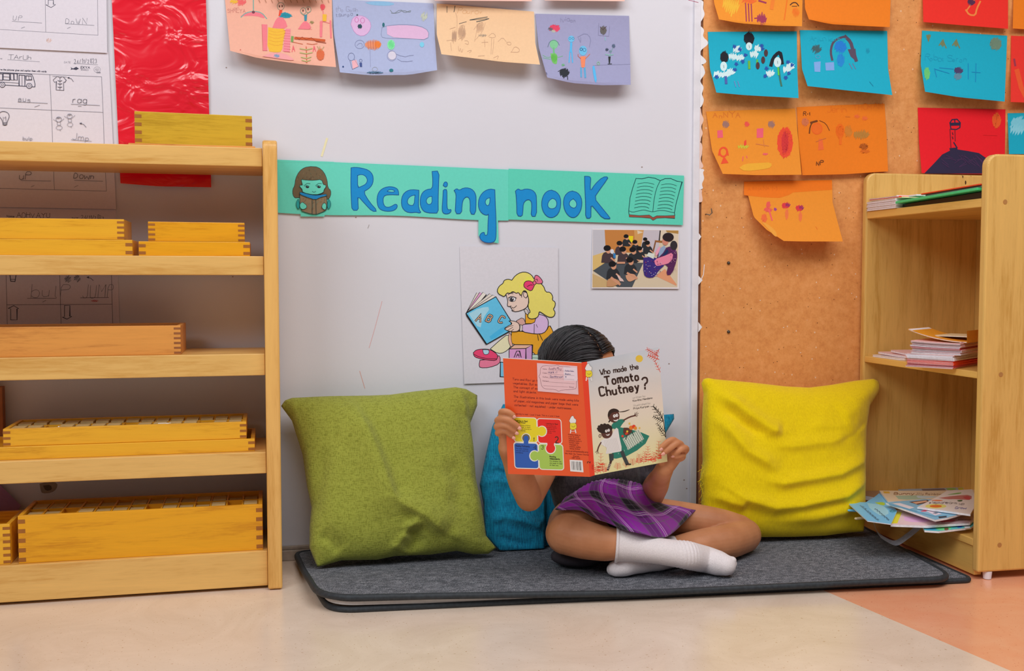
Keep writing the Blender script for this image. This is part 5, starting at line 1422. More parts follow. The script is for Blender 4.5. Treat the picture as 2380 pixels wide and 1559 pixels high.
# bottom shelf magazines, lying one over the other and poking out of the case
def magazine(pts, z, th, col, label, draw=None, tilt=None, name='magazine'):
    """pts: outline in the photo's pixels on the level z (tilt: function of x, y -> extra height)"""
    tl = tilt or (lambda x, y: 0.0)
    r = thing(name, G(pts[0][0], pts[0][1], z), label, 'magazine')
    P3 = [G(p[0], p[1], z) for p in pts]
    bm = bmesh.new(); prism(bm, [Vector((p.x, p.y, z - th)) for p in P3], (0, 0, th - .0004))
    obj('pages', bm, M_pages, r)
    ink = Ink(lambda x, y, o: G(x, y, z + o), step=.00003)
    V = [ink.bm.verts.new(p) for p in P3]; V2 = [ink.bm.verts.new(p - Vector((0, 0, .0003))) for p in P3]
    ink._face(V, col); ink._face(V2[::-1], col)
    for i in range(len(V)):
        j = (i + 1) % len(V); ink._face((V[i], V2[i], V2[j], V[j]), col)
    ink.frame(1960, 1110, 7.677)
    if draw: draw(ink)
    obj('cover', ink.bm, M_card, r, recalc=False)
    return r


def K7(*p): return [(1960 + a / 7.677, 1110 + b / 7.677) for a, b in p]


BLU = C(110, 184, 222); INKD = C(60, 90, 110)
def d_back(i): i.fill([(1390, 200), (1800, 190), (1840, 228), (1420, 232)], C(92, 88, 110)); i.fill([(1830, 190), (1960, 182), (2040, 205), (1880, 226)], C(120, 186, 70), 1); i.fill([(2040, 178), (2135, 174), (2150, 225), (2060, 225)], C(184, 180, 40))
magazine(K7((980, 205), (2140, 170), (2160, 235), (1950, 280), (1020, 280)), .0945, .007, C(150, 170, 190), 'grey and green magazine at the back of the bottom shelf pile', d_back)
magazine(K7((380, 235), (640, 230), (900, 330), (860, 400), (400, 320)), .090, .010, C(150, 120, 96), 'brownish magazine against the far panel on the bottom shelf')
def d_green(i):
    i.fill([(1640, 890), (1900, 862), (1940, 900), (1880, 930), (1720, 940)], C(110, 214, 140), 1); i.fill([(1480, 915), (1640, 900), (1660, 935), (1480, 935)], C(70, 170, 210)); i.fill([(1800, 900), (1880, 890), (1880, 930), (1810, 940)], C(120, 70, 50), 1); i.fill([(2050, 850), (2130, 846), (2120, 890), (2030, 895)], C(60, 120, 200), 1); i.fill([(2150, 870), (2260, 850), (2260, 900), (2180, 905)], C(224, 224, 230))
magazine(K7((1450, 935), (1420, 880), (2150, 780), (2400, 800), (2270, 885), (1700, 952)), .0905, .004, C(90, 190, 190), 'green and turquoise picture magazine lowest at the front of the bottom shelf', d_green)
def d_pink(i):
    i.fill([(848, 818), (945, 600), (1048, 612), (965, 812)], C(244, 214, 40)); i.fill([(1080, 690), (1500, 700), (1560, 790), (1100, 790)], C(230, 176, 216), 1); i.fill([(1700, 765), (1990, 740), (2000, 780), (1760, 790)], C(226, 90, 110), 1)
    for k in range(9): i.hatch(2060 + k * 26, 745, 14, 10, 5, 4, C(110, 60, 60), .3, .5)
    i.line([(1500, 828), (2240, 800)], 5, C(120, 110, 120)); i.text('mere apne', 1660, 800, 22, C(150, 70, 90), 4, (1, -.03), .2)
magazine(K7((845, 828), (950, 575), (1600, 560), (2420, 640), (2262, 800), (1500, 852)), .0985, .005, C(222, 192, 196), 'pinkish open magazine with a yellow stripe, poking out of the bottom shelf', d_pink)
def d_blue(i):
    i.fill([(560, 440), (740, 432), (745, 498), (640, 480)], C(176, 206, 60), 1); i.fill([(420, 450), (700, 480), (840, 620), (700, 700), (480, 560)], C(150, 206, 226), 1)
    for k in range(7): i.text('ABE', 290 + k * 44, 500 + k * 38, 22, INKD, 4, (1, .55), .2, 0, 1.4, 2)
    for k in range(6): i.text('ER', 560 + k * 42, 560 + k * 36, 22, INKD, 4, (1, .55), .2, 0, 1.4, 2)
    i.hatch(880, 590, 60, 24, 13, 10, C(70, 140, 140), .2, .4)
magazine(K7((60, 430), (400, 437), (560, 340), (640, 275), (800, 420), (960, 590), (850, 823), (430, 765)), .1035, .002, BLU, 'light blue page with slanted writing sticking out furthest left from the bottom shelf', d_blue)
def d_beige(i):
    i.fill([(710, 240), (820, 245), (835, 280), (725, 278)], C(220, 170, 60)); i.fill([(930, 320), (1500, 310), (1560, 370), (1000, 400)], C(160, 186, 160), 1); i.fill([(1300, 320), (1700, 330), (1600, 360), (1340, 370)], C(190, 206, 210), 1)
    i.text('Bunny', 905, 298, 40, C(130, 80, 50), 9, (1, .01), .1, 0, 2.4, 3); i.text('Jilly Rainbow', 1290, 302, 34, C(130, 90, 60), 7, (1, .01), .1, 0, 1.4, 3)
magazine(K7((640, 228), (1500, 232), (2350, 212), (2350, 330), (1500, 385), (800, 425)), .1085, .004, C(226, 200, 170), 'beige story magazine with a brown title line, mid-pile on the bottom shelf', d_beige)
def d_blue2(i):
    i.fill([(870, 455), (1010, 450), (1270, 530), (1180, 555)], C(232, 214, 222)); i.fill([(1470, 590), (1560, 588), (1760, 640), (1640, 672)], C(226, 206, 220)); i.fill([(1640, 612), (1700, 625), (1650, 645), (1590, 630)], C(90, 100, 120))
    i.fill([(1690, 680), (1830, 665), (1850, 705), (1710, 722)], C(30, 36, 50)); i.fill([(1170, 430), (1500, 395), (1560, 430), (1330, 480)], C(90, 60, 60)); i.fill([(1230, 440), (1480, 405), (1500, 425), (1300, 465)], C(220, 170, 140)); i.fill([(1380, 590), (1500, 570), (1480, 600), (1400, 605)], C(226, 60, 90)); i.line([(820, 470), (1640, 690), (1850, 670)], 16, C(84, 160, 200))
magazine(K7((760, 442), (1450, 380), (2100, 420), (2250, 600), (1850, 712), (1640, 748)), .114, .004, C(120, 176, 206), 'blue magazine with a barcode and white labels, mid-pile on the bottom shelf', d_blue2)
def d_white(i):
    i.dot(1650, 507, 190, 40, C(248, 214, 120), 24); i.dot(1650, 507, 110, 24, C(240, 110, 50), 20); i.fill([(1700, 360), (1990, 320), (2290, 300), (2290, 400), (2010, 380), (1850, 385)], C(186, 110, 110), 1); i.fill([(2130, 340), (2260, 320), (2270, 400), (2180, 380)], C(190, 60, 80), 1); i.fill([(1850, 300), (2110, 255), (2100, 285), (1900, 302)], C(110, 170, 90), 1); i.fill([(1550, 400), (1700, 390), (1800, 405), (1680, 420)], C(236, 120, 80), 1); i.fill([(2030, 400), (2130, 390), (2120, 420), (2050, 425)], C(50, 90, 60), 1)
    i.text('elephant', 1530, 460, 40, C(60, 60, 90), 5, (1, .01), .2, .4, 1.3, 2.6); i.text('worm up', 1820, 455, 40, C(70, 50, 60), 5, (1, .08), .2, .4, 1.5, 2.6); i.text('Grow', 1990, 550, 36, C(60, 60, 150), 6, (1, .03), .2, .4, 1.6, 3)
magazine(K7((1320, 520), (1480, 440), (1700, 325), (1850, 230), (2300, 205), (2400, 420), (2268, 650)), .1195, .004, C(228, 212, 206), 'white magazine with an orange sun, topmost at the front of the bottom shelf', d_white)
for (p0, p1, c_, lab, zz) in (((1974, 1186), (2015, 1194), 'blue', 'pale blue rolled paper edge under the light blue page', .0925), ((1990, 1205), (2025, 1203), 'cream', 'greenish white rolled paper edge under the light blue page', .084)):
    a, b2 = G(p0[0], p0[1], zz), G(p1[0] + 40, p1[1] - 6, zz)
    bm = bmesh.new(); tube(bm, [a, a.lerp(b2, .5), b2], [.0038, .0045, .0045], 12, flat=(Vector((0, 0, 1)), .7))
    tag(obj('rolled_paper', bm, MC[c_]), lab, 'paper')
# grey strap loop hanging below the magazines
M_strap = plain('grey_webbing', C(150, 150, 156), .6, nscale=200, var=.1)
P = [(2027, 1211), (2040, 1238), (2064, 1256), (2084, 1261), (2108, 1246), (2126, 1232), (2138, 1222)]
p3 = [U(x, y, -.36 - .004 * i) for i, (x, y) in enumerate(P)]
p3[0] = G(2027, 1204, .0925); p3[-1] = G(2142, 1218, .091)
for i in range(1, 6): 
    t = i / 6; yy = p3[0].y * (1 - t) + p3[-1].y * t; p3[i] = U(P[i][0], P[i][1], yy)
cur = crom(p3, 6)
bm = bmesh.new(); rows = []
for i, p in enumerate(cur):
    d = Vector((.35, .9, .25)) * .0105
    tw = Vector((0, -.0006, 0))
    rows.append([bm.verts.new(q) for q in (p - d, p + d, p + d + tw, p - d + tw)])
for a, b2 in zip(rows[:-1], rows[1:]):
    for k in range(4): bm.faces.new((a[k], a[(k + 1) % 4], b2[(k + 1) % 4], b2[k]))
bm.faces.new(rows[0]); bm.faces.new(rows[-1][::-1])
tag(obj('bag_strap', bm, M_strap, smooth=False), 'grey webbing strap looping down from under the magazines on the bottom shelf', 'strap')

# ================================================================== folded grey mat
m, nt, b = newmat('grey_carpet', .95, .1)
v = coords(nt, (1, 1, 1))
n1 = node(nt, 'ShaderNodeTexNoise', i_Scale=620.0, i_Detail=3.0, i_Roughness=.8); nt.links.new(coords(nt, (.9, 1.1, 1)), n1.inputs['Vector'])
n2 = node(nt, 'ShaderNodeTexNoise', i_Scale=90.0, i_Detail=4.0); nt.links.new(coords(nt, (.8, 1.3, 1)), n2.inputs['Vector'])
ad = node(nt, 'ShaderNodeMath', operation='MULTIPLY_ADD'); ad.inputs[1].default_value = .22; nt.links.new(n2.outputs[0], ad.inputs[0])
ml = node(nt, 'ShaderNodeMath', operation='MULTIPLY'); ml.inputs[1].default_value = .78; nt.links.new(n1.outputs[0], ml.inputs[0]); nt.links.new(ml.outputs[0], ad.inputs[2])
r = ramp(nt, ad.outputs[0], [(.38, C(56, 58, 63)), (.5, C(98, 100, 107)), (.6, C(168, 168, 174))])
nt.links.new(r.outputs[0], b.inputs['Base Color']); bump(nt, b, n1.outputs[0], .8, .003)
M_carpet = m
M_bind = plain('black_binding', C(42, 46, 50), .6, nscale=150, var=.2, bmp=.2)
M_under = plain('mat_backing', C(196, 192, 190), .8, nscale=90, var=.06, bmp=.3)


def rounded(corners, rad):
    out = []
    n = len(corners)
    for i, c in enumerate(corners):
        a, b_ = Vector(corners[i - 1]), Vector(corners[(i + 1) % n]); c = Vector(c); R = rad[i]
        if R <= 0: out.append(c); continue
        p, q = c + (a - c).normalized() * R, c + (b_ - c).normalized() * R
        for k in range(9):
            t = k / 8; out.append((1 - t) ** 2 * p + 2 * t * (1 - t) * c + t * t * q)
    return out


def mat_layer(corn, rad, z0, z1, zf, mats, nm, root):
    out = rounded([(x, y) for x, y in corn], rad)
    dense = []
    for a, b_ in zip(out, out[1:] + out[:1]):
        k = max(1, int((b_ - a).length / .03)); dense += [a.lerp(b_, t / k) for t in range(k)]
    xs_ = [p.x for p in dense]; ys_ = [p.y for p in dense]
    ex = []
    y = min(ys_) + .015
    while y < max(ys_):
        x = min(xs_) + .015
        while x < max(xs_): ex.append(Vector((x, y))); x += .03
        y += .03
    vs, _, fs, *_r = geometry.delaunay_2d_cdt([Vector((p.x, p.y)) for p in dense] + ex, [], [list(range(len(dense)))], 1, 1e-5)
    bm = bmesh.new()
    T_ = [bm.verts.new((v.x, v.y, z1 + zf(v.x, v.y))) for v in vs]; B2 = [bm.verts.new((v.x, v.y, z0 + zf(v.x, v.y))) for v in vs]
    for f in fs: bm.faces.new([T_[i] for i in f]).material_index = 0; bm.faces.new([B2[i] for i in f][::-1]).material_index = 1
    n = len(dense)
    for i in range(n):
        try: bm.faces.new((T_[i], B2[i], B2[(i + 1) % n], T_[(i + 1) % n])).material_index = 1
        except ValueError: pass
    o = obj(nm, bm, mats, root)
    bm = bmesh.new(); zc = (z0 + z1) / 2
    if nm == 'bottom_layer': zf = lambda x, y: -.0004
    tube(bm, [Vector((p.x, p.y, zc + zf(p.x, p.y))) for p in dense], (z1 - z0) * .5 + .0022, 10, closed=True)
    obj('binding', bm, M_bind, root, smooth=True)
    return o


root = thing('floor_mat', (.68, -.22, 0), 'dark grey flecked carpet mat folded double on the floor under the cushions and child', 'mat')
def ztop0(x, y): return .0115 * max(0, (1 - (x - .1) / .55)) * max(0, min(1, (-y - .15) / .15))
mat_layer([(.058, -.035), (.100, -.377), (1.318, -.470), (1.322, -.25)], [.01, .05, .02, .01], .0022, .0085, lambda x, y: ztop0(x, y), [M_carpet, M_under], 'bottom_layer', root)
def ztop(x, y):
    return ztop0(x, y) + .001 * sin(x * 7)
mat_layer([(.052, -.018), (.082, -.381), (1.262, -.4925), (1.322, -.055)], [.03, .075, .05, .01], .0125, .0205, ztop, [M_carpet, M_under], 'top_layer', root)
ZM = .0225

# ================================================================== cushions
def fabric(name, c1, c2, sx, sz, rough=.9, strength=.6, rot=0.0, slub=.5):
    m, nt, b = newmat(name, rough, .15)
    b.inputs['Sheen Weight'].default_value = .15
    a1 = node(nt, 'ShaderNodeTexNoise', i_Scale=1.0, i_Detail=3.0, i_Roughness=.6); nt.links.new(coords(nt, (sx, sx * .4, sz), (0, rot, 0)), a1.inputs['Vector'])
    a2 = node(nt, 'ShaderNodeTexNoise', i_Scale=1.0, i_Detail=3.0, i_Roughness=.6); nt.links.new(coords(nt, (sz, sz, sx), (0, rot, 0)), a2.inputs['Vector'])
    mx = node(nt, 'ShaderNodeMath', operation='ADD'); nt.links.new(a1.outputs[0], mx.inputs[0])
    sc = node(nt, 'ShaderNodeMath', operation='MULTIPLY'); sc.inputs[1].default_value = slub; nt.links.new(a2.outputs[0], sc.inputs[0]); nt.links.new(sc.outputs[0], mx.inputs[1])
    k = .5 + .5 * slub
    r = ramp(nt, mx.outputs[0], [(max(0, k - .17), c2), (min(1, k + .13), c1)])
    nt.links.new(r.outputs[0], b.inputs['Base Color']); bump(nt, b, mx.outputs[0], strength, .0025)
    return m


def seg_d(p, a, b_):
    ab = (b_[0] - a[0], b_[1] - a[1]); ap = (p[0] - a[0], p[1] - a[1]); L = ab[0] ** 2 + ab[1] ** 2 or 1
    t = max(0, min(1, (ap[0] * ab[0] + ap[1] * ab[1]) / L)); dx, dy = ap[0] - t * ab[0], ap[1] - t * ab[1]
    return math.hypot(dx, dy), (ab[0] * ap[1] - ab[1] * ap[0]), t


def pillow(name, top, bot, left, right, Yc, T, Tb, folds, mat, label, N=110, pw=3.2, zmin=ZM, noise_a=.0015, dent=None):
    """outline in photo pixels; Yc = depth of the corners TL, TR, BR, BL"""
    P = coons(top, bot, left, right); fr, bk = [], []
    bm = bmesh.new()
    p00, p10, p11, p01 = U(*top[0], Yc[0]), U(*top[-1], Yc[1]), U(*bot[-1], Yc[2]), U(*bot[0], Yc[3])
    n = ((p10 - p00) + (p11 - p01)).cross((p01 - p00) + (p11 - p10)).normalized()
    if n.y > 0: n = -n
    for j in range(N + 1):
        v = j / N; rf, rb = [], []
        for i in range(N + 1):
            u = i / N
            px, py = P(u, v)
            Y = (1 - v) * ((1 - u) * Yc[0] + u * Yc[1]) + v * ((1 - u) * Yc[3] + u * Yc[2])
            base = U(px, py, Y)
            e = ((1 - abs(2 * u - 1) ** pw) * (1 - abs(2 * v - 1) ** pw))
            e = max(0, e) ** .55
            d = 0
            for pl, w1, w2, amp in folds:
                best = (1e9, 1, 0, 0)
                for q in range(len(pl) - 1):
                    dd, sgn, t = seg_d((px, py), pl[q], pl[q + 1])
                    if dd < best[0]: best = (dd, sgn, (q + t) / (len(pl) - 1), 0)
                w = w1 if best[1] > 0 else w2
                f = math.exp(-(best[0] / w) ** 2 if w > 14 else -(best[0] / w) ** 1.5)
                d += 1.35 * amp * f * min(1, 4 * best[2] + .15, 4 * (1 - best[2]) + .15)
            nz = noise.noise(Vector((px * .02, py * .02, T * 50))) * noise_a + noise.noise(Vector((px * .06, py * .06, 3))) * noise_a * .4
            edge = min(1, e * 1.4)
            f_ = base + n * (T * e + (d + nz) * edge)
            b_ = base - n * (Tb * e)
            if dent:
                x_ = f_.x; lim = dent[2] - max(0, dent[0] - x_, x_ - dent[1]) * 3
                f_.y = max(f_.y, lim); b_.y = max(b_.y, lim + .004)
            for q in (f_, b_):
                q.y = min(q.y, -.009 if q.x > XT1 - .03 else -.004); q.z = max(q.z, zmin + (.0002 if q is f_ else 0))
            rf.append(bm.verts.new(f_)); rb.append(bm.verts.new(b_) if 0 < i < N and 0 < j < N else rf[-1])
        fr.append(rf); bk.append(rb)
    for j in range(N):
        for i in range(N):
            for g_, fl in ((fr, 0), (bk, 1)):
                q = (g_[j][i], g_[j + 1][i], g_[j + 1][i + 1], g_[j][i + 1])
                if len(set(q)) == 4:
                    try: bm.faces.new(q[::-1] if fl else q)
                    except ValueError: pass
    return tag(obj(name, bm, mat, smooth=True), label, 'cushion')


def Q(s, ox, oy, pts): return [(ox + a / s, oy + b_ / s) for a, b_ in pts]


g = lambda *p: Q(3.389, 640, 880, p)
M_green = fabric('green_slub_linen', C(150, 154, 62), C(124, 128, 44), 700, 110, strength=.6, slub=.9)
pillow('cushion', g((45, 215), (75, 170), (130, 150), (400, 140), (740, 135), (900, 128), (1100, 100), (1420, 66), (1500, 80), (1590, 130)),
       g((330, 1482), (380, 1470), (520, 1430), (800, 1425), (950, 1395), (1080, 1390), (1220, 1385), (1430, 1355), (1560, 1382), (1680, 1378), (1740, 1330)),
       g((45, 215), (130, 330), (215, 600), (250, 850), (285, 1010), (270, 1150), (268, 1330), (330, 1482)),
       g((1590, 130), (1590, 210), (1535, 350), (1560, 550), (1580, 800), (1620, 980), (1645, 1130), (1660, 1235), (1740, 1330)),
       (-.045, -.045, -.165, -.175), .062, .05,
       [(g((560, 210), (700, 470), (800, 720), (880, 960), (930, 1130)), 42, 15, .014),
        (g((900, 970), (1000, 1060), (1130, 1120), (1230, 1200), (1330, 1250)), 9, 36, .016),
        (g((1130, 1120), (1040, 1200), (950, 1330), (870, 1400)), 9, 30, .013),
        (g((1060, 1190), (1080, 1290), (1000, 1400)), 26, 22, -.02),
        (g((340, 1240), (430, 1310), (500, 1390)), 13, 22, -.011),
        (g((390, 560), (340, 800), (300, 1000), (290, 1150)), 22, 20, -.008),
        (g((1440, 80), (1500, 350), (1530, 480), (1590, 820)), 8, 26, .010),
        (g((1500, 120), (1530, 260), (1520, 360)), 14, 14, -.014),
        (g((140, 160), (135, 320), (230, 640)), 16, 9, .008),
        (g((90, 200), (120, 330)), 10, 10, -.008),
        (g((1270, 780), (1370, 770), (1420, 850), (1400, 1000), (1500, 1150)), 20, 22, -.006),
        (g((1480, 650), (1560, 900), (1600, 1150)), 14, 14, .006),
        (g((1340, 1260), (1500, 1260), (1640, 1340)), 20, 14, .006)], M_green, 'large olive-green slub cushion leaning on the wall, left of the child')
t = lambda *p: Q(3.4, 1100, 920, p)
M_teal = fabric('teal_crinkle_cotton', C(24, 138, 172), C(12, 100, 136), 500, 50, strength=.9, slub=.35)
pillow('cushion', t((235, 65), (300, 60), (600, 90), (900, 120), (1300, 160), (1500, 148), (1585, 142)),
       t((210, 1220), (500, 1232), (900, 1220), (1300, 1190), (1380, 1150)),
       t((235, 65), (150, 240), (95, 480), (50, 700), (80, 850), (90, 1050), (100, 1110), (210, 1220)),
       t((1585, 142), (1588, 180), (1527, 282), (1460, 420), (1420, 700), (1400, 1000), (1380, 1150)),
       (-.035, -.03, -.085, -.12), .030, .022,
       [(t((50, 700), (150, 660), (330, 720)), 9, 16, .007), (t((60, 640), (180, 600), (280, 620)), 12, 9, -.007),
        (t((80, 850), (160, 910), (300, 1000)), 14, 9, -.004), (t((95, 1010), (220, 960), (420, 1010), (600, 1080)), 9, 16, .010), (t((160, 1100), (300, 1150), (460, 1190)), 12, 9, -.009),
        (t((110, 480), (170, 560), (290, 640)), 9, 14, .006), (t((140, 420), (200, 500), (300, 560)), 9, 9, -.006), (t((150, 1180), (350, 1200), (600, 1215)), 10, 10, .006),
        (t((500, 1000), (620, 1120)), 14, 14, -.008), (t((1500, 175), (1580, 170)), 8, 8, -.006)], M_teal, 'teal-blue crinkled cushion behind the child\'s back', pw=2.6, noise_a=.003, dent=(.565, .77, -.098))
y = lambda *p: Q(3.625, 1600, 850, p)
M_yel = fabric('yellow_ribbed_cotton', C(222, 194, 8), C(208, 178, 4), 700, 60, strength=.3, slub=.3)
ye = pillow('cushion', y((108, 150), (125, 112), (160, 100), (220, 112), (500, 140), (800, 175), (1000, 185), (1200, 160), (1400, 125), (1560, 108), (1600, 125), (1612, 160)),
       y((112, 1370), (350, 1420), (600, 1442), (900, 1440), (1150, 1430), (1350, 1405), (1478, 1395)),
       y((108, 150), (130, 240), (120, 500), (125, 800), (100, 950), (112, 1060), (108, 1200), (112, 1370)),
       y((1612, 160), (1600, 230), (1510, 360), (1480, 560), (1475, 800), (1480, 1100), (1490, 1250), (1478, 1395)),
       (-.05, -.05, -.19, -.16), .06, .05,
       [(y((190, 250), (400, 470), (600, 615), (690, 628)), 9, 24, .012), (y((200, 330), (390, 520), (560, 640)), 16, 12, -.007),
        (y((150, 450), (400, 780), (660, 945)), 9, 24, .010), (y((560, 1020), (700, 1052), (900, 1020), (1170, 970), (1400, 850), (1470, 700)), 8, 20, .010),
        (y((130, 1110), (300, 1200), (420, 1230)), 8, 18, .010), (y((200, 1020), (400, 1180), (640, 1252), (850, 1232), (1230, 1150), (1400, 1030), (1470, 940)), 8, 22, .012),
        (y((600, 735), (800, 740), (1100, 700), (1350, 600), (1460, 520)), 9, 22, .006), (y((900, 580), (1150, 570), (1300, 540)), 8, 20, .003), (y((1180, 690), (1330, 610), (1460, 480)), 8, 10, -.005),
        (y((700, 1340), (1000, 1330), (1250, 1270), (1460, 1130)), 9, 22, .009), (y((1560, 180), (1300, 420), (1180, 480)), 30, 26, .007), (y((160, 170), (350, 400)), 24, 20, .004)], M_yel,
       'bright yellow ribbed cushion leaning on the pin board, right of the child')
# frayed threads on the cushion's torn left seam
bm = bmesh.new(); random.seed(8)
for k in range(16):
    a = U(1628 + random.uniform(0, 8), 1080 + k * 6, -.14); tube(bm, [a, a + Vector((random.uniform(-.006, .004), -.004, -.006)), a + Vector((random.uniform(-.01, .002), -.002, -.014))], .0004, 5)
o = obj('frayed_thread', bm, M_yel, ye); o['kind'] = 'stuff'

# ================================================================== the open picture book the child holds
K5 = (1130, 750, 4.102)
def k5(x, y): return (1130 + x / 4.102, 750 + y / 4.102)


YT, YB = -.508, -.468
SLT, SLB = U(*k5(908, 378), YT + .001), U(*k5(988, 1468), YB + .001)
SRT, SRB = U(*k5(962, 370), YT), U(*k5(1035, 1452), YB)
BTL, BBL = U(*k5(160, 333), -.468), U(*k5(208, 1440), -.428)
FTR = U(*k5(1643, 232), -.477)


def pl(a, b_, c):
    n = (b_ - a).cross(c - a).normalized()
    if n.y > 0: n = -n
    return a, n


PB = pl(SLT, SLB, BTL); PF = pl(SRT, SRB, FTR); PS = pl(SLT, SLB, SRT)
FBR = plane_hit(*k5(1728, 1323), *PF); BBL = plane_hit(*k5(208, 1440), *PB)
book = thing('picture_book', (SLB + SRB) / 2, 'open picture book with an orange-red back cover, held up before the child\'s face', 'book')


def cover(nm, plane, quad, c, draw, colf=None, nu=2, nv=2):
    p0, n = plane
    ink = Ink(lambda x, y, o: plane_hit(x, y, p0 + n * o, n), step=.000004)
    q = [k5(*p) for p in quad]
    def P(u, v): return tuple((1 - v) * ((1 - u) * q[0][k] + u * q[1][k]) + v * ((1 - u) * q[3][k] + u * q[2][k]) for k in (0, 1))
    if colf:
        V = [[ink.bm.verts.new(ink.map(*P(i / nu, j / nv), 0)) for i in range(nu + 1)] for j in range(nv + 1)]
        for j in range(nv):
            for i in range(nu):
                f = ink.bm.faces.new((V[j][i], V[j + 1][i], V[j + 1][i + 1], V[j][i + 1]))
                for l, (a, b_) in zip(f.loops, ((i, j), (i, j + 1), (i + 1, j + 1), (i + 1, j))): l[ink.col] = colf(a / nu, b_ / nv)
        B_ = [ink.bm.verts.new(ink.map(*P(a, b_), -.0007)) for a, b_ in ((0, 0), (0, 1), (1, 1), (1, 0))]
        ink._face(B_, C(230, 226, 228))
        for a, b_, c0, c1 in ((V[0][0], V[-1][0], B_[0], B_[1]), (V[-1][0], V[-1][-1], B_[1], B_[2]), (V[-1][-1], V[0][-1], B_[2], B_[3]), (V[0][-1], V[0][0], B_[3], B_[0])): ink._face((a, b_, c1, c0), C(236, 226, 220))
    else: ink.grid(P, 2, 2, c, .0007)
    ink.frame(*K5); ink.lay = 6
    draw(ink)
    return obj(nm, ink.bm, M_card, book, recalc=False)


ORR = C(255, 80, 34, .72)  # cover orange, lightened to make up for the dim light on it
TX = C(120, 20, 14)


def puzzle(i):
    WHT = C(246, 226, 216)
    # pieces: yellow, red, blue, green with round knobs
    def rr(x0, y0, x1, y1, r, sk=0.04):
        p = []
        for cx, cy, a0 in ((x0 + r, y0 + r, 180), (x1 - r, y0 + r, 270), (x1 - r, y1 - r, 0), (x0 + r, y1 - r, 90)):
            for k in range(5):
                a = radians(a0 + k * 22.5); X, Y_ = cx + r * cos(a), cy + r * sin(a); p.append((X, Y_ + (X - x0) * sk * .8))
        return p
    def skx(p, k=.045): return [(x + (y_ - 900) * k, y_) for x, y_ in p]
    Ye, Re, Bl, Gr = C(232, 206, 30), C(236, 28, 24), C(32, 88, 176), C(160, 196, 84)
    i.fill(skx(rr(254, 896, 484, 1138, 30)), WHT); i.fill(skx(rr(480, 908, 716, 1150, 30)), WHT); i.fill(skx(rr(248, 1132, 486, 1388, 30)), WHT); i.fill(skx(rr(482, 1148, 722, 1400, 30)), WHT)
    i.fill(skx(rr(262, 904, 476, 1130, 24)), Ye); i.fill(skx(rr(488, 916, 708, 1142, 24)), Re); i.fill(skx(rr(256, 1146, 476, 1380, 22)), Bl); i.fill(skx(rr(490, 1158, 714, 1392, 24)), Gr)
    i.dot(532, 1034, 50, 54, WHT); i.dot(530, 1034, 42, 46, Ye); i.fill([(470, 990), (500, 990), (500, 1075), (474, 1075)], Ye)
    i.dot(380, 1096, 44, 44, WHT); i.dot(380, 1098, 37, 38, C(110, 100, 60)); i.fill([(358, 1090), (402, 1090), (402, 1160), (358, 1160)], Bl); i.dot(380, 1100, 24, 26, Bl)
    i.dot(614, 1198, 52, 54, WHT); i.dot(614, 1196, 43, 46, Re); i.fill([(582, 1140), (648, 1140), (645, 1175), (585, 1175)], Re)
    i.dot(460, 1268, 50, 54, WHT); i.dot(462, 1268, 42, 46, Gr); i.fill([(492, 1225), (530, 1225), (530, 1310), (492, 1310)], Gr)
    BK = C(30, 28, 20)
    i.text('1', 445, 1128, 36, BK, 4.5, (1, .06)); i.text('2', 655, 1144, 58, BK, 8, (1, .06), cond=.85); i.text('4', 450, 1204, 36, BK, 4.5, (1, .06)); i.text('3', 524, 1204, 36, BK, 4.5, (1, .06))
    i.text('Beginning to Read', 272, 938, 13, BK, 2.6, (1, .06), cond=.75, gap=1.2); i.text('Read Aloud', 290, 954, 12, BK, 2.6, (1, .06), cond=.8)
    for k, s_ in enumerate(('young children', 'eager to begin', 'and listening to', 'stories')): i.text(s_, 330, 980 + k * 17, 10, C(90, 84, 20), 1.6, (1, .06), cond=.85)
    i.text('Learning to Read', 570, 965, 12, C(110, 10, 10), 2.4, (1, .06), cond=.8, gap=1.2)
    for k, s_ in enumerate(('For children who', 'recognize familiar', 'words and can', 'read new words', 'with help')): i.text(s_, 574, 984 + k * 17, 9, C(130, 10, 10), 1.5, (1, .06), cond=.8)
    i.text('Reading Proficiently', 282, 1178, 13, C(14, 30, 90), 2.6, (1, .06), cond=.72, gap=1.2)
    for k, s_ in enumerate(('For older children', 'who can read with', 'confidence')): i.text(s_, 284, 1202 + k * 19, 10, C(14, 40, 100), 1.6, (1, .06), cond=.85)
    i.text('Reading', 604, 1280, 13, BK, 3, (1, .06), cond=.8); i.text('Independently', 604, 1300, 13, BK, 3, (1, .06), cond=.8, gap=1.3)
    for k, s_ in enumerate(('For children who', 'are ready to read', 'on their own')): i.text(s_, 606, 1322 + k * 19, 10, C(50, 70, 30), 1.8, (1, .06), cond=.9)


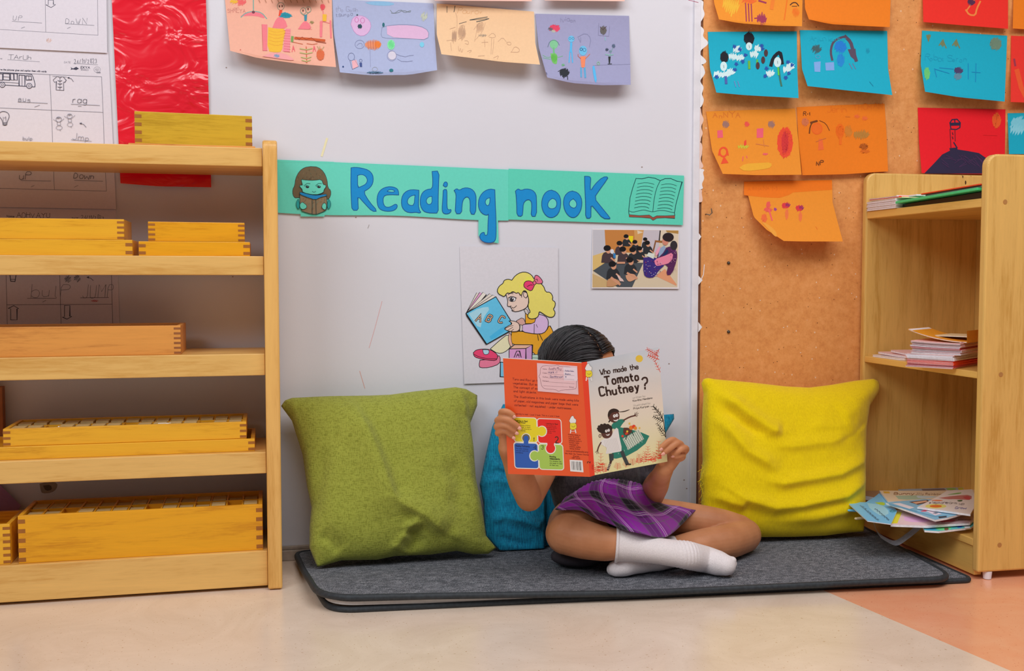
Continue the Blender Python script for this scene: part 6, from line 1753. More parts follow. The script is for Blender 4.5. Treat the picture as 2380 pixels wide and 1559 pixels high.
def emblem(i, x, y, s_):
    """the publisher's small white and yellow mark"""
    W_, Y_, K_ = C(240, 236, 236), C(240, 206, 50), C(80, 50, 30)
    i.blob([(x - 34 * s_, y - 20 * s_), (x - 14 * s_, y - 64 * s_), (x + 6 * s_, y - 70 * s_), (x + 14 * s_, y - 44 * s_), (x + 34 * s_, y - 34 * s_), (x + 30 * s_, y), (x + 4 * s_, y + 14 * s_), (x - 20 * s_, y + 6 * s_)], W_, K_, 2)
    i.blob([(x - 26 * s_, y + 2 * s_), (x + 34 * s_, y - 2 * s_), (x + 38 * s_, y + 60 * s_), (x - 28 * s_, y + 66 * s_)], Y_, K_, 2)
    i.line([(x - 12 * s_, y + 28 * s_), (x + 6 * s_, y + 40 * s_), (x + 24 * s_, y + 26 * s_)], 3, K_, 1)
    i.line([(x - 18 * s_, y + 66 * s_), (x - 22 * s_, y + 96 * s_)], 9 * s_, W_); i.line([(x + 24 * s_, y + 64 * s_), (x + 30 * s_, y + 94 * s_)], 9 * s_, W_); i.line([(x - 18 * s_, y + 80 * s_), (x + 28 * s_, y + 78 * s_)], 4 * s_, W_)


def d_backcover(i):
    i.line([(160, 335), (908, 380)], 5, C(250, 226, 220)); 
    for k, (x, y_, s_) in enumerate(((250, 546, 'Tara and Ravi go to the'), (255, 584, 'vegetables. But each time'), (258, 622, 'The concept of sorting'), (260, 660, 'and light objects.'), (262, 712, 'The illustrations in this book were made using bits'), (266, 752, 'of paper, old magazines and paper bags that were'), (270, 792, 'collected - not squished - under mattresses.'))):
        i.text(s_, x, y_, 20, TX, 3.4, (1, .062), cond=.95 if k < 4 else .88, gap=1.35)
    i.text('Learning to read - Level 2 book. This is a Level 2 book', 275, 872, 13, TX, 2.2, (1, .062), cond=.82, gap=1.3)
    puzzle(i); emblem(i, 825, 955, 1.0)
    for k, s_ in enumerate(('Pratham Books is', 'a not for profit', 'organization that', 'publishes books in', 'multiple Indian', 'languages to', 'promote reading', 'among children')): i.text(s_, 783 + k * 2, 1070 + k * 19, 11, TX, 1.8, (1, .062), cond=.85, gap=1.4)
    i.text('www.prathambooks.org', 760, 1226, 14, TX, 2.2, (1, .062), cond=.9); i.text('Who Made the Tomato Chutney', 752, 1250, 12, TX, 1.8, (1, .062), cond=.8); i.text('English', 830, 1276, 11, TX, 1.8, (1, .06)); i.text('MRP 40.00', 815, 1293, 11, TX, 1.8, (1, .06))
    i.fill([(796, 1305), (918, 1312), (928, 1425), (802, 1415)], C(236, 224, 226)); random.seed(2)
    x = 812
    while x < 905:
        w_ = random.choice((2, 3, 5)); i.line([(x, 1320 + (x - 800) * .06), (x + 5, 1398 + (x - 800) * .08)], w_, C(40, 36, 40)); x += w_ + random.choice((3, 4, 6))


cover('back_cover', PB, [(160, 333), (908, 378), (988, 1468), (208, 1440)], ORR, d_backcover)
def d_spine(i):
    emblem(i, 975, 455, 1.0); i.text('2', 990, 1340, 26, C(60, 20, 20), 5, (.1, -1)); i.text('LEVEL', 1018, 1400, 11, C(120, 20, 16), 2, (.05, -1))
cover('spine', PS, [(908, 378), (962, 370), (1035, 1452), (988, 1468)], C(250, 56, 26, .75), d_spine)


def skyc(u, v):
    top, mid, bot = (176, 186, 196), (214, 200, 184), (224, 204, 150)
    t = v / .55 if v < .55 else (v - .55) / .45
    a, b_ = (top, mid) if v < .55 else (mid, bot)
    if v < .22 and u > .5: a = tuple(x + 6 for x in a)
    return C(*[a[k] + (b_[k] - a[k]) * t for k in range(3)], k=.68)  # printed gradient, lightened throughout to offset weak light on the cover


def fern(i, x, y, dx, dy, L, c, w, n=6, ll=34, ang=1.0, solid=False, grow=1.0):
    l = math.hypot(dx, dy); dx, dy = dx / l, dy / l; i.hold = True
    i.line([(x, y), (x + dx * L, y + dy * L)], w, c)
    for k in range(n):
        t = (k + .8) / n; bx, by = x + dx * L * t, y + dy * L * t; q = ll * (1 - .5 * t * grow)
        for s_ in (-1, 1):
            ca, sa = cos(ang * s_), sin(ang * s_); ex, ey = dx * ca - dy * sa, dx * sa + dy * ca
            if solid and t < solid: i.fill([(bx, by), (bx + ex * q * .5 - ey * 7, by + ey * q * .5 + ex * 7), (bx + ex * q, by + ey * q), (bx + ex * q * .5 + ey * 7, by + ey * q * .5 - ex * 7)], c)
            else: i.line([(bx, by), (bx + ex * q, by + ey * q)], w * .8, c, taper=False)
    i.hold = False


def d_front(i):
    REDF, DKF, BRN = C(214, 74, 50), C(48, 52, 48), C(214, 120, 84)
    i.dot(1459, 342, 35, 34, C(236, 192, 70), 24)
    fern(i, 1645, 320, -1, -.62, 130, REDF, 6, 6, 40, .8); fern(i, 1648, 350, -1, -.4, 110, REDF, 7, 5, 36, 1.1); fern(i, 1650, 250, -.6, .9, 60, REDF, 5, 3, 26, .9); fern(i, 1660, 470, -.5, -1, 120, REDF, 5, 4, 30, .9)
    T_ = C(52, 40, 38)
    i.text('Who made the', 1090, 498, 50, T_, 9.5, (1, -.165), .06, 0, .74, 1.35)
    i.text('Tomato', 1138, 594, 76, T_, 17, (1, -.16), .1, 0, .72, 2.0); i.text('Chutney', 1088, 702, 84, T_, 17, (1, -.16), .1, 0, .76, 1.7)
    i.text('?', 1490, 634, 108, T_, 17, (1, -.12), 0, .08, .8)
    i.text('written by', 1398, 724, 17, C(150, 146, 140), 2.5, (1, -.16)); i.text('Kavitha Mandana', 1400, 752, 17, C(60, 56, 54), 3.4, (1, -.16), cond=.95, gap=1.6)
    i.text('illustrated by', 1404, 798, 17, C(150, 146, 140), 2.5, (1, -.16)); i.text('Priya Kuriyan', 1406, 826, 17, C(60, 56, 54), 3.4, (1, -.16), cond=.95, gap=1.6)
    # dark foliage on the right
    fern(i, 1692, 930, -.75, -1, 170, DKF, 6, 5, 50, .9); fern(i, 1692, 945, -1, -.55, 110, DKF, 6, 6, 32, 1.2); fern(i, 1704, 1040, -.7, -.75, 110, DKF, 5, 5, 34, .9); fern(i, 1708, 1085, -.6, -.8, 100, DKF, 5, 5, 34, 1.0)
    i.line([(1600, 800), (1660, 860), (1690, 930), (1705, 1040), (1712, 1090)], 7, DKF, 1)
    # red plants along the bottom
    for x, y_, L in ((1090, 1435, 190), (1060, 1440, 110), (1500, 1340, 110), (1545, 1330, 150), (1640, 1310, 180), (1590, 1335, 100), (1250, 1400, 60), (1330, 1380, 70), (1400, 1360, 60), (1455, 1345, 90), (1120, 1430, 90)):
        fern(i, x, y_, random.uniform(-.15, .15), -1, L, BRN if L > 150 else C(220, 110, 84), 3.5, 6, 42, 1.15, .55 if L > 80 else False)
    for x, y_ in ((1080, 1375), (1070, 1405), (1105, 1350), (1660, 1265), (1655, 1290), (1600, 1300), (1560, 1305)): i.fill([(x - 34, y_), (x, y_ - 10), (x + 30, y_ - 4), (x, y_ + 10)], C(222, 80, 54), 1)
    # two children with a basket
    SKN, HR, TEAL_, WSH = C(84, 50, 44), C(34, 28, 28), C(20, 124, 108), C(232, 224, 222)
    i.fill([(1240, 990), (1300, 1000), (1390, 1020), (1480, 1045), (1556, 1078), (1520, 1150), (1440, 1215), (1340, 1270), (1240, 1295), (1190, 1290), (1210, 1200), (1230, 1100)], TEAL_)
    for k in range(9): i.line([(1260 + k * 28, 1240 - k * 14), (1262 + k * 28, 1252 - k * 14)], 3, C(190, 220, 210))
    i.fill([(1195, 975), (1230, 930), (1300, 915), (1330, 930), (1300, 960), (1270, 1010), (1200, 1012)], TEAL_, 1)
    i.line([(1310, 928), (1370, 896), (1415, 885)], 13, SKN, 1)
    for a, b_ in ((1452, 862), (1448, 880), (1440, 850), (1440, 894), (1420, 856)): i.line([(1412, 885), (a, b_)], 4, SKN)
    i.dot(1215, 885, 56, 66, SKN, 20, -.2); i.fill([(1160, 890), (1165, 840), (1205, 815), (1250, 822), (1275, 850), (1230, 848), (1190, 862), (1172, 900)], HR, 1); i.line([(1268, 850), (1320, 845), (1365, 828)], 9, HR, 1, True); i.line([(1180, 930), (1170, 945)], 12, HR)
    for x, y_ in ((1222, 888), (1246, 882)): i.dot(x, y_, 13, 16, C(236, 232, 230)); i.dot(x + 3, y_ - 3, 4, 4, HR, 8)
    i.fill([(1210, 925), (1240, 928), (1262, 910), (1255, 935), (1225, 940)], C(240, 236, 230), 1)
    i.fill([(1080, 1150), (1100, 1118), (1200, 1060), (1240, 1000), (1258, 1012), (1270, 1090), (1290, 1180), (1290, 1225), (1140, 1250), (1150, 1190), (1090, 1155)], WSH)
    for k in range(9): i.line([(1125 + k * 14, 1120 - k * 3), (1158 + k * 14, 1240 - k * 3)], 2, C(180, 172, 176))
    i.line([(1095, 1140), (1072, 1180), (1062, 1215)], 12, SKN, 1)
    for a, b_ in ((1042, 1235), (1055, 1250), (1072, 1245)): i.line([(1062, 1215), (a, b_)], 4, SKN)
    i.dot(1150, 1045, 54, 58, SKN, 20, .3); i.dot(1132, 1010, 72, 44, HR, 14, -.1)
    for k in range(12): a = k / 12 * 2 * pi; i.dot(1130 + 60 * cos(a), 1008 + 38 * sin(a) * (1 if sin(a) < 0 else .4), 15, 12, HR, 8)
    for x, y_ in ((1145, 1032), (1168, 1024)): i.dot(x, y_, 12, 14, C(236, 232, 230)); i.dot(x + 3, y_ - 3, 4, 4, HR, 8)
    i.fill([(1140, 1065), (1165, 1066), (1180, 1052), (1172, 1075), (1150, 1076)], C(240, 236, 230), 1); i.ring(1085, 1078, 10, 14, 5, SKN)
    i.fill([(1170, 1250), (1215, 1245), (1215, 1305), (1178, 1335)], C(48, 62, 66)); i.line([(1190, 1320), (1160, 1400)], 20, C(60, 40, 38))
    for k in range(4): i.line([(1170 - k * 5, 1345 + k * 14), (1190 - k * 5, 1350 + k * 14)], 4, C(230, 210, 200))
    i.line([(1295, 1230), (1320, 1290), (1345, 1345)], 34, C(48, 62, 66)); i.line([(1335, 1350), (1378, 1348)], 12, HR)
    i.fill([(1310, 1000), (1360, 1000), (1400, 1030), (1350, 1080), (1305, 1060)], SKN, 1)
    for x, y_, r_, c in ((1382, 1000, 20, C(236, 120, 40)), (1408, 990, 18, C(220, 60, 40)), (1422, 1004, 16, C(240, 140, 50)), (1340, 1058, 14, C(220, 60, 40)), (1300, 1080, 12, C(210, 70, 60)), (1366, 960, 9, C(240, 190, 80)), (1462, 1002, 8, C(240, 190, 80)), (1345, 1035, 10, C(236, 200, 60))): i.dot(x, y_, r_, r_, c)
    i.fill([(1300, 1105), (1455, 1020), (1505, 1108), (1355, 1212)], C(198, 214, 200))
    i.hold = True
    for k in range(9):
        for q in range(8):
            t, s_ = (k + .5) / 9, (q + .5) / 8
            x = (1 - s_) * ((1 - t) * 1300 + t * 1455) + s_ * ((1 - t) * 1355 + t * 1505); y_ = (1 - s_) * ((1 - t) * 1105 + t * 1020) + s_ * ((1 - t) * 1212 + t * 1108)
            i.fill([(x - 4, y_), (x + 2, y_ - 5), (x + 5, y_ + 1), (x - 1, y_ + 6)], C(30, 60, 54))
    i.hold = False; i.lay += 1
    i.line([(1345, 1060), (1330, 1110)], 9, C(24, 70, 64)); i.line([(1390, 1035), (1405, 1075)], 9, C(24, 70, 64))


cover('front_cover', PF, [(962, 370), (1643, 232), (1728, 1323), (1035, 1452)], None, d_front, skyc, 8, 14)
M_card2 = plain('pink_label_paper', C(238, 184, 190), .6, nscale=90, var=.03)
p0, n_ = PB
ink = Ink(lambda x, y_, o: plane_hit(x, y_, p0 + n_ * (o + .0012), n_), step=.000006)
q = [k5(*p) for p in ((484, 383), (868, 412), (880, 684), (492, 652))]
ink.grid(lambda u, v: tuple((1 - v) * ((1 - u) * q[0][k] + u * q[1][k]) + v * ((1 - u) * q[3][k] + u * q[2][k]) for k in (0, 1)), 2, 2, C(240, 186, 192), .0006)
ink.frame(*K5); LB_ = C(110, 70, 80)
ink.line([(530, 420), (545, 408), (650, 412), (676, 400), (700, 416), (820, 424), (842, 440), (852, 470), (858, 530), (874, 544), (860, 560), (862, 610), (850, 634), (720, 640), (690, 656), (664, 636), (560, 630), (540, 616), (524, 590), (516, 530), (498, 512), (516, 490), (516, 440), (530, 420)], 3, LB_, 1)
ink.fill([(735, 420), (862, 428), (870, 552), (742, 548)], C(226, 206, 216))
for k, s_ in enumerate(('Name', 'Class', 'Author', 'Subject')): ink.text(s_, 538, 444 + k * 38, 11, LB_, 1.8, (1, .06)); ink.line([(590 if k < 3 else 596, 450 + k * 38), (840, 466 + k * 38)], 1.6, LB_)
ink.line([(546, 600), (780, 612)], 1.6, LB_); ink.text('School', 790, 616, 10, LB_, 1.6, (1, .06))
ink.text('Jyothi Roy', 592, 444, 17, C(110, 60, 100), 2.6, (1, .04), .3); ink.text('Mont II', 592, 482, 17, C(60, 60, 110), 2.6, (1, -.02), .3); ink.text('Govindarajan', 610, 522, 17, C(60, 70, 120), 2.6, (1, .0), .3, cond=.7)
for k, s_ in enumerate(('Pratham Books', 'Bengaluru', 'PR')): ink.text(s_, 752, 462 + k * 30, 12, C(70, 80, 130), 1.8, (1, .06), cond=.62, gap=1.2)
o = obj('label_sticker', ink.bm, M_paper, book, recalc=False); o['label'] = 'pink name sticker on the back cover'
# page block behind the covers
bm = bmesh.new()
for pln, quad, s_ in ((PB, [(172, 345), (905, 389), (984, 1458), (219, 1430)], 1), (PF, [(968, 380), (1634, 245), (1716, 1313), (1040, 1442)], 1)):
    p0, n_ = pln
    prism(bm, [plane_hit(*k5(*p), p0 - n_ * .0012, n_) for p in quad], -n_ * .0022)
obj('pages', bm, M_pages, book)


def onb(px, py, off): p0, n_ = PB; return plane_hit(px, py, p0 + n_ * off, n_)
def onf(px, py, off): p0, n_ = PF; return plane_hit(px, py, p0 + n_ * off, n_)
def cL(x, y_): return 1130 + x / 8.206, 930 + y_ / 8.206
def cR(x, y_): return 1460 + x / 8.661, 950 + y_ / 8.661


# ================================================================== the child
m, nt, b = newmat('skin', .5, .35)
n1 = node(nt, 'ShaderNodeTexNoise', i_Scale=22.0, i_Detail=4.0); nt.links.new(coords(nt), n1.inputs['Vector'])
r = ramp(nt, n1.outputs[0], [(.3, C(172, 112, 74)), (.7, C(192, 132, 94))])
nt.links.new(r.outputs[0], b.inputs['Base Color'])
b.inputs['Subsurface Weight'].default_value = .15; b.inputs['Subsurface Radius'].default_value = (.012, .005, .003); b.inputs['Subsurface Scale'].default_value = .5
n2 = node(nt, 'ShaderNodeTexNoise', i_Scale=500.0, i_Detail=2.0); nt.links.new(coords(nt), n2.inputs['Vector']); bump(nt, b, n2.outputs[0], .15, .0006)
M_skin = m
M_nail = plain('fingernail', C(236, 164, 150), .3)
M_shirt = fabric('charcoal_jersey', C(62, 56, 60), C(46, 42, 46), 300, 120, strength=.4)
M_sock = fabric('white_cotton_knit', C(220, 211, 211), C(209, 200, 200), 700, 420, strength=.25)
M_short = plain('dark_shorts', C(44, 38, 44), .9, var=.1)
m, nt, b = newmat('black_hair', .38, .5)
n1 = node(nt, 'ShaderNodeTexNoise', i_Scale=80.0, i_Detail=3.0); nt.links.new(coords(nt), n1.inputs['Vector'])
r = ramp(nt, n1.outputs[0], [(.3, C(20, 18, 20)), (.7, C(44, 38, 40))]); nt.links.new(r.outputs[0], b.inputs['Base Color'])
M_hair = m

girl = thing('person', (.64, -.22, ZM), 'barefaced child sitting cross-legged in a purple plaid skirt, face hidden behind the book', 'person')
girl['label'] = 'child sitting cross-legged in a purple plaid skirt, face hidden behind the open book'
GL = lambda px, py, r_: G(px, py, ZM + r_)
HC = U(1349, 872, -.27)
Rh = Matrix.Rotation(radians(25), 3, 'Z') @ Matrix.Rotation(radians(28), 3, 'X')   # face looks along local -Y


def hl(x, y_, z): return HC + Rh @ Vector((x, y_, z))


bm = bmesh.new()
flatv = (Vector((0, 1, 0)), .80)
hip = U(1418, 1212, -.180)
tube(bm, [U(1425, 1232, -.20), hip, U(1402, 1160, -.212), U(1388, 1110, -.215), U(1385, 1030, -.215), U(1378, 985, -.218)], [.058, .078, .076, .078, .082, .06], 20, flat=flatv)
tube(bm, [U(1380, 1000, -.215), U(1368, 945, -.235), hl(0, .01, -.03)], [.040, .029, .030], 16)
# head
ellipsoid(bm, hl(0, .008, .006), .066, .080, .078, Rh)
ellipsoid(bm, hl(0, -.030, -.036), .050, .046, .050, Rh)
ellipsoid(bm, hl(0, -.050, -.066), .022, .020, .018, Rh)
tube(bm, [hl(0, -.074, .000), hl(0, -.081, -.014), hl(0, -.086, -.024)], [.005, .006, .0085], 10)
for s_ in (-1, 1):
    ellipsoid(bm, hl(.0085 * s_, -.080, -.026), .006, .006, .005, Rh, 10)
    ellipsoid(bm, hl(.067 * s_, .004, -.014), .007, .013, .020, Rh, 12)
    ellipsoid(bm, hl(.033 * s_, -.056, -.030), .018, .016, .016, Rh, 14)
    ellipsoid(bm, hl(.027 * s_, -.0655, .001), .014, .010, .007, Rh, 12)
ellipsoid(bm, hl(0, -.0755, -.044), .016, .008, .0045, Rh, 12); ellipsoid(bm, hl(0, -.0735, -.0515), .013, .008, .005, Rh, 12)
# arms
shL, shR = U(1296, 1005, -.205), U(1474, 1000, -.200)
elL, elR = U(1230, 1157, -.325), U(1514, 1150, -.240)
wrL, wrR = onb(*cL(405, 900), -.022), onf(*cR(735, 1200), -.016)
tube_s(bm, [shL, shL.lerp(elL, .55), elL], [.036, .030, .0252])
tube_s(bm, [elL, elL.lerp(wrL, .35), elL.lerp(wrL, .8), wrL], [.0252, .0255, .0185, .017])
tube_s(bm, [shR, shR.lerp(elR, .55), elR], [.036, .030, .026])
tube_s(bm, [elR, elR.lerp(wrR, .35), elR.lerp(wrR, .8), wrR], [.0255, .0245, .018, .0165])
tube(bm, [U(1385, 1010, -.21), shL], [.05, .036], 14); tube(bm, [U(1385, 1010, -.21), shR], [.05, .036], 14)
# left-hand side hand: four fingers over the cover, thumb inside
FL = [[((330, 330), -.010), ((285, 232), -.002), ((350, 208), .007), ((430, 225), .0088), ((515, 285), .0072)],
      [((300, 430), -.010), ((215, 385), -.003), ((300, 348), .0065), ((400, 362), .0100), ((500, 420), .0095), ((612, 500), .0072)],
      [((300, 540), -.010), ((195, 505), -.003), ((290, 468), .0055), ((400, 490), .0090), ((470, 545), .0088), ((560, 600), .0070)],
      [((310, 650), -.012), ((215, 625), -.004), ((300, 588), .003), ((390, 600), .0065), ((450, 655), .0068), ((505, 690), .0062)]]
RL = [.0056, .0060, .0058, .0054]
nails = []
for f_, r0 in zip(FL, RL):
    P = crom([onb(*cL(*p), o_) for p, o_ in f_], 4)
    tube(bm, P, [r0 * (1.08 - .22 * i / (len(P) - 1)) for i in range(len(P))], 12)
    nails.append((P[-1], (P[-1] - P[-4]).normalized(), PB[1], r0))
for (p, o_), r0 in ((((330, 330), -.012), .008), (((300, 430), -.013), .0085), (((300, 540), -.014), .0085), (((320, 650), -.014), .008)):
    tube(bm, [wrL, wrL.lerp(onb(*cL(*p), o_), .5), onb(*cL(*p), o_)], [.0145, .0110, r0], 12)
P = crom([onb(*cL(400, 800), -.024), onb(*cL(470, 650), -.020), onb(*cL(540, 540), -.0125), onb(*cL(600, 470), -.0105)], 4)
tube(bm, P, [.0105 - .004 * i / (len(P) - 1) for i in range(len(P))], 12)
# right-hand side hand
FR = [[((930, 800), -.006), ((985, 690), .002), ((900, 622), .0075), ((800, 660), .0095), ((735, 715), .0092), ((672, 775), .0068)],
      [((960, 880), -.004), ((1060, 735), .004), ((985, 690), .0105), ((880, 760), .0130), ((790, 825), .0100), ((722, 868), .0070)],
      [((980, 960), -.004), ((1150, 840), .002), ((1150, 792), .0085), ((1070, 808), .0135), ((985, 858), .0120), ((915, 905), .0060)],
      [((960, 1030), -.004), ((1085, 985), .001), ((1098, 938), .0060), ((1030, 935), .0095), ((960, 955), .0060)]]
RR = [.0060, .0066, .0064, .0058]
for f_, r0 in zip(FR, RR):
    P = crom([onf(*cR(*p), o_) for p, o_ in f_], 4)
    tube(bm, P, [r0 * (1.08 - .24 * i / (len(P) - 1)) for i in range(len(P))], 12)
    if f_ is not FR[3]: nails.append((P[-1], (P[-1] - P[-4]).normalized(), PF[1], r0))
for (p, o_), r0 in ((((930, 800), -.010), .0085), (((960, 880), -.008), .009), (((980, 960), -.007), .009), (((960, 1030), -.007), .0085)):
    tube(bm, [wrR, wrR.lerp(onf(*cR(*p), o_), .5) + PF[1] * .001, onf(*cR(*p), o_)], [.0145, .0120, r0], 12)
P = crom([onf(*cR(740, 1150), -.014), onf(*cR(700, 1085), -.0135), onf(*cR(640, 1010), -.0105), onf(*cR(600, 940), -.0095)], 4)
tube(bm, P, [.0100 - .004 * i / (len(P) - 1) for i in range(len(P))], 12)
# legs: knee on the left, shin running right in front; knee on the right, shin underneath
knL = U(1316, 1240, -.300)
tube_s(bm, [U(1376, 1208, -.215), U(1338, 1222, -.262), knL], [.057, .0545, .040])
shinL = [knL, U(1352, 1252, -.325), U(1400, 1262, -.340), U(1450, 1266, -.352), U(1530, 1280, -.372), U(1598, 1290, -.380)]
tube_s(bm, shinL, [.040, .037, .0335, .0285, .0215, .0215])
toeR, f1 = GL(1686, 1313, .0215), GL(1640, 1300, .0235)
tube_s(bm, [shinL[-1], f1, toeR], [.0215, .022, .0175])
knR = GL(1727, 1238, .0385)
tube_s(bm, [U(1475, 1196, -.195), U(1570, 1207, -.215), U(1660, 1217, -.235), knR + Vector((-.008, 0, .004))], [.044, .0385, .0335, .0335])
ankL_ = GL(1500, 1308, .0165)
tube_s(bm, [knR + Vector((0, -.004, -.004)), GL(1690, 1258, .036), GL(1640, 1266, .035), GL(1580, 1278, .030), GL(1530, 1295, .0225), ankL_], [.0355, .035, .033, .029, .0225, .0165])
tube_s(bm, [ankL_, GL(1452, 1315, .0145), GL(1430, 1321, .011)], [.0165, .0145, .0105])
fuse('body', bm, .0015, M_skin, girl, 8)
# nails
for p, d, n_, r0 in nails:
    bm = bmesh.new()
    nn = (n_ - d * n_.dot(d)).normalized(); side = d.cross(nn).normalized()
    R = Matrix((side, d, nn)).transposed()
    ellipsoid(bm, p + nn * r0 * .62 + d * r0 * .35, r0 * .58, r0 * .72, r0 * .24, R, 12)
    obj('fingernail', bm, M_nail, girl, smooth=True)
for s_ in (-1, 1):
    bm = bmesh.new(); ellipsoid(bm, hl(.027 * s_, -.0665, -.008), .011, .007, .005, Rh, 16); ey = obj('eye', bm, plain('eye_white', C(230, 226, 222), .2), girl, smooth=True)
    bm = bmesh.new(); ellipsoid(bm, hl(.027 * s_, -.0725, -.009), .0045, .002, .0045, Rh, 12); obj('iris', bm, MC['black'], ey, smooth=True)
    bm = bmesh.new(); tube(bm, [hl(.012 * s_, -.078, .010), hl(.028 * s_, -.077, .014), hl(.042 * s_, -.070, .009)], [.0012, .0018, .0008], 8); obj('eyebrow', bm, M_hair, girl, smooth=True)
bm = bmesh.new(); tube(bm, [hl(-.014, -.0795, -.0475), hl(0, -.0835, -.0480), hl(.014, -.0795, -.0475)], [.0012, .002, .0012], 8)
obj('lips', bm, plain('lips', C(170, 90, 84), .4), girl, smooth=True)

# hair: a close cap plus combed strands falling from a parting
RX, RY, RZ = .0690, .0835, .0805
PARTX = -.010


def scalp(a, b_, k=1.0):
    """a: angle back (-) to front (+) over the crown; b: angle out from the parting, signed"""
    x = RX * k * sin(b_); q = cos(b_)
    return hl(x + PARTX * math.exp(-abs(b_) * 3), .010 - RY * k * sin(a) * (.25 + .75 * q if q > 0 else .25), .008 + RZ * k * cos(a) * q - (0 if q > 0 else .03 * -q))


bm = bmesh.new()
vs = ellipsoid(bm, Vector((0, 0, 0)), 1, 1, 1, None, 110)
for v in vs:
    c = v.co
    front = -c.y; k = 1.0
    if front > .30 and c.z < .85 and c.x < .78 and c.x > -.22 + .5 * max(0, front - .6): k = .80                     # the bare face
    if c.z < -.55: k = .80
    
    v.co = hl(c.x * RX * k, .010 + c.y * RY * k, .008 + c.z * RZ * k)
tube(bm, [hl(0, .045, -.01), hl(0, .075, -.035), hl(.0, .078, -.075), hl(0, .07, -.11)], [.04, .032, .026, .016], 14)
random.seed(31)
for side in (-1, 1):
    for k in range(400):
        a = radians(random.uniform(-85, 37 if side > 0 else 52)); bm_ = radians(random.uniform(78, 112))
        lift = random.uniform(1.0, 1.045); pts = []
        for t_ in range(9):
            t = t_ / 8; bb = radians(1.5) + (bm_ - radians(1.5)) * t
            aa = a - radians(20 if side < 0 else 38) * t * (1 if a > 0 else .3)
            p = scalp(aa, side * bb, lift * (1.0 + .015 * sin(t * 3 + k)))
            if t > .8: p += Rh @ Vector((side * .002, .004, -.014)) * (t - .8) / .2
            pts.append(p)
        tube(bm, pts, [.0004 + .0007 * sin(pi * min(1, .15 + t_ / 8)) for t_ in range(9)], 5, cap=False)
for k in range(30):
    a = radians(random.uniform(-30, 20)); s_ = random.choice((-1, 1)); pts = []
    for t_ in range(16):
        t = t_ / 15; p = scalp(a - radians(25) * t, s_ * radians(4 + 80 * t), 1.03 + (.012 + .0012 * k) * sin(pi * t)); pts.append(p)
    tube(bm, pts, .0003, 4, cap=False)
obj('hair', bm, M_hair, girl, smooth=True)

bm = bmesh.new()
tube(bm, [scalp(radians(a), 0, 1.004) for a in range(-14, 36, 5)], [.0016] * 10, 8, flat=(Rh @ Vector((0, -.4, .9)), .4))
obj('parting', bm, M_skin, girl, smooth=True)

# shirt with short sleeves
bm = bmesh.new()
tube(bm, [U(1400, 1178, -.21), U(1390, 1140, -.218), U(1379, 1108, -.222), U(1380, 1030, -.215), U(1378, 985, -.215)], [.084, .093, .096, .092, .064], 24, flat=(Vector((0, 1, 0)), .84))
tube(bm, [U(1385, 1010, -.212), shL, shL.lerp(elL, .42)], [.060, .047, .042], 16); tube(bm, [U(1385, 1010, -.212), shR, shR.lerp(elR, .35), shR.lerp(elR, .74)], [.060, .048, .045, .039], 16)
def wrink(p):
    a = .0035 * sin(p.z * 130 + p.x * 40 + 3 * sin(p.x * 25)) * max(0, min(1, (.30 - p.z) / .1)) + .002 * noise.noise(p * 60)
    return p + Vector((0, -a, a * .3))
fuse('shirt', bm, .003, M_shirt, girl, 5, wrink)
# shorts showing under the near thigh
bm = bmesh.new()
ellipsoid(bm, GL(1346, 1291, .019), .058, .045, .019); ellipsoid(bm, U(1412, 1222, -.175), .088, .07, .055)
tube(bm, [U(1372, 1208, -.20), U(1345, 1219, -.235)], [.055, .052], 16); tube(bm, [U(1475, 1196, -.195), U(1545, 1206, -.205)], [.045, .037], 16)
for v in bm.verts: v.co.z = max(v.co.z, ZM + .0008)
fuse('shorts', bm, .003, M_short, girl, 5)
# socks
bm = bmesh.new()
cuff = shinL[3].lerp(shinL[2], .36)
tube_s(bm, [cuff, shinL[3], shinL[3].lerp(shinL[4], .5), shinL[4], shinL[4].lerp(shinL[5], .6), shinL[5], shinL[5].lerp(f1, .5), f1, f1.lerp(toeR, .6), toeR], [.0335, .0315, .0275, .0245, .0255, .0265, .0262, .0258, .0240, .0200], cap=False); ellipsoid(bm, toeR, .0200, .0195, .0198)
ellipsoid(bm, f1.lerp(toeR, .3) + Vector((-.004, .004, -.012)), .017, .014, .0105)
for k in range(4): ellipsoid(bm, toeR + Vector((.011 + .003 * (k == 1), -.004 + k * .003, .010 - .0075 * k)), .0095, .0085, .0072, None, 12)
def sockfix(p):
    q = (p - shinL[5]); f = math.exp(-((p.x - shinL[5].x + .006) / .016) ** 2)
    p += Vector((0, -.0011, .0011)) * sin(p.x * 900) * f
    p.z = max(p.z, ZM + .0004); return p
s1 = fuse('sock', bm, .002, M_sock, girl, 4, sockfix)
bm = bmesh.new(); d = (shinL[2] - shinL[3]).normalized()
tube(bm, [cuff - d * .004, cuff - d * .001, cuff + d * .0012], [.0345, .0352, .0348], 40, cap=False)
obj('cuff', bm, M_sock, s1, smooth=True)
bm = bmesh.new()
tube_s(bm, [GL(1560, 1282, .027), GL(1530, 1295, .024), ankL_ + Vector((0, 0, .002)), GL(1470, 1311, .019), GL(1450, 1316, .0175), GL(1432, 1321, .0140), GL(1424, 1323, .011)], [.0320, .0260, .0200, .0190, .0190, .0160, .0120])
for k in range(3): ellipsoid(bm, GL(1424 - 2 * k, 1314 + 5 * k, .013 - .002 * k), .009, .008, .008, None, 12)
def flo(p): p.z = max(p.z, ZM + .0004); return p
fuse('sock', bm, .002, M_sock, girl, 4, flo)

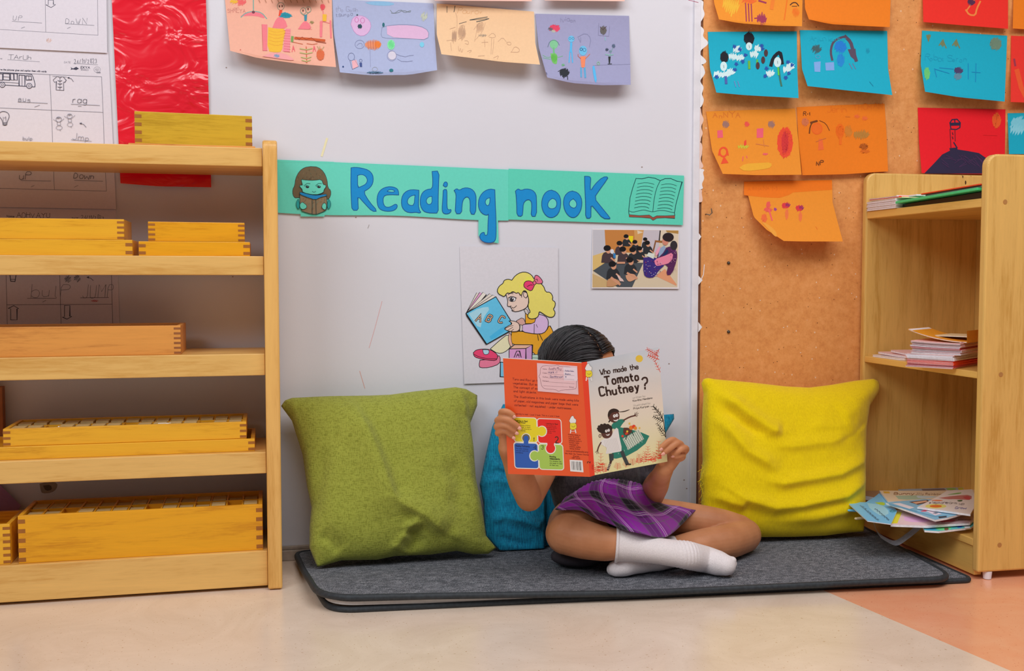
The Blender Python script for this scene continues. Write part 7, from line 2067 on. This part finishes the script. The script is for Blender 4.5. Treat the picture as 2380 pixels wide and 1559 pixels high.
# plaid skirt: a gathered cloth laid over both thighs
m, nt, b = newmat('purple_plaid_flannel', .9, .15)
b.inputs['Sheen Weight'].default_value = .2
uv = nt.nodes.new('ShaderNodeUVMap'); uv.uv_map = 'UVMap'
sep = nt.nodes.new('ShaderNodeSeparateXYZ'); nt.links.new(uv.outputs[0], sep.inputs[0])
PUR, BLK, GRY, WHI, DPU = C(134, 38, 150), C(40, 34, 42), C(98, 90, 100), C(226, 206, 226), C(96, 30, 108)


def bands(out, freq, ph):
    a = node(nt, 'ShaderNodeMath', operation='MULTIPLY_ADD'); a.inputs[1].default_value = freq; a.inputs[2].default_value = ph
    nt.links.new(out, a.inputs[0]); f = node(nt, 'ShaderNodeMath', operation='FRACT'); nt.links.new(a.outputs[0], f.inputs[0])
    st = [(0, PUR), (.16, GRY), (.20, BLK), (.34, BLK), (.36, GRY), (.38, BLK), (.46, BLK), (.50, GRY), (.55, PUR), (.70, DPU), (.73, PUR), (.84, GRY), (.87, PUR)]
    r = ramp(nt, f.outputs[0], st); r.color_ramp.interpolation = 'CONSTANT'
    w = ramp(nt, f.outputs[0], [(0, (0,) * 3 + (1,)), (.60, (1,) * 3 + (1,)), (.617, (0,) * 3 + (1,)), (.65, (1,) * 3 + (1,)), (.667, (0,) * 3 + (1,)), (.26, (.45,) * 3 + (1,)), (.272, (0,) * 3 + (1,)), (.42, (.45,) * 3 + (1,)), (.432, (0,) * 3 + (1,))][:5])
    w.color_ramp.interpolation = 'CONSTANT'
    return r, w


r1, w1 = bands(sep.outputs[0], 3.4, .12); r2, w2 = bands(sep.outputs[1], 1.9, .48)
mx = node(nt, 'ShaderNodeMix', data_type='RGBA'); mx.inputs['Factor'].default_value = .5
nt.links.new(r1.outputs[0], mx.inputs['A']); nt.links.new(r2.outputs[0], mx.inputs['B'])
mw = node(nt, 'ShaderNodeMath', operation='MAXIMUM'); nt.links.new(w1.outputs[0], mw.inputs[0]); nt.links.new(w2.outputs[0], mw.inputs[1])
mk = node(nt, 'ShaderNodeMath', operation='MULTIPLY'); mk.inputs[1].default_value = .55; nt.links.new(mw.outputs[0], mk.inputs[0])
mf = node(nt, 'ShaderNodeMix', data_type='RGBA'); mf.inputs['B'].default_value = WHI; nt.links.new(mk.outputs[0], mf.inputs['Factor']); nt.links.new(mx.outputs['Result'], mf.inputs['A'])
nz = node(nt, 'ShaderNodeTexNoise', i_Scale=600.0); nt.links.new(coords(nt), nz.inputs['Vector']); bump(nt, b, nz.outputs[0], .5, .001)
nt.links.new(mf.outputs['Result'], b.inputs['Base Color'])
M_plaid = m
rows = [
    [(1321, 1150, -.262), (1350, 1131, -.285), (1382, 1117, -.302), (1418, 1112, -.308), (1453, 1115, -.302), (1487, 1124, -.285), (1524, 1152, -.262)],
    [(1310, 1160, -.272), (1344, 1143, -.302), (1380, 1137, -.318), (1420, 1138, -.324), (1462, 1142, -.318), (1503, 1150, -.298), (1544, 1176, -.258)],
    [(1302, 1169, -.284), (1342, 1158, -.306), (1384, 1160, -.326), (1428, 1166, -.338), (1478, 1170, -.335), (1528, 1178, -.302), (1573, 1174, -.254)],
    [(1296, 1176, -.294), (1346, 1174, -.310), (1390, 1184, -.332), (1440, 1196, -.358), (1500, 1204, -.358), (1556, 1200, -.314), (1600, 1181, -.252)],
    [(1290, 1183, -.302), (1350, 1187, -.316), (1396, 1209, -.340), (1444, 1227, -.379), (1500, 1243, -.390), (1550, 1247, -.360), (1586, 1216, -.298), (1618, 1185, -.246)]]
NU, NV = 90, 60


def rowpt(rw, u):
    n = len(rw) - 1; c = crom([Vector(p) for p in rw], 8); t = u * (len(c) - 1); i = min(int(t), len(c) - 2); return c[i].lerp(c[i + 1], t - i)


bm = bmesh.new(); uvl = bm.loops.layers.uv.new('UVMap'); V = []; nrm = (CAM - Vector((.65, -.35, .15))).normalized() + Vector((0, 0, .6)); nrm.normalize()
for u_i in range(NU + 1):
    u = u_i / NU; col_ = crom([rowpt(rw, u) for rw in rows], 15); V.append([])
    for v_i in range(NV + 1):
        t = v_i / NV * (len(col_) - 1); i = min(int(t), len(col_) - 2); p = col_[i].lerp(col_[i + 1], t - i); v = v_i / NV
        P3 = U(p.x, p.y, p.z)
        d = .0045 * sin(u * 31 + v * 5 + 2 * sin(v * 4)) * (.25 + .75 * min(1, v * 1.3)) * (1 - .5 * v) + .0016 * sin(u * 130) * max(0, 1 - v * 5)
        d += .010 * math.exp(-((u - .62 - .25 * (v - .5)) / .05) ** 2) * sin(pi * v) - .012 * math.exp(-((u - .75) / .05) ** 2) * math.exp(-((v - .45) / .2) ** 2) + .007 * math.exp(-((u - .35 - .3 * v) / .05) ** 2) * sin(pi * v)
        V[-1].append((P3 + nrm * d, (u + .05 * sin(v * 5) + .35 * (v * (u - .5)), v + .10 * sin(u * 7))))
for off in (0, 1):
    G_ = [[bm.verts.new(V[i][j][0] - nrm * .0016 * off) for j in range(NV + 1)] for i in range(NU + 1)]
    if off == 0: G0 = G_
    for i in range(NU):
        for j in range(NV):
            q = [(i, j), (i, j + 1), (i + 1, j + 1), (i + 1, j)]
            f = bm.faces.new([G_[a][b_] for a, b_ in (q if off == 0 else q[::-1])])
            for l, (a, b_) in zip(f.loops, (q if off == 0 else q[::-1])): l[uvl].uv = V[a][b_][1]
rim = [(i, 0) for i in range(NU + 1)] + [(NU, j) for j in range(1, NV + 1)] + [(i, NV) for i in range(NU - 1, -1, -1)] + [(0, j) for j in range(NV - 1, 0, -1)]
for a, b_ in zip(rim, rim[1:] + rim[:1]):
    f = bm.faces.new((G0[a[0]][a[1]], G0[b_[0]][b_[1]], G_[b_[0]][b_[1]], G_[a[0]][a[1]]))
    for l, q in zip(f.loops, (a, b_, b_, a)): l[uvl].uv = V[q[0]][q[1]][1]
obj('skirt', bm, M_plaid, girl, smooth=True, recalc=False)
